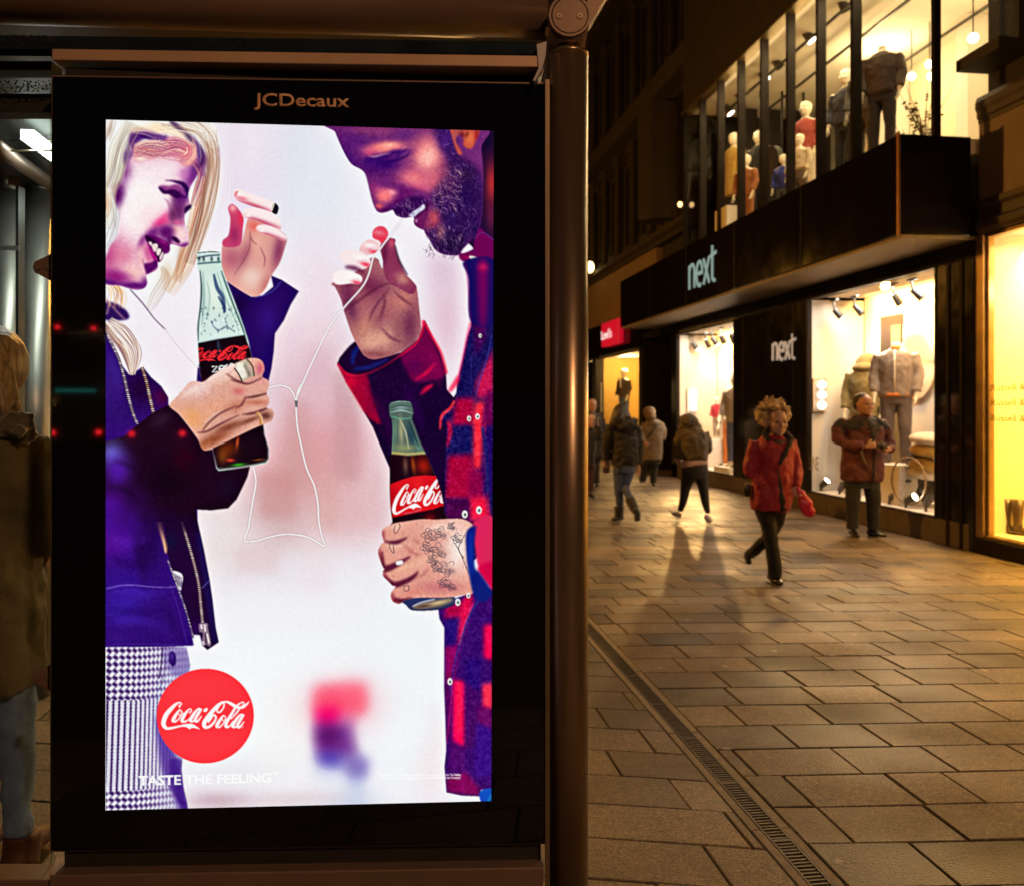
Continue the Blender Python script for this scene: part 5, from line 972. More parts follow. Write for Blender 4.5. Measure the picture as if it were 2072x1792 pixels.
    P.line('F',[(1600,700),(1500,880),(1440,1060),(1390,1230),(1350,1440),(1340,1560)],[20,22,18,14,12,8],(60,50,140),.85,1,ls); P.line('F',[(1545,740),(1460,950),(1420,1120)],[10,12,8],(250,90,140),.7,2,ls); P.line('F',[(1360,1450),(1340,1700),(1310,2000)],8,(236,60,140),.6,1,ls)
    P.grain(ls, 22, 'mid'); P.grain(ls, 46, 'fine')
    P.poly('F',[(1618,2430),(1780,2415),(1780,2560),(1632,2540)],(26,92,190),1,1); P.line('F',[(1680,2540),(1720,2460)],20,(60,160,210),.8,3)
    P.poly('F',[(1540,20),(1730,-20),(1730,400),(1600,420),(1560,260)],(216,56,108),1,3); P.poly('F',[(1580,430),(1730,380),(1730,640),(1690,600)],(206,16,90),1,4)
    bot = P.poly('F',[(915,700),(1340,680),(1372,720),(1360,760),(1250,795),(1100,806),(990,800),(945,760)],(58,66,110),1,1,mask=True)
    P.poly('F',[(1000,770),(1100,730),(1250,705),(1345,695),(1350,725),(1240,770),(1100,790),(1020,790)],(150,130,110),1,3); P.blob('F',1230,735,90,16,(226,206,170),.8,-12,bot); P.line('F',[(1000,768),(1080,732),(1200,705)],10,(220,226,240),.9,1); P.line('F',[(985,795),(1100,802),(1250,790),(1360,755)],8,(40,40,70),.9,1); P.blob('F',1100,765,60,10,(70,50,50),.8,-8,bot)
    h2 = P.poly('F', [(722,110),(738,72),(770,52),(840,22),(960,2),(1080,-14),(1200,-10),(1330,-16),(1450,-12),(1535,40),(1495,90),(1484,200),(1492,330),(1510,480),(1545,640),(1470,666),(1320,688),(1200,692),(1050,688),(930,712),(882,746),(822,722),(803,655),(846,588),(820,582),(780,540),(735,492),(735,450),(762,425),(742,428),(700,330),(690,270),(720,205),(740,192)], (228,172,158), 1, 1, mask=True)
    g = lambda x,y,rx,ry,c,a=1,r=0: P.blob('F',x,y,rx,ry,c,a,r,h2)
    g(1400,250,130,230,(246,226,216),1); g(1250,60,150,50,(244,206,190),.9); g(1420,30,80,40,(240,190,180),.8); g(1100,350,150,60,(238,186,166),.9,-20); g(1250,600,230,60,(206,132,136),.9); g(1000,640,120,40,(222,150,140),.8,-15); g(850,50,90,30,(236,190,170),.9,-10); g(850,215,110,30,(240,196,174),.9,-6); g(900,420,120,34,(236,188,164),.9,-10)
    for q,w in (([(745,185),(850,195),(950,150)],[10,36,10]),([(725,270),(730,380),(750,430),(840,400),(980,320)],[8,36,60,50,12]),([(740,490),(830,570),(930,545),(1010,500),(1050,450)],[12,50,46,34,8]),([(830,700),(900,720),(1000,690)],[30,44,10])): P.line('F',q,w,(96,26,60),.9,3,h2)
    for q,w in (([(735,80),(730,130),(745,180)],[10,30,14]),([(700,240),(705,310),(730,400)],[10,34,14]),([(745,450),(755,510),(800,555)],[12,36,14]),([(815,640),(830,710),(870,738)],[12,40,14])): P.line('F',q,w,(150,64,86),.8,4,h2)
    P.poly('F',[(850,368),(905,356),(910,385),(860,398)],(240,238,246),1,1)
    for q,w in (([(900,190),(1000,290),(1080,310)],[6,24,6]),([(1010,520),(1100,480),(1140,420)],[6,22,6]),([(1000,160),(1060,200)],[12,18])): P.line('F',q,w,(170,96,100),.6,4,h2)
    for cx,cy,s in ((1150,130,80),(1250,110,70),(1130,240,70),(1230,270,90),(1180,350,60),(1310,430,90),(1280,560,60),(1350,590,50),(1400,160,60),(1220,420,60),(1350,50,46)):
        for rr in (.95,.7,.45,.22):
            ph = R.uniform(0,6.3); n = 5 if rr > .5 else 3
            q=[(cx+s*rr*(.8+.2*math.cos(n*t+ph))*math.cos(t)*1.05, cy+s*rr*(.8+.2*math.cos(n*t+ph))*math.sin(t)*.9) for t in np.arange(R.uniform(0,1),R.uniform(4.6,6.2),.3)]
            P.line('F',q,6.5,(60,54,74),.5,0,h2)
        P.blob('F',cx+s*.3,cy+s*.2,s*.5,s*.35,(90,80,100),.3,30,h2)
    for q in ([(840,40),(830,100),(855,110),(885,50),(870,25)],[(790,210),(800,260),(830,290),(825,220)],[(920,590),(930,630),(965,620),(960,580),(920,590)],[(1380,210),(1430,300),(1500,470)],[(1470,120),(1410,250),(1460,340)]): P.line('F',q,7,(70,60,80),.75,0,h2)
    P.poly('F',[(1480,110),(1550,48),(1565,70),(1548,250),(1556,420),(1600,470),(1690,600),(1715,660),(1640,730),(1560,690),(1520,560),(1486,330)],(22,40,128),1,3); P.line('F',[(1520,100),(1515,300),(1530,480)],[20,40,20],(40,80,190),.7,6)
    for i in range(140):
        x = R.uniform(700,1490); y = R.uniform(0,720); P.line('F',[(x,y),(x+R.uniform(-10,10),y+R.uniform(12,34))],4,(130,60,60),.24,1,h2)
    P.grain(h2, 6, 'mid'); P.grain(h2, 26, 'fine')
    for tile,x,y,s in (('D',1500,880,24),('D',1576,862,26),('D',1592,1698,34),('D',1465,1735,34),('D',1597,136,18),('F',1405,732,32),('F',1337,1445,30),('F',1500,672,24)):
        P.poly(tile,[(x+s*math.cos(t)*.75,y+s*math.sin(t)*1.05) for t in np.arange(0,6.28,.5)],(222,220,220),1,0); P.blob(tile,x,y,s*.34,s*.5,(60,50,60),.95,0,None,'n',2); P.blob(tile,x-s*.2,y-s*.5,s*.3,s*.25,(255,255,255),.9)
    # reflections that sit on the pane are left to the renderer; printed disc, mark and lines of type
    P.poly('G',[(952+429*math.cos(t),571+422*math.sin(t)) for t in np.arange(0,6.283,.09)],(251,76,86),1,0)
    script_word(P,'O',lambda x,y:(x,y),(250,252,254))
    for t in np.arange(0,6.3,.8): P.line('O',[(1814+22*math.cos(t),715+26*math.sin(t)),(1814+22*math.cos(t+.8),715+26*math.sin(t+.8))],7,(250,230,232),.9,0,sm=False)
    if text_tris is not None:
        for (tile, tris, col, a) in text_tris:
            for t in tris: P.canvas_poly(tocanvas(tile, t), col, a)
    im = P.im
    sm = np.stack([boxblur(im[...,c], 5) for c in range(3)], -1); im = im + .26*(im-sm)
    sm = np.stack([boxblur(im[...,c], 24) for c in range(3)], -1); im = im + .12*(im-sm)
    im = 255*np.clip(im/255,0,1)**1.17; lum = im.mean(-1, keepdims=True); im = lum + 1.10*(im-lum)
    P.grain(1.0, 0)
    im = im+ (255-im)*np.clip((lum-185)/65,0,1)*.5
    out = np.clip(im + (P.fine*10)[...,None], 0, 255)
    return out.reshape(PH//2,2,PW//2,2,3).mean((1,3))/255.0
# ---------------------------------------------------------------- lit advertising panel at the end of the shelter
def text_tris(s, tile, x0, x1, y0, y1, col, a, offset=.0, tilt=0):
    me = text_mesh(s, 1, offset, 0); me.calc_loop_triangles()
    co = np.array([v.co[:2] for v in me.vertices]); lo, hi = co.min(0), co.max(0); q = (co-lo)/(hi-lo)
    p = np.c_[x0+q[:,0]*(x1-x0), y1+(y0-y1)*q[:,1]+tilt*q[:,0]]
    t = [p[list(l.vertices)] for l in me.loop_triangles]; bpy.data.meshes.remove(me); return (tile, t, col, a)
TT = [text_tris('TASTE THE FEELING','G',366,1535,1096,1186,(250,252,255),1,.03,-14), text_tris('TM','G',1543,1598,1070,1102,(250,252,255),1,.02)]
for k,(s,y) in enumerate((('©2016 The Coca-Cola Company. Coca-Cola, Coca-Cola Zero, Taste The Feeling',1106),('and the Contour Bottle are registered trademarks of The Coca-Cola Company.',1133))):
    TT.append(text_tris(s,'H',710,1438,y,y+26,(255,255,255),1,.03))
pix = poster_pixels(TT)
PC = Vector(((607-CX)/FPX*2.416, 2.416, 0)); PS = 745.0
panel = empty('advertising_panel', PC, 0, 'tall lit advertising panel with a black surround showing a couple with bottles', 'advertising panel')
panel.rotation_euler = (0, rad(.12), rad(2.05))
def pl(dx, dy): return (dx-607)/PS, CAMZ+(HY-dy)/PS
def pbox(bm, x0,y0,x1,y1, d0,d1): a,b = pl(x0,y1); c,d = pl(x1,y0); return box(bm, a,c,d0,d1,b,d)
M_case = mat('brown painted aluminium', (.17,.115,.09), .5, metal=.2, var=.12, scale=5)
M_bezel = mat('black glass surround', (.0035,.004,.006), .03, spec=.5)
bm = NB(); pbox(bm, 107,158,1106,1717, .004,.16); obj('housing', bm, M_case, panel, bevel=.003)
bm = NB(); pbox(bm, 113,164,1100,1711, -.004,.0035); obj('front_glass', bm, M_bezel, panel)
# the picture itself: a fine grid whose points carry the colours shown
H_, W_ = pix.shape[:2]
c00,c10,c11,c01 = [pl(*p) for p in ((218.5,249),(995.5,261.5),(993,1623),(220.5,1631))]
uu, vv = np.meshgrid(np.linspace(0,1,W_), np.linspace(0,1,H_))
gx = (1-uu)*(1-vv)*c00[0]+uu*(1-vv)*c10[0]+uu*vv*c11[0]+(1-uu)*vv*c01[0]
gz = (1-uu)*(1-vv)*c00[1]+uu*(1-vv)*c10[1]+uu*vv*c11[1]+(1-uu)*vv*c01[1]
co = np.stack([gx.ravel(), np.full(gx.size,-.0055), gz.ravel()], 1).astype(np.float32)
idx = np.arange(H_*W_).reshape(H_,W_); quads = np.stack([idx[:-1,:-1],idx[1:,:-1],idx[1:,1:],idx[:-1,1:]], -1).reshape(-1,4)
me = bpy.data.meshes.new('screen'); me.vertices.add(len(co)); me.vertices.foreach_set('co', co.ravel())
me.loops.add(quads.size); me.loops.foreach_set('vertex_index', quads.ravel().astype(np.int32)); me.polygons.add(len(quads))
me.polygons.foreach_set('loop_start', np.arange(0,quads.size,4,dtype=np.int32)); me.update(calc_edges=True)
lin = np.where(pix <= .04045, pix/12.92, ((pix+.055)/1.055)**2.4)
ca = me.color_attributes.new('picture','FLOAT_COLOR','POINT'); ca.data.foreach_set('color', np.concatenate([lin.reshape(-1,3), np.ones((lin.shape[0]*lin.shape[1],1))],1).astype(np.float32).ravel())
m = bpy.data.materials.new('lit screen'); m.use_nodes = True; n = m.node_tree.nodes; L = m.node_tree.links; b = n['Principled BSDF']
at = n.new('ShaderNodeAttribute'); at.attribute_name = 'picture'; L.new(at.outputs['Color'], b.inputs['Emission Color']); b.inputs['Emission Strength'].default_value = .97
b.inputs['Base Color'].default_value = (.004,.004,.005,1); b.inputs['Roughness'].default_value = .03
m.cycles.emission_sampling = 'NONE'
me.materials.append(m); o = bpy.data.objects.new('screen', me); link(o, panel)
M_print = mat('copper coloured print', (.66,.38,.24), .5)
x0,z0 = pl(512,224); x1,z1 = pl(703,191)
text_obj('lettering', 'JCDecaux', M_print, panel, x0,x1,z0-.002,z1, -.0045, .018, .0006)
bm = NB(); pbox(bm, 128,1718,1096,1757, .03,.14); obj('plinth_gap', bm, M_track, panel)
bm = NB(); pbox(bm, 112,1757,1100,1990, -.012,.15); obj('lower_casing', bm, M_case, panel, bevel=.004)
bm = NB(); pbox(bm, 126,136,1090,158.4, .03,.14); obj('upper_gap', bm, M_track, panel)
# ---------------------------------------------------------------- bus shelter
shel = empty('bus_shelter', (0,0,0), 0, 'glass bus shelter with round steel posts and a brown tubular roof beam', 'bus shelter')
M_steel = mat('brushed brown steel', (.36,.27,.19), .32, metal=.88, var=.22, scale=14, stretch=(1,1,.05))
M_beam = mat('brown satin tube', (.19,.125,.095), .38, metal=.4, var=.1, scale=3)
M_gut = mat('blue-black wet glass edge', (.012,.02,.03), .12, var=.3)
def P(dx, dy, Y): return Vector(((dx-CX)/FPX*Y, Y, CAMZ+(HY-dy)/FPX*Y))
Yp = 2.46
a = P(-900,-40,Yp+.06); b = P(1107,19,Yp+.06)
obj('roof_beam', tube(a, b, .083, 40), M_beam, shel, True)
p = P(1151,108,Yp); r = 39/FPX*Yp
bm = tube((p.x,p.y,-.02),(p.x,p.y,p.z-.012), r, 48); post = obj('post', bm, M_steel, shel, True)
obj('post_cap', loft(NB(), [(p.x,p.y,p.z-.011),(p.x,p.y,p.z-.002),(p.x,p.y,p.z+.006)], [r*1.02,r*1.02,r*.8], 48), M_steel, shel, True)
q = P(1153,33,2.40); n_ = loft(NB(), [(q.x,2.47,p.z),(q.x,2.47,p.z+.02),(q.x,2.47,q.z-.04)], [.022,.017,.022], 14); obj('neck', n_, M_steel, shel, True)
obj('link', bx(P(1104,0,Yp).x, q.x-.045, 2.44,2.50, q.z-.012,q.z+.006), M_steel, shel)
rail = obj('side_rail', loft(NB(), [(q.x,2.402,q.z),(q.x,5.4,q.z+.0)], [.0565,.0565], 40, ref=Vector((0,0,1))), M_beam, shel, True)
disc = obj('end_cap', loft(NB(), [(q.x,2.3995,q.z),(q.x,2.394,q.z)], [.049,.047], 40, ref=Vector((0,0,1))), M_beam, shel)
ring = NB()
for k in range(40):
    a0,a1 = 2*math.pi*k/40, 2*math.pi*(k+1)/40
    vs = [ring.verts.new((q.x+rr*math.cos(t), yy, q.z+rr*math.sin(t))) for rr,t,yy in ((.0505,a0,2.3935),(.0505,a1,2.3935),(.0568,a1,2.3935),(.0568,a0,2.3935))]; ring.faces.new(vs)
obj('end_ring', ring, M_beam, shel)
for dx in (1132,1174):
    s = P(dx,33,2.393); bm = NB(); loft(bm, [(s.x,2.3935,s.z),(s.x,2.3905,s.z)], [.0078,.0070], 16, ref=Vector((0,0,1))); sc = obj('screw', bm, M_steel, disc); obj('socket', loft(NB(), [(s.x,2.3902,s.z),(s.x,2.3899,s.z)], [.0034,.0034], 6, ref=Vector((0,0,1))), M_track, sc)
# roof plane with a bright edge rising to the right of the joint
bm = NB()
pts = [(q.x+.035,q.z-.035),(q.x+.06,q.z-.01),(q.x+.10,q.z+.06),(q.x+.15,q.z+.15),(q.x+.13,q.z+.16),(q.x+.05,q.z+.06)]
prism(bm, pts, 2.41, 2.46); obj('roof_bracket', bm, M_beam, shel)
roof = obj('roof_pane', bx(-4.2,q.x+.05, 2.53,5.45, q.z+.14,q.z+.17), mat('dark shelter roof',(.035,.033,.03),.4,var=.25,scale=3), shel)
bm = NB(); A = P(-700,68,2.43); B_ = P(1086,110,2.43)
zA, zB = P(0,70,2.43).z, P(0,98,2.43).z
v = [bm.verts.new(c) for c in ((P(-700,70,2.43).x,2.43,P(0,64,2.43).z),(B_.x,2.43,P(0,84,2.43).z),(B_.x,2.43,B_.z),(P(-700,0,2.43).x,2.43,P(0,92,2.43).z))]
bm.faces.new(v); g_ = bmesh.ops.extrude_face_region(bm, geom=bm.faces[:]); bmesh.ops.translate(bm, verts=[e for e in g_['geom'] if isinstance(e,bmesh.types.BMVert)], vec=(0,.05,0))
gut = obj('gutter', bm, M_gut, shel)
bm = NB(); v = [bm.verts.new(tuple(P(*d,2.395))) for d in ((105,99),(1094,113),(1094,136),(105,121.5))]; bm.faces.new(v)
g_ = bmesh.ops.extrude_face_region(bm, geom=bm.faces[:]); bmesh.ops.translate(bm, verts=[e for e in g_['geom'] if isinstance(e,bmesh.types.BMVert)], vec=(0,.10,0))
obj('header_board', bm, mat('brown header board',(.46,.31,.21),.5,metal=.2,var=.08,scale=4), shel, bevel=.002)
bm = NB(); v = [bm.verts.new(tuple(P(*d,2.39))) for d in ((1086,90),(1106,84),(1104,112),(1096,142),(1083,164),(1078,164),(1090,138))]; bm.faces.new(v)
g_ = bmesh.ops.extrude_face_region(bm, geom=bm.faces[:]); bmesh.ops.translate(bm, verts=[e for e in g_['geom'] if isinstance(e,bmesh.types.BMVert)], vec=(0,.1,0))
obj('end_plate', bm, mat('grey cast end plate',(.30,.29,.31),.4,metal=.4), shel)
obj('edge_profile', bx(P(1103,0,2.44).x,P(1111.5,0,2.44).x, 2.425,2.47, 0,P(0,165,2.44).z), M_steel, shel)
# raindrops caught on the roof edge
bm = NB(); rr = random.Random(4)
for i in range(330):
    if rr.random() < .55: dx, dy = rr.choice([rr.uniform(0,130),rr.uniform(0,560)]), rr.uniform(70,86); dy += dx*.013
    else: dx, dy = rr.uniform(-40,104), rr.uniform(164,187)
    c = P(dx,dy,2.428 if dy < 120 else 2.56); s = rr.uniform(.0010,.0030); ellipsoid(bm, c, (s,s*.6,s*1.15), 6)
o = obj('raindrops', bm, mat('water drops',(.035,.04,.045),.04,spec=1,metal=.3), shel, True); tag(o, kind='stuff')
# crosspieces, ceiling light, inner posts and the side pane at the left
obj('cross_beam', bx(P(-500,0,2.5).x,P(104,0,2.5).x, 2.5,2.56, P(0,142,2.5).z,P(0,124,2.5).z), M_track, shel)
obj('cross_beam', bx(P(-500,0,2.6).x,P(104,0,2.6).x, 2.6,2.66, P(0,228,2.6).z,P(0,190,2.6).z), mat('dark grey beam',(.03,.03,.028),.5,var=.2), shel)
bx_ = P(55,277,3.72)
bat = obj('ceiling_light', bx(-.026,.026,0,1.35,-.012,.03), emis('white fluorescent',(.86,1,.93),7), shel, loc=bx_, rot=(0,0,TH))
light('ceiling_glow','AREA', (0,.6,-.02), 16, (.86,1,.92), bat, .05, sy=1.2)
for dy,Y in ((286,3.95),(306,3.8)): obj('wire', tube(P(18,dy,Y), P(140,dy-2,Y), .0045, 8), M_steel, shel)
obj('wire', tube(P(84,264,3.9), P(100,254,3.9), .006, 8), M_steel, shel)
M_steel2 = mat('satin grey steel', (.34,.31,.28), .42, metal=.8, var=.12, scale=2)
t0 = P(-40,280,3.3); d = Vector((-math.sin(TH),math.cos(TH),0)); t0 = P(-30,282,3.35)
e = P(100,371,4.75); e = Vector((e.x,e.y,e.z)); s = P(0,303,3.75)
obj('roof_rail', tube(s-(e-s)*.4, e, .035, 20), M_beam, shel, True)
for dx,Y in ((72,4.9),(7,4.7)):
    b = P(dx,385,Y); bm = tube((b.x,b.y,0),(b.x,b.y,b.z),.074,32); po = obj('post', bm, M_steel2, shel, True)
    obj('post_cap', tube((b.x,b.y,b.z+.001),(b.x,b.y,b.z+.02),.066,32), M_steel2, shel); obj('neck', tube((b.x,b.y,b.z+.021),(b.x,b.y,b.z+.14),.022,14), M_steel2, shel)
k = P(41,0,4.5); obj('glass_edge', bx(k.x-.007,k.x+.007,4.47,4.53,.25,2.7), M_track, shel)
kp = P(0,505,4.5); obj('glass_rail', bx(P(-200,0,4.5).x,P(47,0,4.5).x,4.46,4.465,kp.z-.012,kp.z+.012), M_steel2, shel)
obj('side_pane', bx(P(-900,0,2.5).x,P(106,0,2.5).x,2.500,2.508,P(0,1752,2.5).z,P(0,172,2.5).z), glass_mat('shelter glass',(.86,.88,.86)), shel)
k = P(101,0,2.49); obj('pane_edge', bx(k.x-.003,k.x+.003,2.496,2.512,P(0,1750,2.49).z,P(0,175,2.49).z), glass_mat('bright glass edge',(.75,.8,.76),.9,.2), shel)
obj('lower_rail', bx(P(-900,0,2.42).x,P(112,0,2.42).x,2.41,2.5,P(0,2000,2.42).z,P(0,1776,2.42).z), M_case, shel, bevel=.004)
for dy in (541,1369):
    bm = NB(); pts = [P(107,dy-28,2.46),P(82,dy-16,2.46),P(71,dy-11,2.46),P(67,dy,2.46),P(71,dy+11,2.46),P(82,dy+16,2.46),P(107,dy+30,2.46)]
    prism(bm, [(v.x,v.z) for v in pts], 2.455, 2.475); br = obj('glass_bracket', bm, M_case, shel, bevel=.002)
    for dx_,hole in ((78,False),(97,True)):
        c = P(dx_,dy,2.454); obj('bolt', loft(NB(), [(c.x,2.4548,c.z),(c.x,2.451,c.z)], [.0085,.008], 14, ref=Vector((0,0,1))), M_steel2 if hole else M_case, br)
# ---------------------------------------------------------------- people
HEAD = [(0,.13,.36,.06),(.05,.22,.41,-.08),(.13,.29,.435,-.26),(.26,.33,.445,-.38),(.40,.35,.44,-.45),(.52,.365,.43,-.49),(.66,.37,.44,-.51),(.78,.35,.40,-.50),(.88,.29,.31,-.43),(.95,.19,.18,-.28),(1.0,.05,.03,-.10)]
def head_mesh(bm, base, H, yaw=0, pitch=0, face=True, ears=True):
    """a head whose chin is at base, H high, looking along -y before it is turned"""
    M = Matrix.Translation(base) @ Matrix.Rotation(rad(yaw),4,'Z') @ Matrix.Rotation(rad(pitch),4,'X') @ Matrix.Scale(H,4)
    n = 20; prev = None
    for z,rx,yf,yb in HEAD:
        ring = []
        for k in range(n):
            q = 2*math.pi*k/n; c,s = math.cos(q), math.sin(q)
            ry = (yf-yb)/2; ring.append(bm.verts.new(M @ Vector((rx*math.copysign(abs(c)**.85,c), -(yf+yb)/2 - ry*s, z))))
        if prev:
            for k in range(n): bm.faces.new((prev[k],prev[(k+1)%n],ring[(k+1)%n],ring[k]))
        else: bm.faces.new(ring)
        prev = ring
    bm.faces.new(prev)
    def E(c, r): 
        bmesh.ops.create_uvsphere(bm, u_segments=10, v_segments=8, radius=1, matrix=M @ Matrix.Translation(c) @ Matrix.Diagonal((*r,1)))
    if face:
        loft(bm, [M@Vector((0,-.43,.56)),M@Vector((0,-.47,.46)),M@Vector((0,-.53,.38)),M@Vector((0,-.47,.335))], [.035*H,.045*H,.065*H,.05*H], 8)
        for s in (-1,1):
            E((s*.15,-.40,.575),(.12,.06,.035)); E((s*.19,-.36,.36),(.12,.09,.10)); E((s*.055,-.475,.36),(.05,.05,.04))
        E((0,-.435,.225),(.11,.05,.028)); E((0,-.43,.175),(.10,.05,.03)); E((0,-.385,.06),(.12,.07,.07))
    if ears:
        for s in (-1,1): E((s*.375,.02,.47),(.035,.085,.125))
    return M
def hand_mesh(bm, wrist, tip, side, curl=.5, s=1.0):
    """palm, four bent fingers and a thumb from the wrist towards tip; the fingers close towards side x direction"""
    w = Vector(wrist); d = (Vector(tip)-w).normalized(); sd = Vector(side); sd = (sd-d*sd.dot(d)).normalized(); nn = d.cross(sd)
    loft(bm, [w-d*.02,w+d*.03*s,w+d*.07*s,w+d*.092*s], [(.022*s,.017*s),(.032*s,.015*s),(.040*s,.014*s),(.037*s,.011*s)], 10, ref=nn)
    for i,(o,l) in enumerate(((-.030,.062),(-.010,.072),(.010,.067),(.028,.052))):
        a = w+d*.086*s+sd*o*s; c1 = (d*math.cos(curl)+nn*math.sin(curl)); c2 = (d*math.cos(curl*2.1)+nn*math.sin(curl*2.1))
        b = a+c1*l*.5*s; e = b+c2*l*.55*s
        loft(bm, [a-d*.015,a,b,e,e+c2*.004], [.0085*s,.009*s,.0085*s,.007*s,.003*s], 8, ref=sd)
    a = w+d*.03*s-sd*.03*s; b = a-sd*.03*s+d*.025*s+nn*.01; e = b+d*.032*s+nn*.018*s
    loft(bm, [a+sd*.015,a,b,e], [.013*s,.012*s,.010*s,.006*s], 8, ref=nn)
def fuse(o, vox=.012, smooth=6, wrinkle=0, wscale=.12):
    r = o.modifiers.new('fuse','REMESH'); r.mode = 'VOXEL'; r.voxel_size = vox; r.use_smooth_shade = True
    sm = o.modifiers.new('soften','SMOOTH'); sm.factor = .5; sm.iterations = smooth
    if wrinkle:
        key = 'folds%d' % int(wscale*1000)
        t = bpy.data.textures.get(key) or bpy.data.textures.new(key,'CLOUDS'); t.noise_scale = wscale; t.noise_depth = 2
        dm = o.modifiers.new('folds','DISPLACE'); dm.texture = t; dm.strength = wrinkle; dm.mid_level = .5; dm.texture_coords = 'LOCAL'
    return o
SKIN = mat('skin', (.46,.27,.19), .5, var=.1, scale=12)
SKIN2 = mat('ruddy skin', (.42,.21,.14), .5, var=.12, scale=12)
EYE = mat('dark eyes', (.02,.015,.012), .2)
def cloth(name, c, rough=.9, var=.18, scale=14, sheen=.08, col2=None, bump=.25): return mat(name, c, rough, var=var, scale=scale, sheen=sheen, bump=bump, bscale=90, col2=col2)
class Fig:
    def __init__(s, tile, foot, name='person', label=None, cat='person', group=None, Y=None, z0=0.0):
        s.tile = tile; s.k = {'P1':2.757,'W':1.99,'Z3':2.987,'Z4':2.56,'L1':1.991,'L2':1.991,'L3':1.991,'L4':2.1255}[tile]
        fx, fy = dpx(tile,*foot)
        s.Y = Y or FPX*(CAMZ-z0)/(fy-HY); s.ppm = FPX/s.Y*1.977*s.k; s.foot = foot
        s.loc = Vector((ray(fx)*s.Y, s.Y, z0)); s.zc = foot[1] if Y is None else None
        s.fy = foot[1]; s.bm = NB(); s.name, s.label, s.cat, s.group = name, label, cat, group; s.kids = []; s.H = None
    def p(s, x, y, d=0.0): return Vector(((x-s.foot[0])/s.ppm, d, (s.fy-y)/s.ppm))
    def limb(s, bm, pts, rads, n=12, ref=Vector((0,-1,0))):
        g = s.ppm/(.76 if bm is s.bm else 1)
        return loft(bm, [s.p(*q) for q in pts], [tuple(v/g for v in r) if isinstance(r,tuple) else r/g for r in rads], n, ref)
    def rows(s, bm, rows, n=20, power=2.3):
        """outline rows (y, left, right, depth in metres, y offset) as in the picture"""
        prev = None
        for r in rows:
            y,a,b,dep = r[:4]; off = r[4] if len(r) > 4 else 0
            c = s.p((a+b)/2, y, off); w = (b-a)/2/s.ppm; ring = []
            if bm is s.bm: w *= .72; dep *= .72
            for k in range(n):
                q = 2*math.pi*k/n; cc,ss = math.cos(q), math.sin(q)
                ring.append(bm.verts.new(c+Vector((w*math.copysign(abs(cc)**(2/power),cc), -dep*math.copysign(abs(ss)**(2/power),ss), 0))))
            if prev:
                for k in range(n): bm.faces.new((prev[k],prev[(k+1)%n],ring[(k+1)%n],ring[k]))
            else: bm.faces.new(ring)
            prev = ring
        bm.faces.new(prev); return bm
    def part(s, name, bm, m, vox=.012, smooth=5, wrinkle=.0, wscale=.12, label=None, plain=False):
        s.kids.append((name,bm,m,vox,smooth,wrinkle,wscale,label,plain))
    def done(s, skin, vox=.009):
        o = obj(s.name, s.bm, skin, None, True, loc=s.loc); fuse(o, vox, 3); tag(o, s.label, s.cat, s.group)
        for name,bm,m,vox,smooth,wr,ws,lb,plain in s.kids:
            c = obj(name, bm, m, o, True)
            if not plain: fuse(c, vox, smooth, wr, ws)
            if lb: c['label'] = lb
        return o
    def eyes(s, M, H):
        for sx in (-1,1):
            bm = NB(); bmesh.ops.create_uvsphere(bm, u_segments=8, v_segments=6, radius=1, matrix=M @ Matrix.Translation((sx*.15,-.425,.50)) @ Matrix.Diagonal((.062,.03,.026,1))); s.part('eye', bm, EYE, plain=True)
            bm = NB(); bmesh.ops.create_uvsphere(bm, u_segments=8, v_segments=6, radius=1, matrix=M @ Matrix.Translation((sx*.16,-.455,.585)) @ Matrix.Diagonal((.09,.02,.014,1))); s.part('eyebrow', bm, EYE, plain=True)
        bm = NB(); bmesh.ops.create_uvsphere(bm, u_segments=8, v_segments=6, radius=1, matrix=M @ Matrix.Translation((0,-.475,.20)) @ Matrix.Diagonal((.10,.018,.012,1))); s.part('mouth', bm, mat('lips',(.22,.07,.06),.5) if 'lips' not in bpy.data.materials else bpy.data.materials['lips'], plain=True)
def shoe(f, heel, toe, h, w, m, toe_dir=None, boot=None):
    """heel and toe as picture points with depth; h height and w half width in metres"""
    bm = NB(); a, b = f.p(*heel), f.p(*toe); d = (b-a)
    loft(bm, [a-d*.06+Vector((0,0,h*.45)), a+Vector((0,0,h*.5)), a+d*.35+Vector((0,0,h*.48)), a+d*.75+Vector((0,0,h*.32)), b+Vector((0,0,h*.25))], [(w*.6,h*.42),(w*.85,h*.5),(w*.9,h*.48),(w,h*.32),(w*.55,h*.2)], 14, ref=Vector((0,0,1)))
    if boot: f.limb(bm, *boot)
    f.part('shoe' if not boot else 'boot', bm, m, .009, 3)
rnd = random.Random(11)
# -- woman in the red jacket
f = Fig('W',(385,1640),label='woman with curly blonde hair in a red jacket and black trousers walking towards us')
MH = head_mesh(f.bm, f.p(398,470,-.05), .225, 6, 4); f.eyes(MH,.225)
f.limb(f.bm,[(385,560,.02),(392,500,0),(397,440,-.01)],[55,46,44]); f.rows(f.bm,[(1100,260,480,.10),(900,270,490,.10),(700,270,510,.11),(560,260,520,.10),(530,330,470,.07)])
f.limb(f.bm,[(300,1060),(345,1330,-.04),(375,1590,-.08)],[60,44,26]); f.limb(f.bm,[(440,1060),(370,1320,.10),(285,1480,.34)],[60,44,26])
hand_mesh(f.bm, f.p(548,868,-.08), f.p(545,950,-.1), (1,0,0), .9); hand_mesh(f.bm, f.p(280,860,-.09), f.p(300,930,-.06), (1,0,0), .5)
red = cloth('red waterproof cloth',(.26,.004,.022),.6,var=.25,scale=7,col2=(.36,.010,.034))
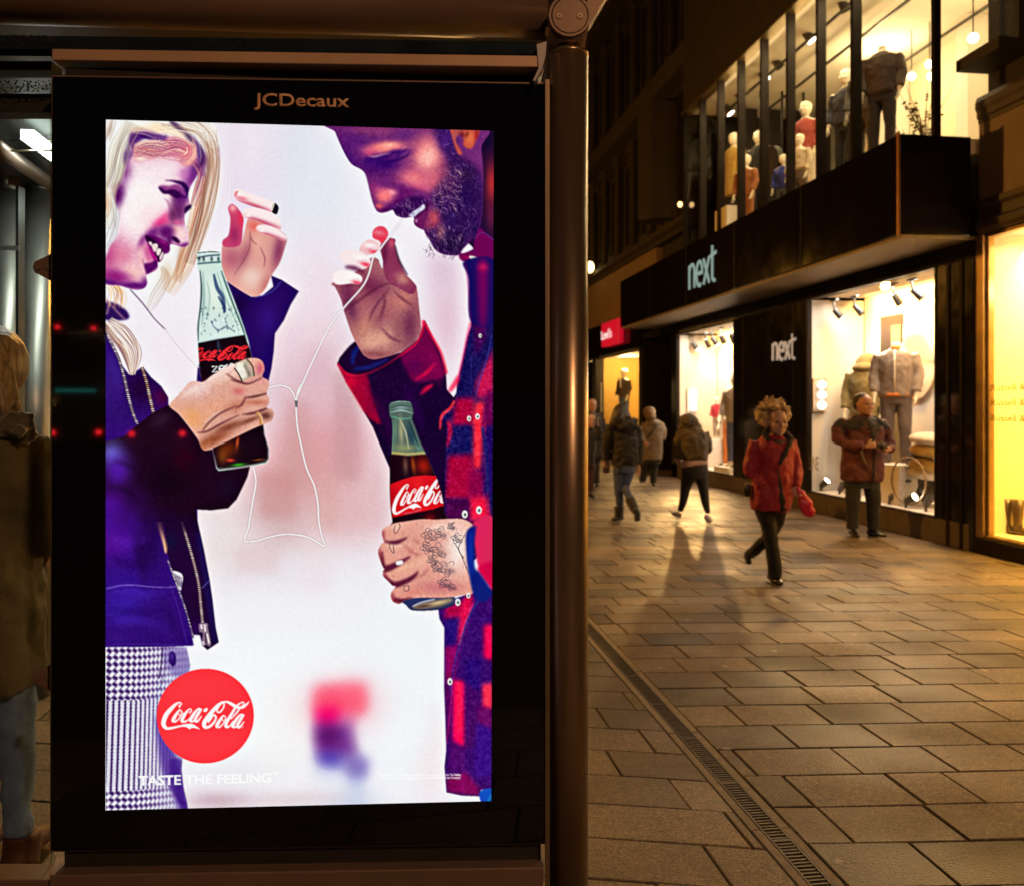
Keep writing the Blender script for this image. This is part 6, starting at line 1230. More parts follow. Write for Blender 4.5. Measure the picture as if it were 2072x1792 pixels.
bm = NB(); f.rows(bm,[(1080,250,482,.14),(1060,212,515,.155),(1000,208,525,.16),(900,222,535,.165),(760,235,530,.165),(640,235,535,.16),(560,225,545,.15),(515,255,520,.12),(480,310,470,.09)])
f.limb(bm,[(240,520,0),(200,690,.0),(205,760,-.02),(270,870,-.12)],[52,56,56,44]); f.limb(bm,[(520,520,0),(560,690,.0),(565,770,-.03),(548,880,-.08)],[52,52,52,42])
f.part('jacket', bm, red, .011, 4, .045, .10)
bm = NB(); f.rows(bm,[(1100,245,485,.11),(1040,240,490,.115)]); f.limb(bm,[(305,1040,0),(340,1200,-.03),(360,1330,-.05),(372,1480,-.07),(378,1600,-.08)],[72,62,56,56,54]); f.limb(bm,[(430,1040,0),(420,1180,.05),(365,1330,.14),(300,1440,.30),(285,1480,.36)],[72,62,52,44,42])
blk = cloth('black trousers',(.008,.008,.009),.85,var=.3)
f.part('trousers', bm, blk, .012, 4, .025, .1)
LEA = mat('black shoe leather',(.015,.013,.012),.3,var=.3)
shoe(f,(372,1636,.03),(400,1640,-.19),.075,.047,LEA); 
bm = NB(); f.limb(bm,[(285,1440,.34),(272,1500,.40),(272,1550,.36)],[32,34,24]); f.limb(bm,[(270,1455,.40),(272,1550,.33)],[(26,30),(24,24)]); f.part('shoe', bm, LEA, .009, 3)
bm = NB()
for i in range(190):
    a = rnd.uniform(0,6.283); z = rnd.uniform(-.9,1); r_ = math.sqrt(1-z*z); c = Vector((r_*math.cos(a)*.128, r_*math.sin(a)*.12+.02, z*.112))
    if c.y < -.035 and abs(c.x) < .085 and c.z < .055: continue
    ellipsoid(bm, f.p(388,318,0)+c, (rnd.uniform(.018,.034),)*3, 6)
ellipsoid(bm, f.p(388,300,.05),(.11,.085,.10),12)
for i in range(150):
    a = rnd.uniform(0,6.283); z = rnd.uniform(-.7,1); r_ = math.sqrt(max(0,1-z*z)); d0 = Vector((r_*math.cos(a), r_*math.sin(a)*.9, z)); c = f.p(388,316,.02)+d0*.12
    if d0.y < -.3 and abs(d0.x) < .6 and z < .45: continue
    sd = d0.cross(Vector((0,0,1))).normalized() if abs(z) < .95 else Vector((1,0,0)); q_ = [c+d0*(.012+.012*j)+sd*.018*math.sin(j*2.1+i)+Vector((0,0,.014*math.cos(j*2.1+i))) for j in range(4)]
    loft(bm, q_, [.009,.008,.007,.004], 5)
f.part('hair', bm, mat('curly blonde hair',(.46,.30,.13),.6,var=.4,scale=30,sheen=.5,bump=.6), .008, 1, .03, .03)
bm = NB()
for k in range(2):
    pts = [f.p(398+ (78-8*k)*math.cos(t), 505+k*38+ 26*math.sin(t)*1.0, -.03-.085*math.sin(t)*1.0) for t in np.linspace(0,6.283,18)]
    loft(bm, pts, [.03]*18, 10, ref=Vector((0,0,1)))
f.part('scarf', bm, plaid_mat('dark checked scarf',(.02,.015,.02),(.12,.03,.04),(.05,.05,.06),30), .010, 3, .02, .05)
bm = NB(); f.limb(bm,[(352,420,-.05),(300,470,-.06),(320,520,-.13)],[26,30,20]); f.limb(bm,[(450,440,-.05),(500,510,-.08),(470,560,-.14)],[26,34,22]); f.limb(bm,[(478,530,-.14),(430,620,-.172),(385,705,-.178)],[(20,7),(28,7),(18,6)]); f.limb(bm,[(378,720,-.172),(392,850,-.178),(410,960,-.172),(424,1070,-.16)],[(9,5),(22,5),(28,5),(30,5)])
f.part('jacket_lining', bm, cloth('black fleece lining',(.014,.013,.015)), .010, 2)
f.done(SKIN)
# the carrier bag and the shoulder bag
def held(f, name, label, cat, bm, m, vox=.01, sm=4, wr=.03, ws=.06):
    o = obj(name, bm, m, None, True, loc=f.loc); fuse(o, vox, sm, wr, ws); return tag(o, label, cat)
bm = NB(); f.limb(bm,[(545,880,-.10),(570,930,-.11),(600,1000,-.12),(640,1080,-.12),(655,1112,-.12)],[(12,8),(36,18),(52,26),(48,24),(26,12)],14)
held(f,'carrier_bag','bright pink plastic carrier bag swinging from the red jacketed woman\'s hand','bag',bm,mat('pink plastic',(.62,.02,.07),.4,var=.2,scale=10))
bm = NB(); f.limb(bm,[(192,860,.03),(180,910,.03),(182,965,.03)],[(24,36),(30,44),(24,36)],14)
held(f,'shoulder_bag','small black shoulder bag behind the right arm of the woman in red','bag',bm,LEA,.01,3,.0)
# -- man in the maroon coat
f = Fig('Z4',(690,1648),label='man in a maroon and navy coat standing at the bright window holding a camera')
MH = head_mesh(f.bm, f.p(648,405,-.03), .245, 14, 2); f.eyes(MH,.245)
f.limb(f.bm,[(650,500,.02),(650,440,.01),(648,370,0)],[66,58,56]); f.rows(f.bm,[(1120,470,800,.11),(800,480,800,.12),(500,480,820,.11),(450,560,740,.08)])
f.limb(f.bm,[(545,1100),(535,1330,-.02),(540,1580)],[70,52,34]); f.limb(f.bm,[(725,1100),(745,1330,-.02),(750,1580)],[70,52,34])
hand_mesh(f.bm, f.p(598,722,-.24), f.p(690,700,-.28), (0,0,-1), 1.0, 1.05); hand_mesh(f.bm, f.p(848,748,-.22), f.p(760,735,-.27), (0,0,1), 1.0, 1.05)
mar = cloth('maroon coat cloth',(.065,.008,.010),.7,var=.25,scale=6,col2=(.10,.016,.016))
bm = NB(); f.rows(bm,[(1082,425,845,.145),(1060,412,850,.16),(980,416,852,.165),(850,428,852,.165),(700,440,850,.165),(560,440,852,.16),(470,450,835,.13),(430,520,770,.10),(405,570,730,.07)])
f.limb(bm,[(455,470,0),(395,560,.0),(378,650,-.02),(440,720,-.14),(570,725,-.23)],[62,64,62,54,42]); f.limb(bm,[(820,480,0),(880,570,0),(905,660,-.02),(890,750,-.12),(850,755,-.2)],[60,60,58,50,42])
f.part('coat', bm, mar, .012, 4, .05, .11)
nav = cloth('navy shoulder cloth',(.018,.015,.022),.75)
bm = NB(); f.rows(bm,[(560,432,858,.160),(500,436,852,.155),(465,455,836,.133),(435,520,775,.103)]); f.limb(bm,[(452,470,0),(392,560,0),(380,610,0)],[64.5,66.5,64.5]); f.limb(bm,[(822,480,0),(882,570,0),(895,600,0)],[62,62,61])
f.part('coat_shoulders', bm, nav, .013, 4, .05, .10)
bm = NB(); f.limb(bm,[(640,430,-.11),(690,520,-.172),(700,640,-.182)],[(22,8),(44,8),(30,8)]); f.limb(bm,[(700,640,-.180),(702,850,-.186),(700,1075,-.17)],[(14,6),(13,6),(16,6)]); f.limb(bm,[(560,420,-.06),(575,480,-.14),(600,520,-.16)],[(36,20),(30,12),(16,8)]); f.limb(bm,[(735,430,-.05),(775,480,-.13),(810,510,-.14)],[(30,20),(34,14),(20,8)])
f.part('collar', bm, nav, .010, 3)
bm = NB(); f.rows(bm,[(1150,450,815,.125),(1060,450,815,.125)]); f.limb(bm,[(545,1080),(538,1250,-.02),(530,1400,-.01),(540,1570,0)],[88,76,66,60]); f.limb(bm,[(722,1080),(742,1250,-.02),(748,1400,-.01),(748,1575,0)],[88,76,64,58])
f.part('trousers', bm, cloth('charcoal trousers',(.016,.015,.017)), .013, 4, .025, .12)
shoe(f,(548,1640,.08),(540,1650,-.16),.085,.05,LEA); shoe(f,(715,1648,.05),(868,1652,-.06),.085,.05,LEA)
bm = NB(); ellipsoid(bm, f.p(640,258,.022),(.100,.132,.092),14); ellipsoid(bm, f.p(640,300,.06),(.098,.09,.09),12); f.limb(bm,[(570,290,.0),(568,340,.0)],[18,12])
o = NB(); f.part('hair', bm, mat('short dark hair',(.03,.022,.016),.7,var=.3,scale=40,bump=.5), .010, 2, .015, .03)
f.done(SKIN2)
bm = NB(); a = f.p(735,712,-.31); box(bm, a.x-.055,a.x+.055,a.y-.02,a.y+.03,a.z-.035,a.z+.03); loft(bm,[a+Vector((0,-.02,0)),a+Vector((0,-.06,0))],[.028,.026],16); box(bm, a.x-.02,a.x+.02,a.y-.015,a.y+.02,a.z+.03,a.z+.045)
o = obj('photo_camera', bm, M_track, None, loc=f.loc, bevel=.004); tag(o,'small black camera held by the man in the maroon coat','camera')
bm = NB(); f.limb(bm,[(540,720,-.20),(570,800,-.2),(600,880,-.2),(630,930,-.19)],[7,8,9,6]); o = obj('camera_strap', bm, mat('grey strap',(.16,.14,.13),.7), None, True, loc=f.loc); tag(o,'grey strap dangling from the maroon coated man\'s hands','strap')
# -- hooded woman in leggings, back to us
f = Fig('P1',(1240,1608),label='hooded person in olive jacket and black leggings striding away from us')
head_mesh(f.bm, f.p(1165,585,-.02), .185, 170, 14); f.limb(f.bm,[(1190,620,.02),(1175,560,.0)],[50,50]); f.rows(f.bm,[(1120,1110,1370,.10),(950,1100,1375,.11),(640,1090,1340,.10),(580,1130,1290,.08)])
f.limb(f.bm,[(1160,1110),(1130,1300,.02),(1082,1500,.05)],[60,42,26]); f.limb(f.bm,[(1315,1110),(1340,1300,-.02),(1378,1510,-.05)],[60,42,26]); hand_mesh(f.bm, f.p(1075,890,.10), f.p(1080,950,.12), (1,0,0), .6); hand_mesh(f.bm, f.p(1378,850,.05), f.p(1360,900,.08), (1,0,0), .6)
olive = cloth('olive quilted cloth',(.075,.055,.03),.85,var=.25,scale=9)
bm = NB(); f.rows(bm,[(935,1095,1372,.15),(905,1088,1380,.16),(800,1080,1385,.17),(700,1072,1378,.165),(640,1075,1352,.15),(600,1100,1320,.12),(575,1130,1270,.10)])
f.limb(bm,[(1095,630,0),(1045,770,.02),(1055,830,.04),(1078,905,.09)],[54,52,48,38]); f.limb(bm,[(1335,640,0),(1385,750,.02),(1398,810,.03),(1372,860,.05)],[54,52,48,38])
ellipsoid(bm, f.p(1165,520,0),(.125,.135,.125),16); f.limb(bm,[(1140,480,.0),(1230,530,-.02),(1300,590,.0)],[60,62,30]); ellipsoid(bm, f.p(1180,585,.05),(.15,.11,.06),14)
f.part('hooded_jacket', bm, olive, .012, 3, .05, .08)
bm = NB(); f.rows(bm,[(985,1085,1376,.145),(955,1084,1388,.15),(915,1092,1385,.14)])
for v in bm.verts: v.co.z += (v.co.x-.04)*.16
f.part('shirt_hem', bm, cloth('pale pink shirt',(.50,.34,.30)), .012, 3)
bm = NB(); f.rows(bm,[(1140,1100,1385,.125),(1060,1090,1388,.135),(975,1095,1382,.125)]); f.limb(bm,[(1170,1090),(1135,1270,.02),(1112,1400,.03),(1085,1505,.05)],[80,56,44,30]); f.limb(bm,[(1310,1090),(1335,1270,-.02),(1352,1400,-.03),(1376,1515,-.05)],[80,56,44,30])
f.part('leggings', bm, blk, .012, 4)
snk = cloth('grey running shoe',(.26,.20,.18),.7)
shoe(f,(1092,1588,.14),(990,1535,-.02),.085,.045,snk); shoe(f,(1388,1606,.10),(1383,1612,-.14),.08,.045,snk)
f.done(SKIN)
# -- woman in dark coat, jeans and boots, back to us
f = Fig('P1',(405,1615),label='woman with long dark hair in a black padded coat, jeans and boots walking away')
head_mesh(f.bm, f.p(418,530,0), .225, 178, 0); f.limb(f.bm,[(430,580,0),(422,500,0)],[46,46]); f.rows(f.bm,[(1050,345,560,.10),(800,345,590,.11),(560,330,580,.10),(520,380,520,.07)])
f.limb(f.bm,[(405,1010),(400,1230),(412,1450)],[56,44,28]); f.limb(f.bm,[(500,1010),(470,1220,-.02),(520,1400,-.22)],[56,44,28]); hand_mesh(f.bm, f.p(272,930,.05), f.p(275,1000,.04), (1,0,0), .8); hand_mesh(f.bm, f.p(618,1000,0), f.p(612,1050,0), (1,0,0), .5)
dk = cloth('black padded cloth',(.008,.0065,.0075),.8,var=.35,scale=8)
bm = NB(); f.rows(bm,[(1000,335,590,.14),(985,325,605,.155),(900,330,612,.16),(760,335,612,.16),(640,325,605,.155),(560,305,600,.14),(520,340,560,.11),(490,380,520,.09)])
f.limb(bm,[(325,560,0),(280,700,.0),(262,820,.02),(272,935,.04)],[58,58,52,42]); f.limb(bm,[(585,570,0),(618,720,0),(626,860,0),(620,985,0)],[56,54,50,42]); ellipsoid(bm, f.p(480,560,-.12),(.15,.09,.085),14); ellipsoid(bm, f.p(555,510,-.05),(.075,.08,.05),12)
f.part('coat', bm, dk, .012, 3, .05, .07)
bm = NB(); f.rows(bm,[(1070,350,580,.125),(985,340,590,.13)]); f.limb(bm,[(408,1010),(400,1150,.0),(402,1260),(410,1440)],[74,60,50,40]); f.limb(bm,[(505,1010),(492,1140,0),(470,1230,-.02),(515,1370,-.18)],[74,60,48,40])
f.part('jeans', bm, cloth('blue denim',(.045,.07,.16),.85,var=.4,scale=10), .012, 4, .02, .1)
fur = cloth('black sheepskin',(.012,.010,.010),.95,sheen=.6)
shoe(f,(440,1606,.06),(325,1612,-.03),.10,.055,fur,boot=([(405,1440,.02),(405,1500,.02),(402,1560,.03),(402,1590,.03)],[58,56,46,40])); 
bm = NB(); f.limb(bm,[(505,1345,-.14),(535,1420,-.2),(560,1480,-.25)],[60,56,46]); f.limb(bm,[(548,1450,-.26),(575,1500,-.27),(580,1575,-.22)],[(40,46),(40,44),(36,30)]); f.part('boot', bm, fur, .009, 3)
bm = NB(); ellipsoid(bm, f.p(420,425,-.01),(.115,.12,.125),14); f.limb(bm,[(420,430,-.03),(380,500,-.08),(340,560,-.09),(320,590,-.08)],[90,84,60,26]); f.limb(bm,[(450,430,-.02),(470,480,-.06),(470,540,-.08)],[70,60,30])
f.part('hair', bm, mat('long dark hair',(.012,.008,.006),.45,var=.6,scale=40,bump=.5,stretch=(1,1,.1)), .010, 3, .03, .04)
f.done(SKIN)
bm = NB(); f.limb(bm,[(280,950,.04),(268,1010,.04),(262,1080,.04)],[(24,20),(44,26),(40,22)],14); held(f,'handbag','small purple handbag carried by the woman in the black padded coat','bag',bm,cloth('purple bag',(.06,.03,.06),.5))
# -- woman in the grey coat further off
f = Fig('P1',(730,1212),label='woman with fair hair in a knee-length grey coat walking away beside the dark shop wall')
head_mesh(f.bm, f.p(735,492,0), .23, 185, 0); f.limb(f.bm,[(750,540,0),(742,470,0)],[36,36]); f.rows(f.bm,[(960,670,850,.10),(700,690,880,.11),(530,690,870,.1),(500,720,820,.07)])
f.limb(f.bm,[(690,930),(675,1060),(660,1180)],[40,30,20]); f.limb(f.bm,[(785,930),(785,1060),(780,1190)],[40,30,20]); hand_mesh(f.bm, f.p(672,735,-.2), f.p(690,750,-.24), (0,0,1), .6)
gry = cloth('grey wool coat',(.17,.14,.11),.92,var=.15)
bm = NB(); f.rows(bm,[(930,672,876,.15),(900,674,880,.155),(780,682,882,.155),(660,668,895,.155),(580,668,898,.145),(520,690,880,.12),(492,715,830,.09)]); f.limb(bm,[(690,540,0),(650,620,-.02),(645,690,-.08),(672,735,-.18)],[38,36,34,28]); f.limb(bm,[(868,540,0),(890,620,0),(885,720,-.03)],[36,34,28]); ellipsoid(bm, f.p(775,535,-.08),(.13,.09,.07),12)
f.part('coat', bm, gry, .013, 4, .04, .1)
bm = NB(); f.rows(bm,[(980,675,860,.12),(915,680,865,.12)]); f.limb(bm,[(700,940),(680,1060),(658,1170)],[50,40,38]); f.limb(bm,[(790,940),(785,1060),(782,1185)],[50,40,36])
f.part('trousers', bm, blk, .012, 4)
shoe(f,(660,1190,.05),(640,1175,-.12),.07,.045,LEA); shoe(f,(782,1210,.05),(778,1212,-.15),.07,.045,LEA)
bm = NB(); ellipsoid(bm, f.p(735,415,-.01),(.125,.125,.125),14); f.limb(bm,[(740,420,-.04),(745,480,-.08),(735,520,-.09)],[62,58,34])
f.part('hair', bm, mat('fair hair',(.13,.075,.035),.6,var=.35,scale=25,bump=.5), .010, 3, .03, .04)
f.done(SKIN)
bm = NB(); f.limb(bm,[(820,520,-.155),(770,600,-.172),(700,690,-.17)],[(9,5),(9,5),(9,5)]); o = obj('bag_strap', bm, LEA, None, True, loc=f.loc); tag(o,'dark bag strap running across the back of the grey coat','strap')
# -- man with glasses and the woman on the phone, partly behind the post
f = Fig('P1',(120,1225),label='man with glasses and dark jacket facing us just beyond the steel post')
MH = head_mesh(f.bm, f.p(105,400,-.03), .235, 12, 0); f.eyes(MH,.235); f.limb(f.bm,[(110,450,0),(106,380,0)],[34,34]); f.rows(f.bm,[(900,40,190,.1),(600,30,220,.11),(460,30,215,.1),(430,70,150,.07)])
f.limb(f.bm,[(80,900),(78,1050),(75,1190)],[38,28,20]); f.limb(f.bm,[(150,900),(152,1050),(155,1190)],[38,28,20]); hand_mesh(f.bm, f.p(235,700,-.05), f.p(240,760,-.07), (1,0,0), .6); hand_mesh(f.bm, f.p(-5,700,-.05), f.p(-5,760,-.07), (1,0,0), .6)
bm = NB(); f.rows(bm,[(900,35,225,.14),(760,35,225,.15),(600,30,228,.15),(500,22,225,.14),(440,40,200,.11),(405,70,150,.08)]); f.limb(bm,[(25,480,0),(0,600,0),(-5,700,-.05)],[40,36,30]); f.limb(bm,[(212,480,0),(238,600,0),(236,700,-.05)],[40,36,30])
f.part('jacket', bm, cloth('dark blue-grey jacket',(.022,.02,.022)), .013, 4, .04, .1)
bm = NB(); f.rows(bm,[(940,45,200,.12),(880,45,200,.12)]); f.limb(bm,[(82,900),(78,1050),(76,1190)],[44,38,34]); f.limb(bm,[(150,900),(152,1050),(154,1190)],[44,38,34]); f.part('trousers', bm, blk, .012, 4)
shoe(f,(76,1215,.06),(72,1222,-.16),.08,.05,LEA); shoe(f,(154,1215,.06),(160,1222,-.16),.08,.05,LEA)
bm = NB(); ellipsoid(bm, f.p(104,300,.03),(.093,.11,.075),12); f.part('hair', bm, mat('grey hair',(.10,.08,.06),.7,var=.3,scale=30), .010, 2)
bm = NB(); c = MH @ Vector((0,-.49,.5))
for sx in (-1,1):
    c = MH @ Vector((sx*.16,-.49,.5)); pts = [c+Vector((.028*math.cos(t),0,.02*math.sin(t))) for t in np.linspace(0,6.283,13)]; loft(bm, pts, [.0035]*13, 6, ref=Vector((0,-1,.01)))
f.part('glasses', bm, M_track, plain=True)
f.done(SKIN)
f = Fig('P1',(90,1352),label='woman in black coat holding a phone to her ear, half hidden by the steel post')
MH = head_mesh(f.bm, f.p(88,575,-.03), .23, 8, 0); f.eyes(MH,.23); f.limb(f.bm,[(92,640,0),(90,560,0)],[38,38]); f.rows(f.bm,[(1000,10,125,.1),(700,0,145,.11),(630,0,150,.1),(610,50,130,.07)])
f.limb(f.bm,[(45,980),(50,1140),(40,1290)],[40,30,20]); f.limb(f.bm,[(105,980),(95,1140),(85,1300)],[40,30,20]); hand_mesh(f.bm, f.p(168,560,-.06), f.p(150,490,-.07), (0,-1,0), .5)
bm = NB(); f.rows(bm,[(965,0,128,.13),(900,0,132,.14),(760,0,150,.14),(660,-5,158,.135),(615,20,140,.11),(585,55,125,.08)]); f.limb(bm,[(142,640,0),(192,690,-.03),(190,630,-.06),(170,560,-.06)],[42,42,38,30]); f.limb(bm,[(0,640,0),(-25,780,0),(-20,880,-.02)],[42,40,32])
f.part('coat', bm, cloth('black wool coat',(.014,.012,.012)), .012, 4, .04, .1)
bm = NB(); f.rows(bm,[(1010,5,130,.11),(945,5,130,.11)]); f.limb(bm,[(42,980),(50,1120),(42,1270)],[50,38,32]); f.limb(bm,[(100,980),(96,1120),(84,1280)],[50,38,32]); f.part('trousers', bm, cloth('dark wine trousers',(.05,.018,.018)), .012, 4)
shoe(f,(40,1330,.05),(20,1335,-.14),.08,.045,LEA); shoe(f,(82,1340,.06),(118,1350,-.12),.08,.045,LEA)
bm = NB(); ellipsoid(bm, f.p(88,470,.02),(.112,.115,.10),12); f.limb(bm,[(50,480,.03),(46,560,.03)],[26,14]); f.part('hair', bm, mat('brown hair',(.07,.04,.02),.6,var=.3,scale=30), .010, 2, .02, .04)
f.done(SKIN)
a = f.p(148,505,-.10)
o = obj('phone', bx(-.012,.012,-.035,.035,-.07,.07), M_track, None, loc=f.loc+a, bevel=.004); tag(o,'dark phone held to the ear of the half hidden woman','phone')
# -- blonde woman waiting inside the shelter, seen from behind through the pane at the left edge
f = Fig('L4',(60,1640),label='woman with long blonde hair in an olive parka waiting behind the shelter glass at left',Y=3.06,z0=0.0)
f.k = 2.1255; ppd = f.ppm/1.977/f.k
def T(dx, dy): return (dx*1.977*f.k, (dy*1.977-2700)*f.k)
f.foot = T(34,1755); f.fy = T(34,1755+0)[1]; f.loc = Vector((ray(34)*f.Y, f.Y, 0)); f.fy = T(0, HY+FPX*CAMZ/f.Y)[1]
def q(dx, dy, d=0): return (*T(dx,dy), d)
def rw(dy, a, b, dep, off=0): return (T(0,dy)[1], T(a,0)[0], T(b,0)[0], dep, off)
U = 1.977*f.k
MH = head_mesh(f.bm, f.p(*q(-22,812,0)), .235, 172, 0); f.limb(f.bm,[q(-22,860),q(-22,790)],[36*U,34*U]); f.rows(f.bm,[rw(1400,-80,50,.11),rw(1150,-80,50,.12),rw(900,-105,70,.11),rw(850,-60,30,.07)])
f.limb(f.bm,[q(20,1360),q(30,1530),q(36,1720)],[38*U,29*U,18*U]); f.limb(f.bm,[q(-60,1360),q(-66,1530),q(-66,1720)],[38*U,29*U,18*U]); hand_mesh(f.bm, f.p(*q(60,1080,.10)), f.p(*q(50,1140,.12)), (1,0,0), .6); hand_mesh(f.bm, f.p(*q(-122,1100,-.05)), f.p(*q(-122,1150,-.05)), (1,0,0), .6)
park = cloth('olive parka cloth',(.095,.085,.05),.85,var=.3,scale=6,col2=(.17,.145,.085))
bm = NB(); f.rows(bm,[rw(1392,-104,70,.17),rw(1360,-108,74,.19),rw(1250,-106,74,.19),rw(1150,-100,66,.18),rw(1060,-98,62,.17),rw(960,-108,68,.18),rw(900,-112,74,.17),rw(860,-80,50,.13),rw(835,-55,20,.10)])
f.limb(bm,[q(62,890),q(84,980,.0),q(86,1040,-.03),q(70,1110,.06)],[33*U,33*U,31*U,25*U]); f.limb(bm,[q(-105,890),q(-128,980),q(-130,1040),q(-122,1110,-.05)],[33*U,33*U,31*U,25*U])
f.part('parka', bm, park, .013, 4, .05, .11)
bm = NB()
for i in range(120):
    t = rnd.uniform(0,1); c = f.p(*q(-60+t*150, 835+ (t-.4)**2*60+rnd.uniform(-8,30), -.10+.05*rnd.uniform(-1,1))); ellipsoid(bm, c, (rnd.uniform(.015,.03),)*3, 6)
f.part('fur_hood', bm, cloth('grey-brown fake fur',(.14,.115,.085),.95,var=.4,scale=60,sheen=.8), .008, 0, .03, .02)
bm = NB(); f.limb(bm,[q(20,1350),q(26,1450,.0),q(32,1560,.01),q(36,1690)],[50*U,42*U,33*U,27*U]); f.limb(bm,[q(-58,1350),q(-62,1450),q(-66,1560),q(-66,1690)],[50*U,42*U,33*U,27*U]); f.rows(bm,[rw(1400,-85,58,.13),rw(1340,-85,60,.13)])
f.part('jeans', bm, cloth('pale blue denim',(.15,.26,.56),.85,var=.3,scale=12), .012, 4, .025, .07)
br = mat('brown ankle boot',(.09,.03,.022),.55,var=.3)
for cx in (38,-64):
    bm = NB(); f.limb(bm,[q(cx,1688,.02),q(cx,1720,.02),q(cx+1,1752,.0)],[36*U,35*U,38*U]); a,b = f.p(*q(cx,1752,-.03)), f.p(*q(cx,1752,.20)); d = b-a
    loft(bm, [a+Vector((0,0,.05)),a+d*.4+Vector((0,0,.05)),b+Vector((0,0,.03))], [(.045,.05),(.05,.045),(.035,.028)], 12, ref=Vector((0,0,1))); f.part('boot', bm, br, .010, 3)
bm = NB()
c0 = f.p(*q(-18,735,.0)); ellipsoid(bm, c0, (.118,.125,.135), 14)
for i in range(90):
    t = rnd.uniform(-1,1); x0 = -18+t*58; x1 = -10+t*78+rnd.uniform(-8,14); yb = rnd.uniform(815,885); dd = -.125*math.sqrt(max(.05,1-t*t*.8))
    f.limb(bm,[q(x0*.7,680,dd*.6),q(x0,740,dd),q((x0+x1)/2+4,800,dd-.01),q(x1,yb,dd-.02)],[7*U,9*U,8*U,3*U],6)
f.part('hair', bm, mat('long blonde hair',(.34,.23,.115),.45,var=.7,scale=110,sheen=.2,bump=1.0,stretch=(1,1,.04)), .007, 1)
f.done(SKIN)
# ---------------------------------------------------------------- shop window mannequins and goods
M_doll = mat('cream mannequin skin', (.80,.74,.62), .4, var=.03)
def mannequin(v, u, z, H, label, top, bottom, head=True, yaw=0, top_len=.40, coat_flare=0, group='dressed mannequins in the shop windows', bare=False, arm=.0, sleeve=True, extra=None):
    """a dressed shop dummy of height H facing the street (towards -v); top / bottom are cloth materials"""
    k = H/1.75; bm = NB(); V = lambda x,y,zz: Vector((x*k,y*k,zz*k))
    def lf(b, pts, rs, n=12): loft(b, [V(*p) for p in pts], [tuple(a*k for a in r) if isinstance(r,tuple) else r*k for r in rs], n)
    lf(bm,[(0,0,.84),(0,0,1.0),(0,0,1.25),(0,0,1.40),(0,0,1.46)],[(.15,.10),(.13,.095),(.17,.11),(.18,.09),(.07,.06)],16)
    lf(bm,[(0,0,1.42),(0,0,1.53)],[.055,.052])
    if head: head_mesh(bm, V(0,.0,1.50), .235*k, 0, 0, face=True, ears=False)
    for s in (-1,1):
        lf(bm,[(s*.09,0,.90),(s*.10,-.02,.48),(s*.11,0,.09)],[.08,.055,.038]); lf(bm,[(s*.11,.03,.05),(s*.11,-.07,.04),(s*.115,-.17,.025)],[(.035,.04),(.04,.035),(.03,.02)])
        lf(bm,[(s*.19,0,1.40),(s*(.25+arm),.0,1.14),(s*(.23+arm),-.10,.90)],[.05,.042,.03]); hand_mesh(bm, V(s*(.23+arm),-.10,.90), V(s*(.22+arm),-.14,.78), (0,-1,0), .35, k)
    o = obj('mannequin', bm, M_doll, None, True, loc=sv(v,u,z)); o.rotation_euler = (0,0,TH-rad(90)+rad(yaw+(30 if abs(yaw) < 15 else 0))); fuse(o,.012*max(.6,k),3); tag(o, label, 'mannequin', group)
    if top:
        b = NB(); zb = 1.40-top_len*1.0-.1
        lf(b,[(0,0,zb),(0,0,zb+.02),(0,0,1.05),(0,0,1.25),(0,0,1.38),(0,0,1.45)],[(.19+coat_flare,.13+coat_flare*.5),(.20+coat_flare,.14+coat_flare*.5),(.185,.135),(.205,.14),(.20,.115),(.085,.075)],18)
        if sleeve:
            for s in (-1,1): lf(b,[(s*.19,0,1.38),(s*(.25+arm),0,1.14),(s*(.235+arm),-.09,.94)],[.072,.066,.052])
        c = obj('jacket', b, top, o, True); fuse(c,.014*max(.6,k),4,.03,.08)
    if bottom:
        b = NB(); lf(b,[(0,0,.80),(0,0,.98)],[(.17,.115),(.165,.115)],16)
        for s in (-1,1): lf(b,[(s*.085,0,.90),(s*.10,-.01,.5),(s*.11,0,.10)],[.098,.075,.062])
        c = obj('trousers', b, bottom, o, True); fuse(c,.013*max(.6,k),4,.02,.1)
    if extra: extra(o, k)
    return o
def at(tile, x, y, v): return pin(*dpx(tile,x,y), v)
C = cloth
grey_j = C('grey fleece jacket',(.17,.135,.115)); jean_g = C('grey washed denim',(.11,.085,.085)); navy = C('navy wool',(.018,.018,.035)); mustard = C('mustard wool',(.40,.25,.05)); rust = C('rust brown suiting',(.28,.10,.035)); black_c = C('soft black cloth',(.012,.011,.012)); blue_c = C('bright blue fleece',(.02,.04,.36)); plaid = plaid_mat('red checked shirt',(.30,.03,.03),(.05,.02,.03),(.4,.08,.06),24); khaki = C('khaki parka cloth',(.16,.13,.05)); denim = C('mid denim',(.07,.10,.22)); pale = C('pale knit',(.60,.52,.42)); orange = C('orange cloth',(.55,.16,.02)); stripe = plaid_mat('striped knit',(.55,.5,.42),(.5,.45,.4),(.10,.08,.1),26); redc = C('red child top',(.55,.03,.06))
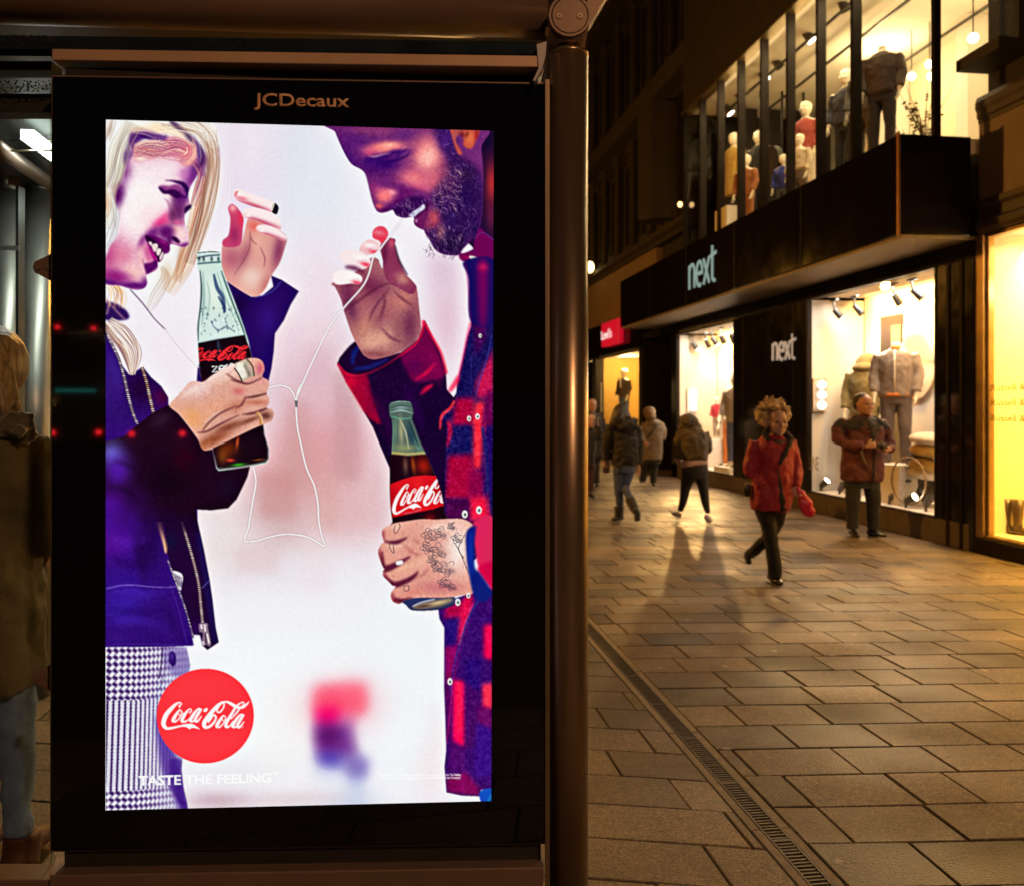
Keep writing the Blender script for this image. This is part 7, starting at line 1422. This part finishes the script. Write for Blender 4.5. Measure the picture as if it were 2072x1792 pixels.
# near window: headless pair on low plinths
def jacket_trim(o, k):
    b = NB(); loft(b, [Vector(p)*k for p in ((0,-.115,1.44),(0,-.15,1.3),(.0,-.152,1.1),(.0,-.152,.92))], [(.009*k,.006*k)]*4, 8); obj('zip', b, pale, o, True)
    b = NB(); loft(b, [Vector((0,0,z))*k for z in (.885,.93)], [(.195*k,.14*k)]*2, 18); obj('jumper_hem', b, orange, o, True)
    b = NB(); loft(b, [Vector(p)*k for p in ((0,-.02,1.44),(0,-.02,1.49))], [(.062*k,.06*k),(.058*k,.056*k)], 14); obj('jumper_collar', b, orange, o, True)
v,u,z = at('Z4',985,880,6.85); zt = at('Z4',985,-330,6.85)[2]; zb = .70
mannequin(v,u,zb,(zt-zb)/1.53*1.75,'headless mannequin in grey zip jacket and orange jumper on the near window plinth',grey_j,jean_g,head=False,yaw=52,top_len=.43,extra=jacket_trim)
ob = obj('display_plinth', bx(-.26,.26,-.24,.24,0,zb-.296), M_white, None, loc=sv(v,u,.2955), rot=(0,0,TH), bevel=.006); tag(ob,'white box plinth under the headless grey jacket mannequin','plinth','white plinths in the shop windows')
v,u,z = at('Z3',790,1120,6.98); zt = z
mannequin(v,u,.45,(zt-.45)/1.6*1.75,'mannequin in a hooded khaki parka behind the man in the maroon coat',khaki,denim,head=False,yaw=40,top_len=.62,coat_flare=.03,extra=lambda o,k: (lambda c: fuse(c,.014,4,.02,.06))(obj('hood', ellipsoid(ellipsoid(NB(),Vector((0,.05,1.50))*k,(.15*k,.13*k,.14*k),14),Vector((0,-.02,1.45))*k,(.17*k,.12*k,.07*k),14), khaki, o, True)))
ob = obj('display_plinth', bx(-.25,.25,-.22,.22,0,.15), M_white, None, loc=sv(v,u,.2955), rot=(0,0,TH), bevel=.006); tag(ob,'low white plinth under the khaki parka mannequin','plinth','white plinths in the shop windows')
v,u,z = at('Z4',1000,1100,6.75)
ob = obj('display_plinth', bx(-.17,.17,-.30,.30,0,.52), M_white, None, loc=sv(v,u,.2955), rot=(0,0,TH), bevel=.006); tag(ob,'tall white box plinth beside the bicycle wheel in the near window','plinth','white plinths in the shop windows')
# light board with three globes
def globe_board(tile, pts, v, label, wood=True):
    ps = [pin_u(*dpx(tile,x,y),v) for x,y in pts]; cu = sum(p[0] for p in ps)/3; cz = sum(p[2] for p in ps)/3; h = (ps[0][2]-ps[2][2])
    t = empty('globe_light', sv(cu,v,cz), TH+rad(90), label, 'lamp', 'boards with three round globes')
    obj('board', bx(.06,.10,-h*.36,h*.36,-h*.80,h*.80), M_wood if wood else M_white, t, bevel=.004)
    for p in ps: obj('globe', ellipsoid(NB(),(0,0,p[2]-cz),(h*.21,h*.21,h*.21),16), bpy.data.materials.get('white globe') or emis('white globe',(1,.93,.8),3.2), t, True)
globe_board('Z4',[(228,100),(226,205),(224,310)],12.72,'wooden board with three glowing white globes in the near window')
globe_board('P1',[(1225,195),(1225,280),(1225,360)],18.9,'board with three glowing white globes in the far window',False)
light('globe_glow','POINT', (6.9,17.4,1.6), 22, (1,.9,.75), shop, .1)
# window writing, discs on the wall, dark recess
z0 = at('Z4',95,960,6.36)
street_text('window_lettering','LINE',M_brown,shop,z0[1]+.02,at('Z4',185,960,6.36)[1],z0[2],z0[2]+.20,6.369,-.01,.002)
M_disc = mat('cream wall disc',(.80,.68,.46),.6,var=.04); M_peach = mat('peach wall disc',(.78,.58,.44),.6,var=.04)
for x,y,r_,m_,lb in ((1490,800,.52,M_disc,'large pale round wall disc at the right of the near window'),(1370,1240,.46,M_peach,'peach round wall disc behind the grey jacket')):
    v,u,z = at('Z3',x,y,7.245); bm = loft(NB(),[(0,0,0),(.03,0,0)],[r_,r_],40,ref=Vector((0,1,0))); o = obj('wall_disc', bm, m_, None, loc=sv(v,u,z), rot=(0,0,TH)); tag(o, lb, 'disc', 'round discs on the display wall')
a,b = at('Z3',960,800,7.25)[1], at('Z3',1215,800,7.25)[1]
bm = NB(); box(bm, 7.25,7.279, b,a, .4,2.9); obj('recess', bm, mat('dark brown recess',(.06,.04,.03),.6,var=.3), shop); obj('recess_panel', bx(7.24,7.249,b+.02,(a+b)/2-.02,.6,2.75), mat('olive panel',(.30,.24,.13),.6,var=.2,scale=5), shop)
# bicycle wheel, cushions, rucksack, books
v,u,z = at('Z4',1110,1080,6.62)
wh = empty('bicycle_wheel', sv(v,u,z), TH+rad(10), 'thin bicycle wheel leaning beside the white pedestal', 'wheel')
bm = NB(); pts = [(0,.30*math.cos(t),.30*math.sin(t)) for t in np.linspace(0,6.283,49)]; loft(bm, pts, [.011]*49, 8, ref=Vector((1,0,0)), cap=False); obj('rim', bm, mat('tan rim',(.3,.2,.1),.4), wh, True)
bm = NB()
for k in range(14): loft(bm, [(.0,0,0),(0,.29*math.cos(k*.449),.29*math.sin(k*.449))], [.0016,.0016], 5, ref=Vector((1,0,0)))
loft(bm, [(-.03,0,0),(.03,0,0)], [.02,.02], 10, ref=Vector((0,1,0))); obj('spokes', bm, M_track, wh)
for x,y,m_,lb in ((1325,655,pale,'pale cushion on top of the cushion pile'),(1325,770,mustard,'mustard cushion in the middle of the pile'),(1315,920,mustard,'yellow cushion at the bottom of the pile'),(1310,1000,pale,'cream cushion under the yellow one')):
    v,u,z = at('Z4',x,y,6.9); o = obj('cushion', ellipsoid(NB(),(0,0,0),(.24,.26,.085),16), m_, None, True, loc=sv(v,u,z), rot=(rad(6),0,TH)); tag(o, lb, 'cushion', 'cushions piled in the near window')
v,u,z = at('Z4',1225,1090,6.95)
bag = empty('rucksack', sv(v,u,.30), TH, 'dark rucksack with pale front pocket under the cushions', 'rucksack')
bm = NB(); loft(bm,[(0,0,0),(0,0,.1),(0,0,.35),(0,0,.62),(0,0,.70)],[(.14,.11),(.19,.13),(.18,.13),(.15,.11),(.08,.07)],16,power=2.8); fuse(obj('bag_body', bm, black_c, bag, True),.014,3,.03,.07)
bm = NB(); loft(bm,[(-.12,0,.12),(-.13,0,.25),(-.12,0,.40)],[(.11,.05),(.125,.06),(.10,.045)],14,power=3); fuse(obj('pocket', bm, C('pale canvas',(.42,.38,.30)), bag, True),.014,3)
for i,(x,y) in enumerate(((310,1160),(345,1150),(375,1090))):
    v,u,z = at('Z4',x,y,6.9); o = obj('book', bx(-.11,.11,-.015,.015,0,.26+.08*(i==2)), C('tan book cloth',(.35,.24,.14)), None, loc=sv(v,u,.297), rot=(0,rad(0),TH+rad(20-12*i)), bevel=.003); tag(o,['tan book leaning at the far end of the near window floor','second tan book beside it, partly behind the man','taller tan book standing upright behind the man'][i],'book','tan books on the window floor')
# far window
v,u,z = at('P1',1480,560,6.95); H = (at('P1',1480,270,6.95)[2]-.88)/1.0
mannequin(v,u,.88,max(.9,H),'child mannequin in a red top standing on a white plinth in the far window',redc,pale,yaw=0,top_len=.42)
ob = obj('display_plinth', bx(-.3,.3,-.28,.28,0,.58), M_white, None, loc=sv(v,u,.2955), rot=(0,0,TH), bevel=.006); tag(ob,'white plinth under the child mannequin in the far window','plinth','white plinths in the shop windows')
v,u,z = at('P1',1690,560,6.75)
mannequin(v,u,.40,1.85,'mannequin in striped knit and denim at the near end of the far window',stripe,denim,yaw=8,top_len=.5)
ob = obj('display_plinth', bx(-.3,.2,-.4,.4,0,.10), M_white, None, loc=sv(v,u,.2955), rot=(0,0,TH), bevel=.006); tag(ob,'low white plinth under the striped knit mannequin','plinth','white plinths in the shop windows')
v,u,z = at('P1',1625,700,7.05); mannequin(v,u,.31,1.7,'mannequin in orange and pale clothes behind the striped one',pale,orange,yaw=-8,top_len=.3)
# yellow shop beyond
v,u,z = at('P1',460,230,7.0); mannequin(v,u,.95,1.75,'mannequin with a white head and dark striped jacket in the yellow window',C('dark brown blazer',(.05,.03,.025)),denim,yaw=0,top_len=.42,extra=lambda o,k: obj('scarf', loft(NB(),[Vector(p)*k for p in ((-.1,-.13,1.45),(0,-.17,1.38),(.02,-.17,1.15))],[(.035*k,.02*k)]*3,8), pale, o, True))
ob = obj('display_plinth', bx(-.4,.4,-.5,.5,0,.74), M_white, None, loc=sv(v,u,.205), rot=(0,0,TH), bevel=.006); tag(ob,'pale plinth under the mannequin in the yellow window','plinth','white plinths in the shop windows')
# upstairs
Z0 = 4.52
def up(tile, x, y, v, part, label, top, bottom, head=True, **k):
    """the dummy's top (head 1.75 or neck 1.53) is seen at x,y in the plane v"""
    p = at(tile,x,y,v); base = max(Z0, p[2]-part*1.0); 
    H = (p[2]-base)/part*1.75
    mannequin(v,p[1],base,H,label,top,bottom,head=head,**k)
    if base > Z0+.03:
        ob = obj('display_plinth', bx(-.25,.25,-.25,.25,0,base-Z0-.002), M_white, None, loc=sv(v,p[1],Z0), rot=(0,0,TH)); tag(ob,'plinth raising the '+label.replace('mannequin','figure')[:60].rsplit(' ',1)[0],'plinth','white plinths in the shop windows')
up('U6',668,1050,6.5,1.75,'mannequin in a long mustard coat at the far end upstairs',mustard,black_c,top_len=.78,coat_flare=.05)
up('U6',765,1225,6.25,1.75,'mannequin in a rust brown trouser suit upstairs',rust,rust,top_len=.45)
up('U6',868,1035,6.9,1.75,'mannequin in black standing behind the brown suit upstairs',black_c,black_c,top_len=.5)
up('U6',1062,1225,6.4,1.75,'small child mannequin in a bright blue top upstairs',blue_c,denim)
up('U6',1190,1060,6.4,1.75,'child mannequin in pale top and dark jeans upstairs',pale,jean_g,top_len=.3)
up('U6',1240,800,6.7,1.75,'tall child mannequin in a red checked shirt upstairs',plaid,pale)
up('U7',170,540,6.7,1.75,'mannequin in navy jacket left of the thick dark mullion upstairs',navy,black_c)
up('U7',330,490,6.5,1.60,'mannequin in grey knit behind the dark mullion upstairs',C('grey knit',(.13,.12,.11)),jean_g,head=False)
up('U7',455,372,6.4,1.53,'headless mannequin in dark brown bomber jacket at the corner upstairs',C('dark brown bomber',(.06,.04,.035)),C('black purple jeans',(.03,.022,.03)),head=False,yaw=48)
v,u,z = at('U6',955,1330,6.35)
o = obj('round_stool', loft(NB(),[(0,0,0),(.09,0,0)],[.34,.34],36,ref=Vector((0,1,0))), M_track, None, loc=sv(v,u,z), rot=(0,0,TH)); tag(o,'black round disc leaning upstairs beside the brown suit mannequin','disc')
v,u,z = at('U6',640,1720,6.1); o = obj('display_plinth', bx(-.18,.18,-.28,.28,0,max(.3,z-4.52+.12)), M_white, None, loc=sv(v,u,4.522), rot=(0,0,TH)); tag(o,'cream display box at the foot of the mustard coat','plinth','white plinths in the shop windows')
# bare twigs in pots at the corner
for x,y,lb in ((800,900,'bare twiggy plant at the upstairs corner window'),(640,960,'small leafy plant left of the twigs upstairs')):
    v,u,z = at('U7',x,y,6.3); t = empty('plant', sv(v,u,Z0), TH, lb, 'plant'); r3 = random.Random(int(x))
    obj('pot', loft(NB(),[(0,0,0),(0,0,.16)],[.08,.10],14), M_white, t); bm = NB()
    for i in range(22):
        a = r3.uniform(0,6.28); l = r3.uniform(.25,.75)*(1 if x == 800 else .5); b_ = Vector((math.cos(a)*l*.45, math.sin(a)*l*.45, .16+l)); loft(bm,[(0,0,.14),b_*.5+Vector((0,0,.12)),b_],[.006,.005,.002],5)
        for j in range(3): c = b_*r3.uniform(.5,1); ellipsoid(bm, c, (.02,.03,.008), 6)
    obj('twigs', bm, C('twig brown',(.12,.08,.03)), t)
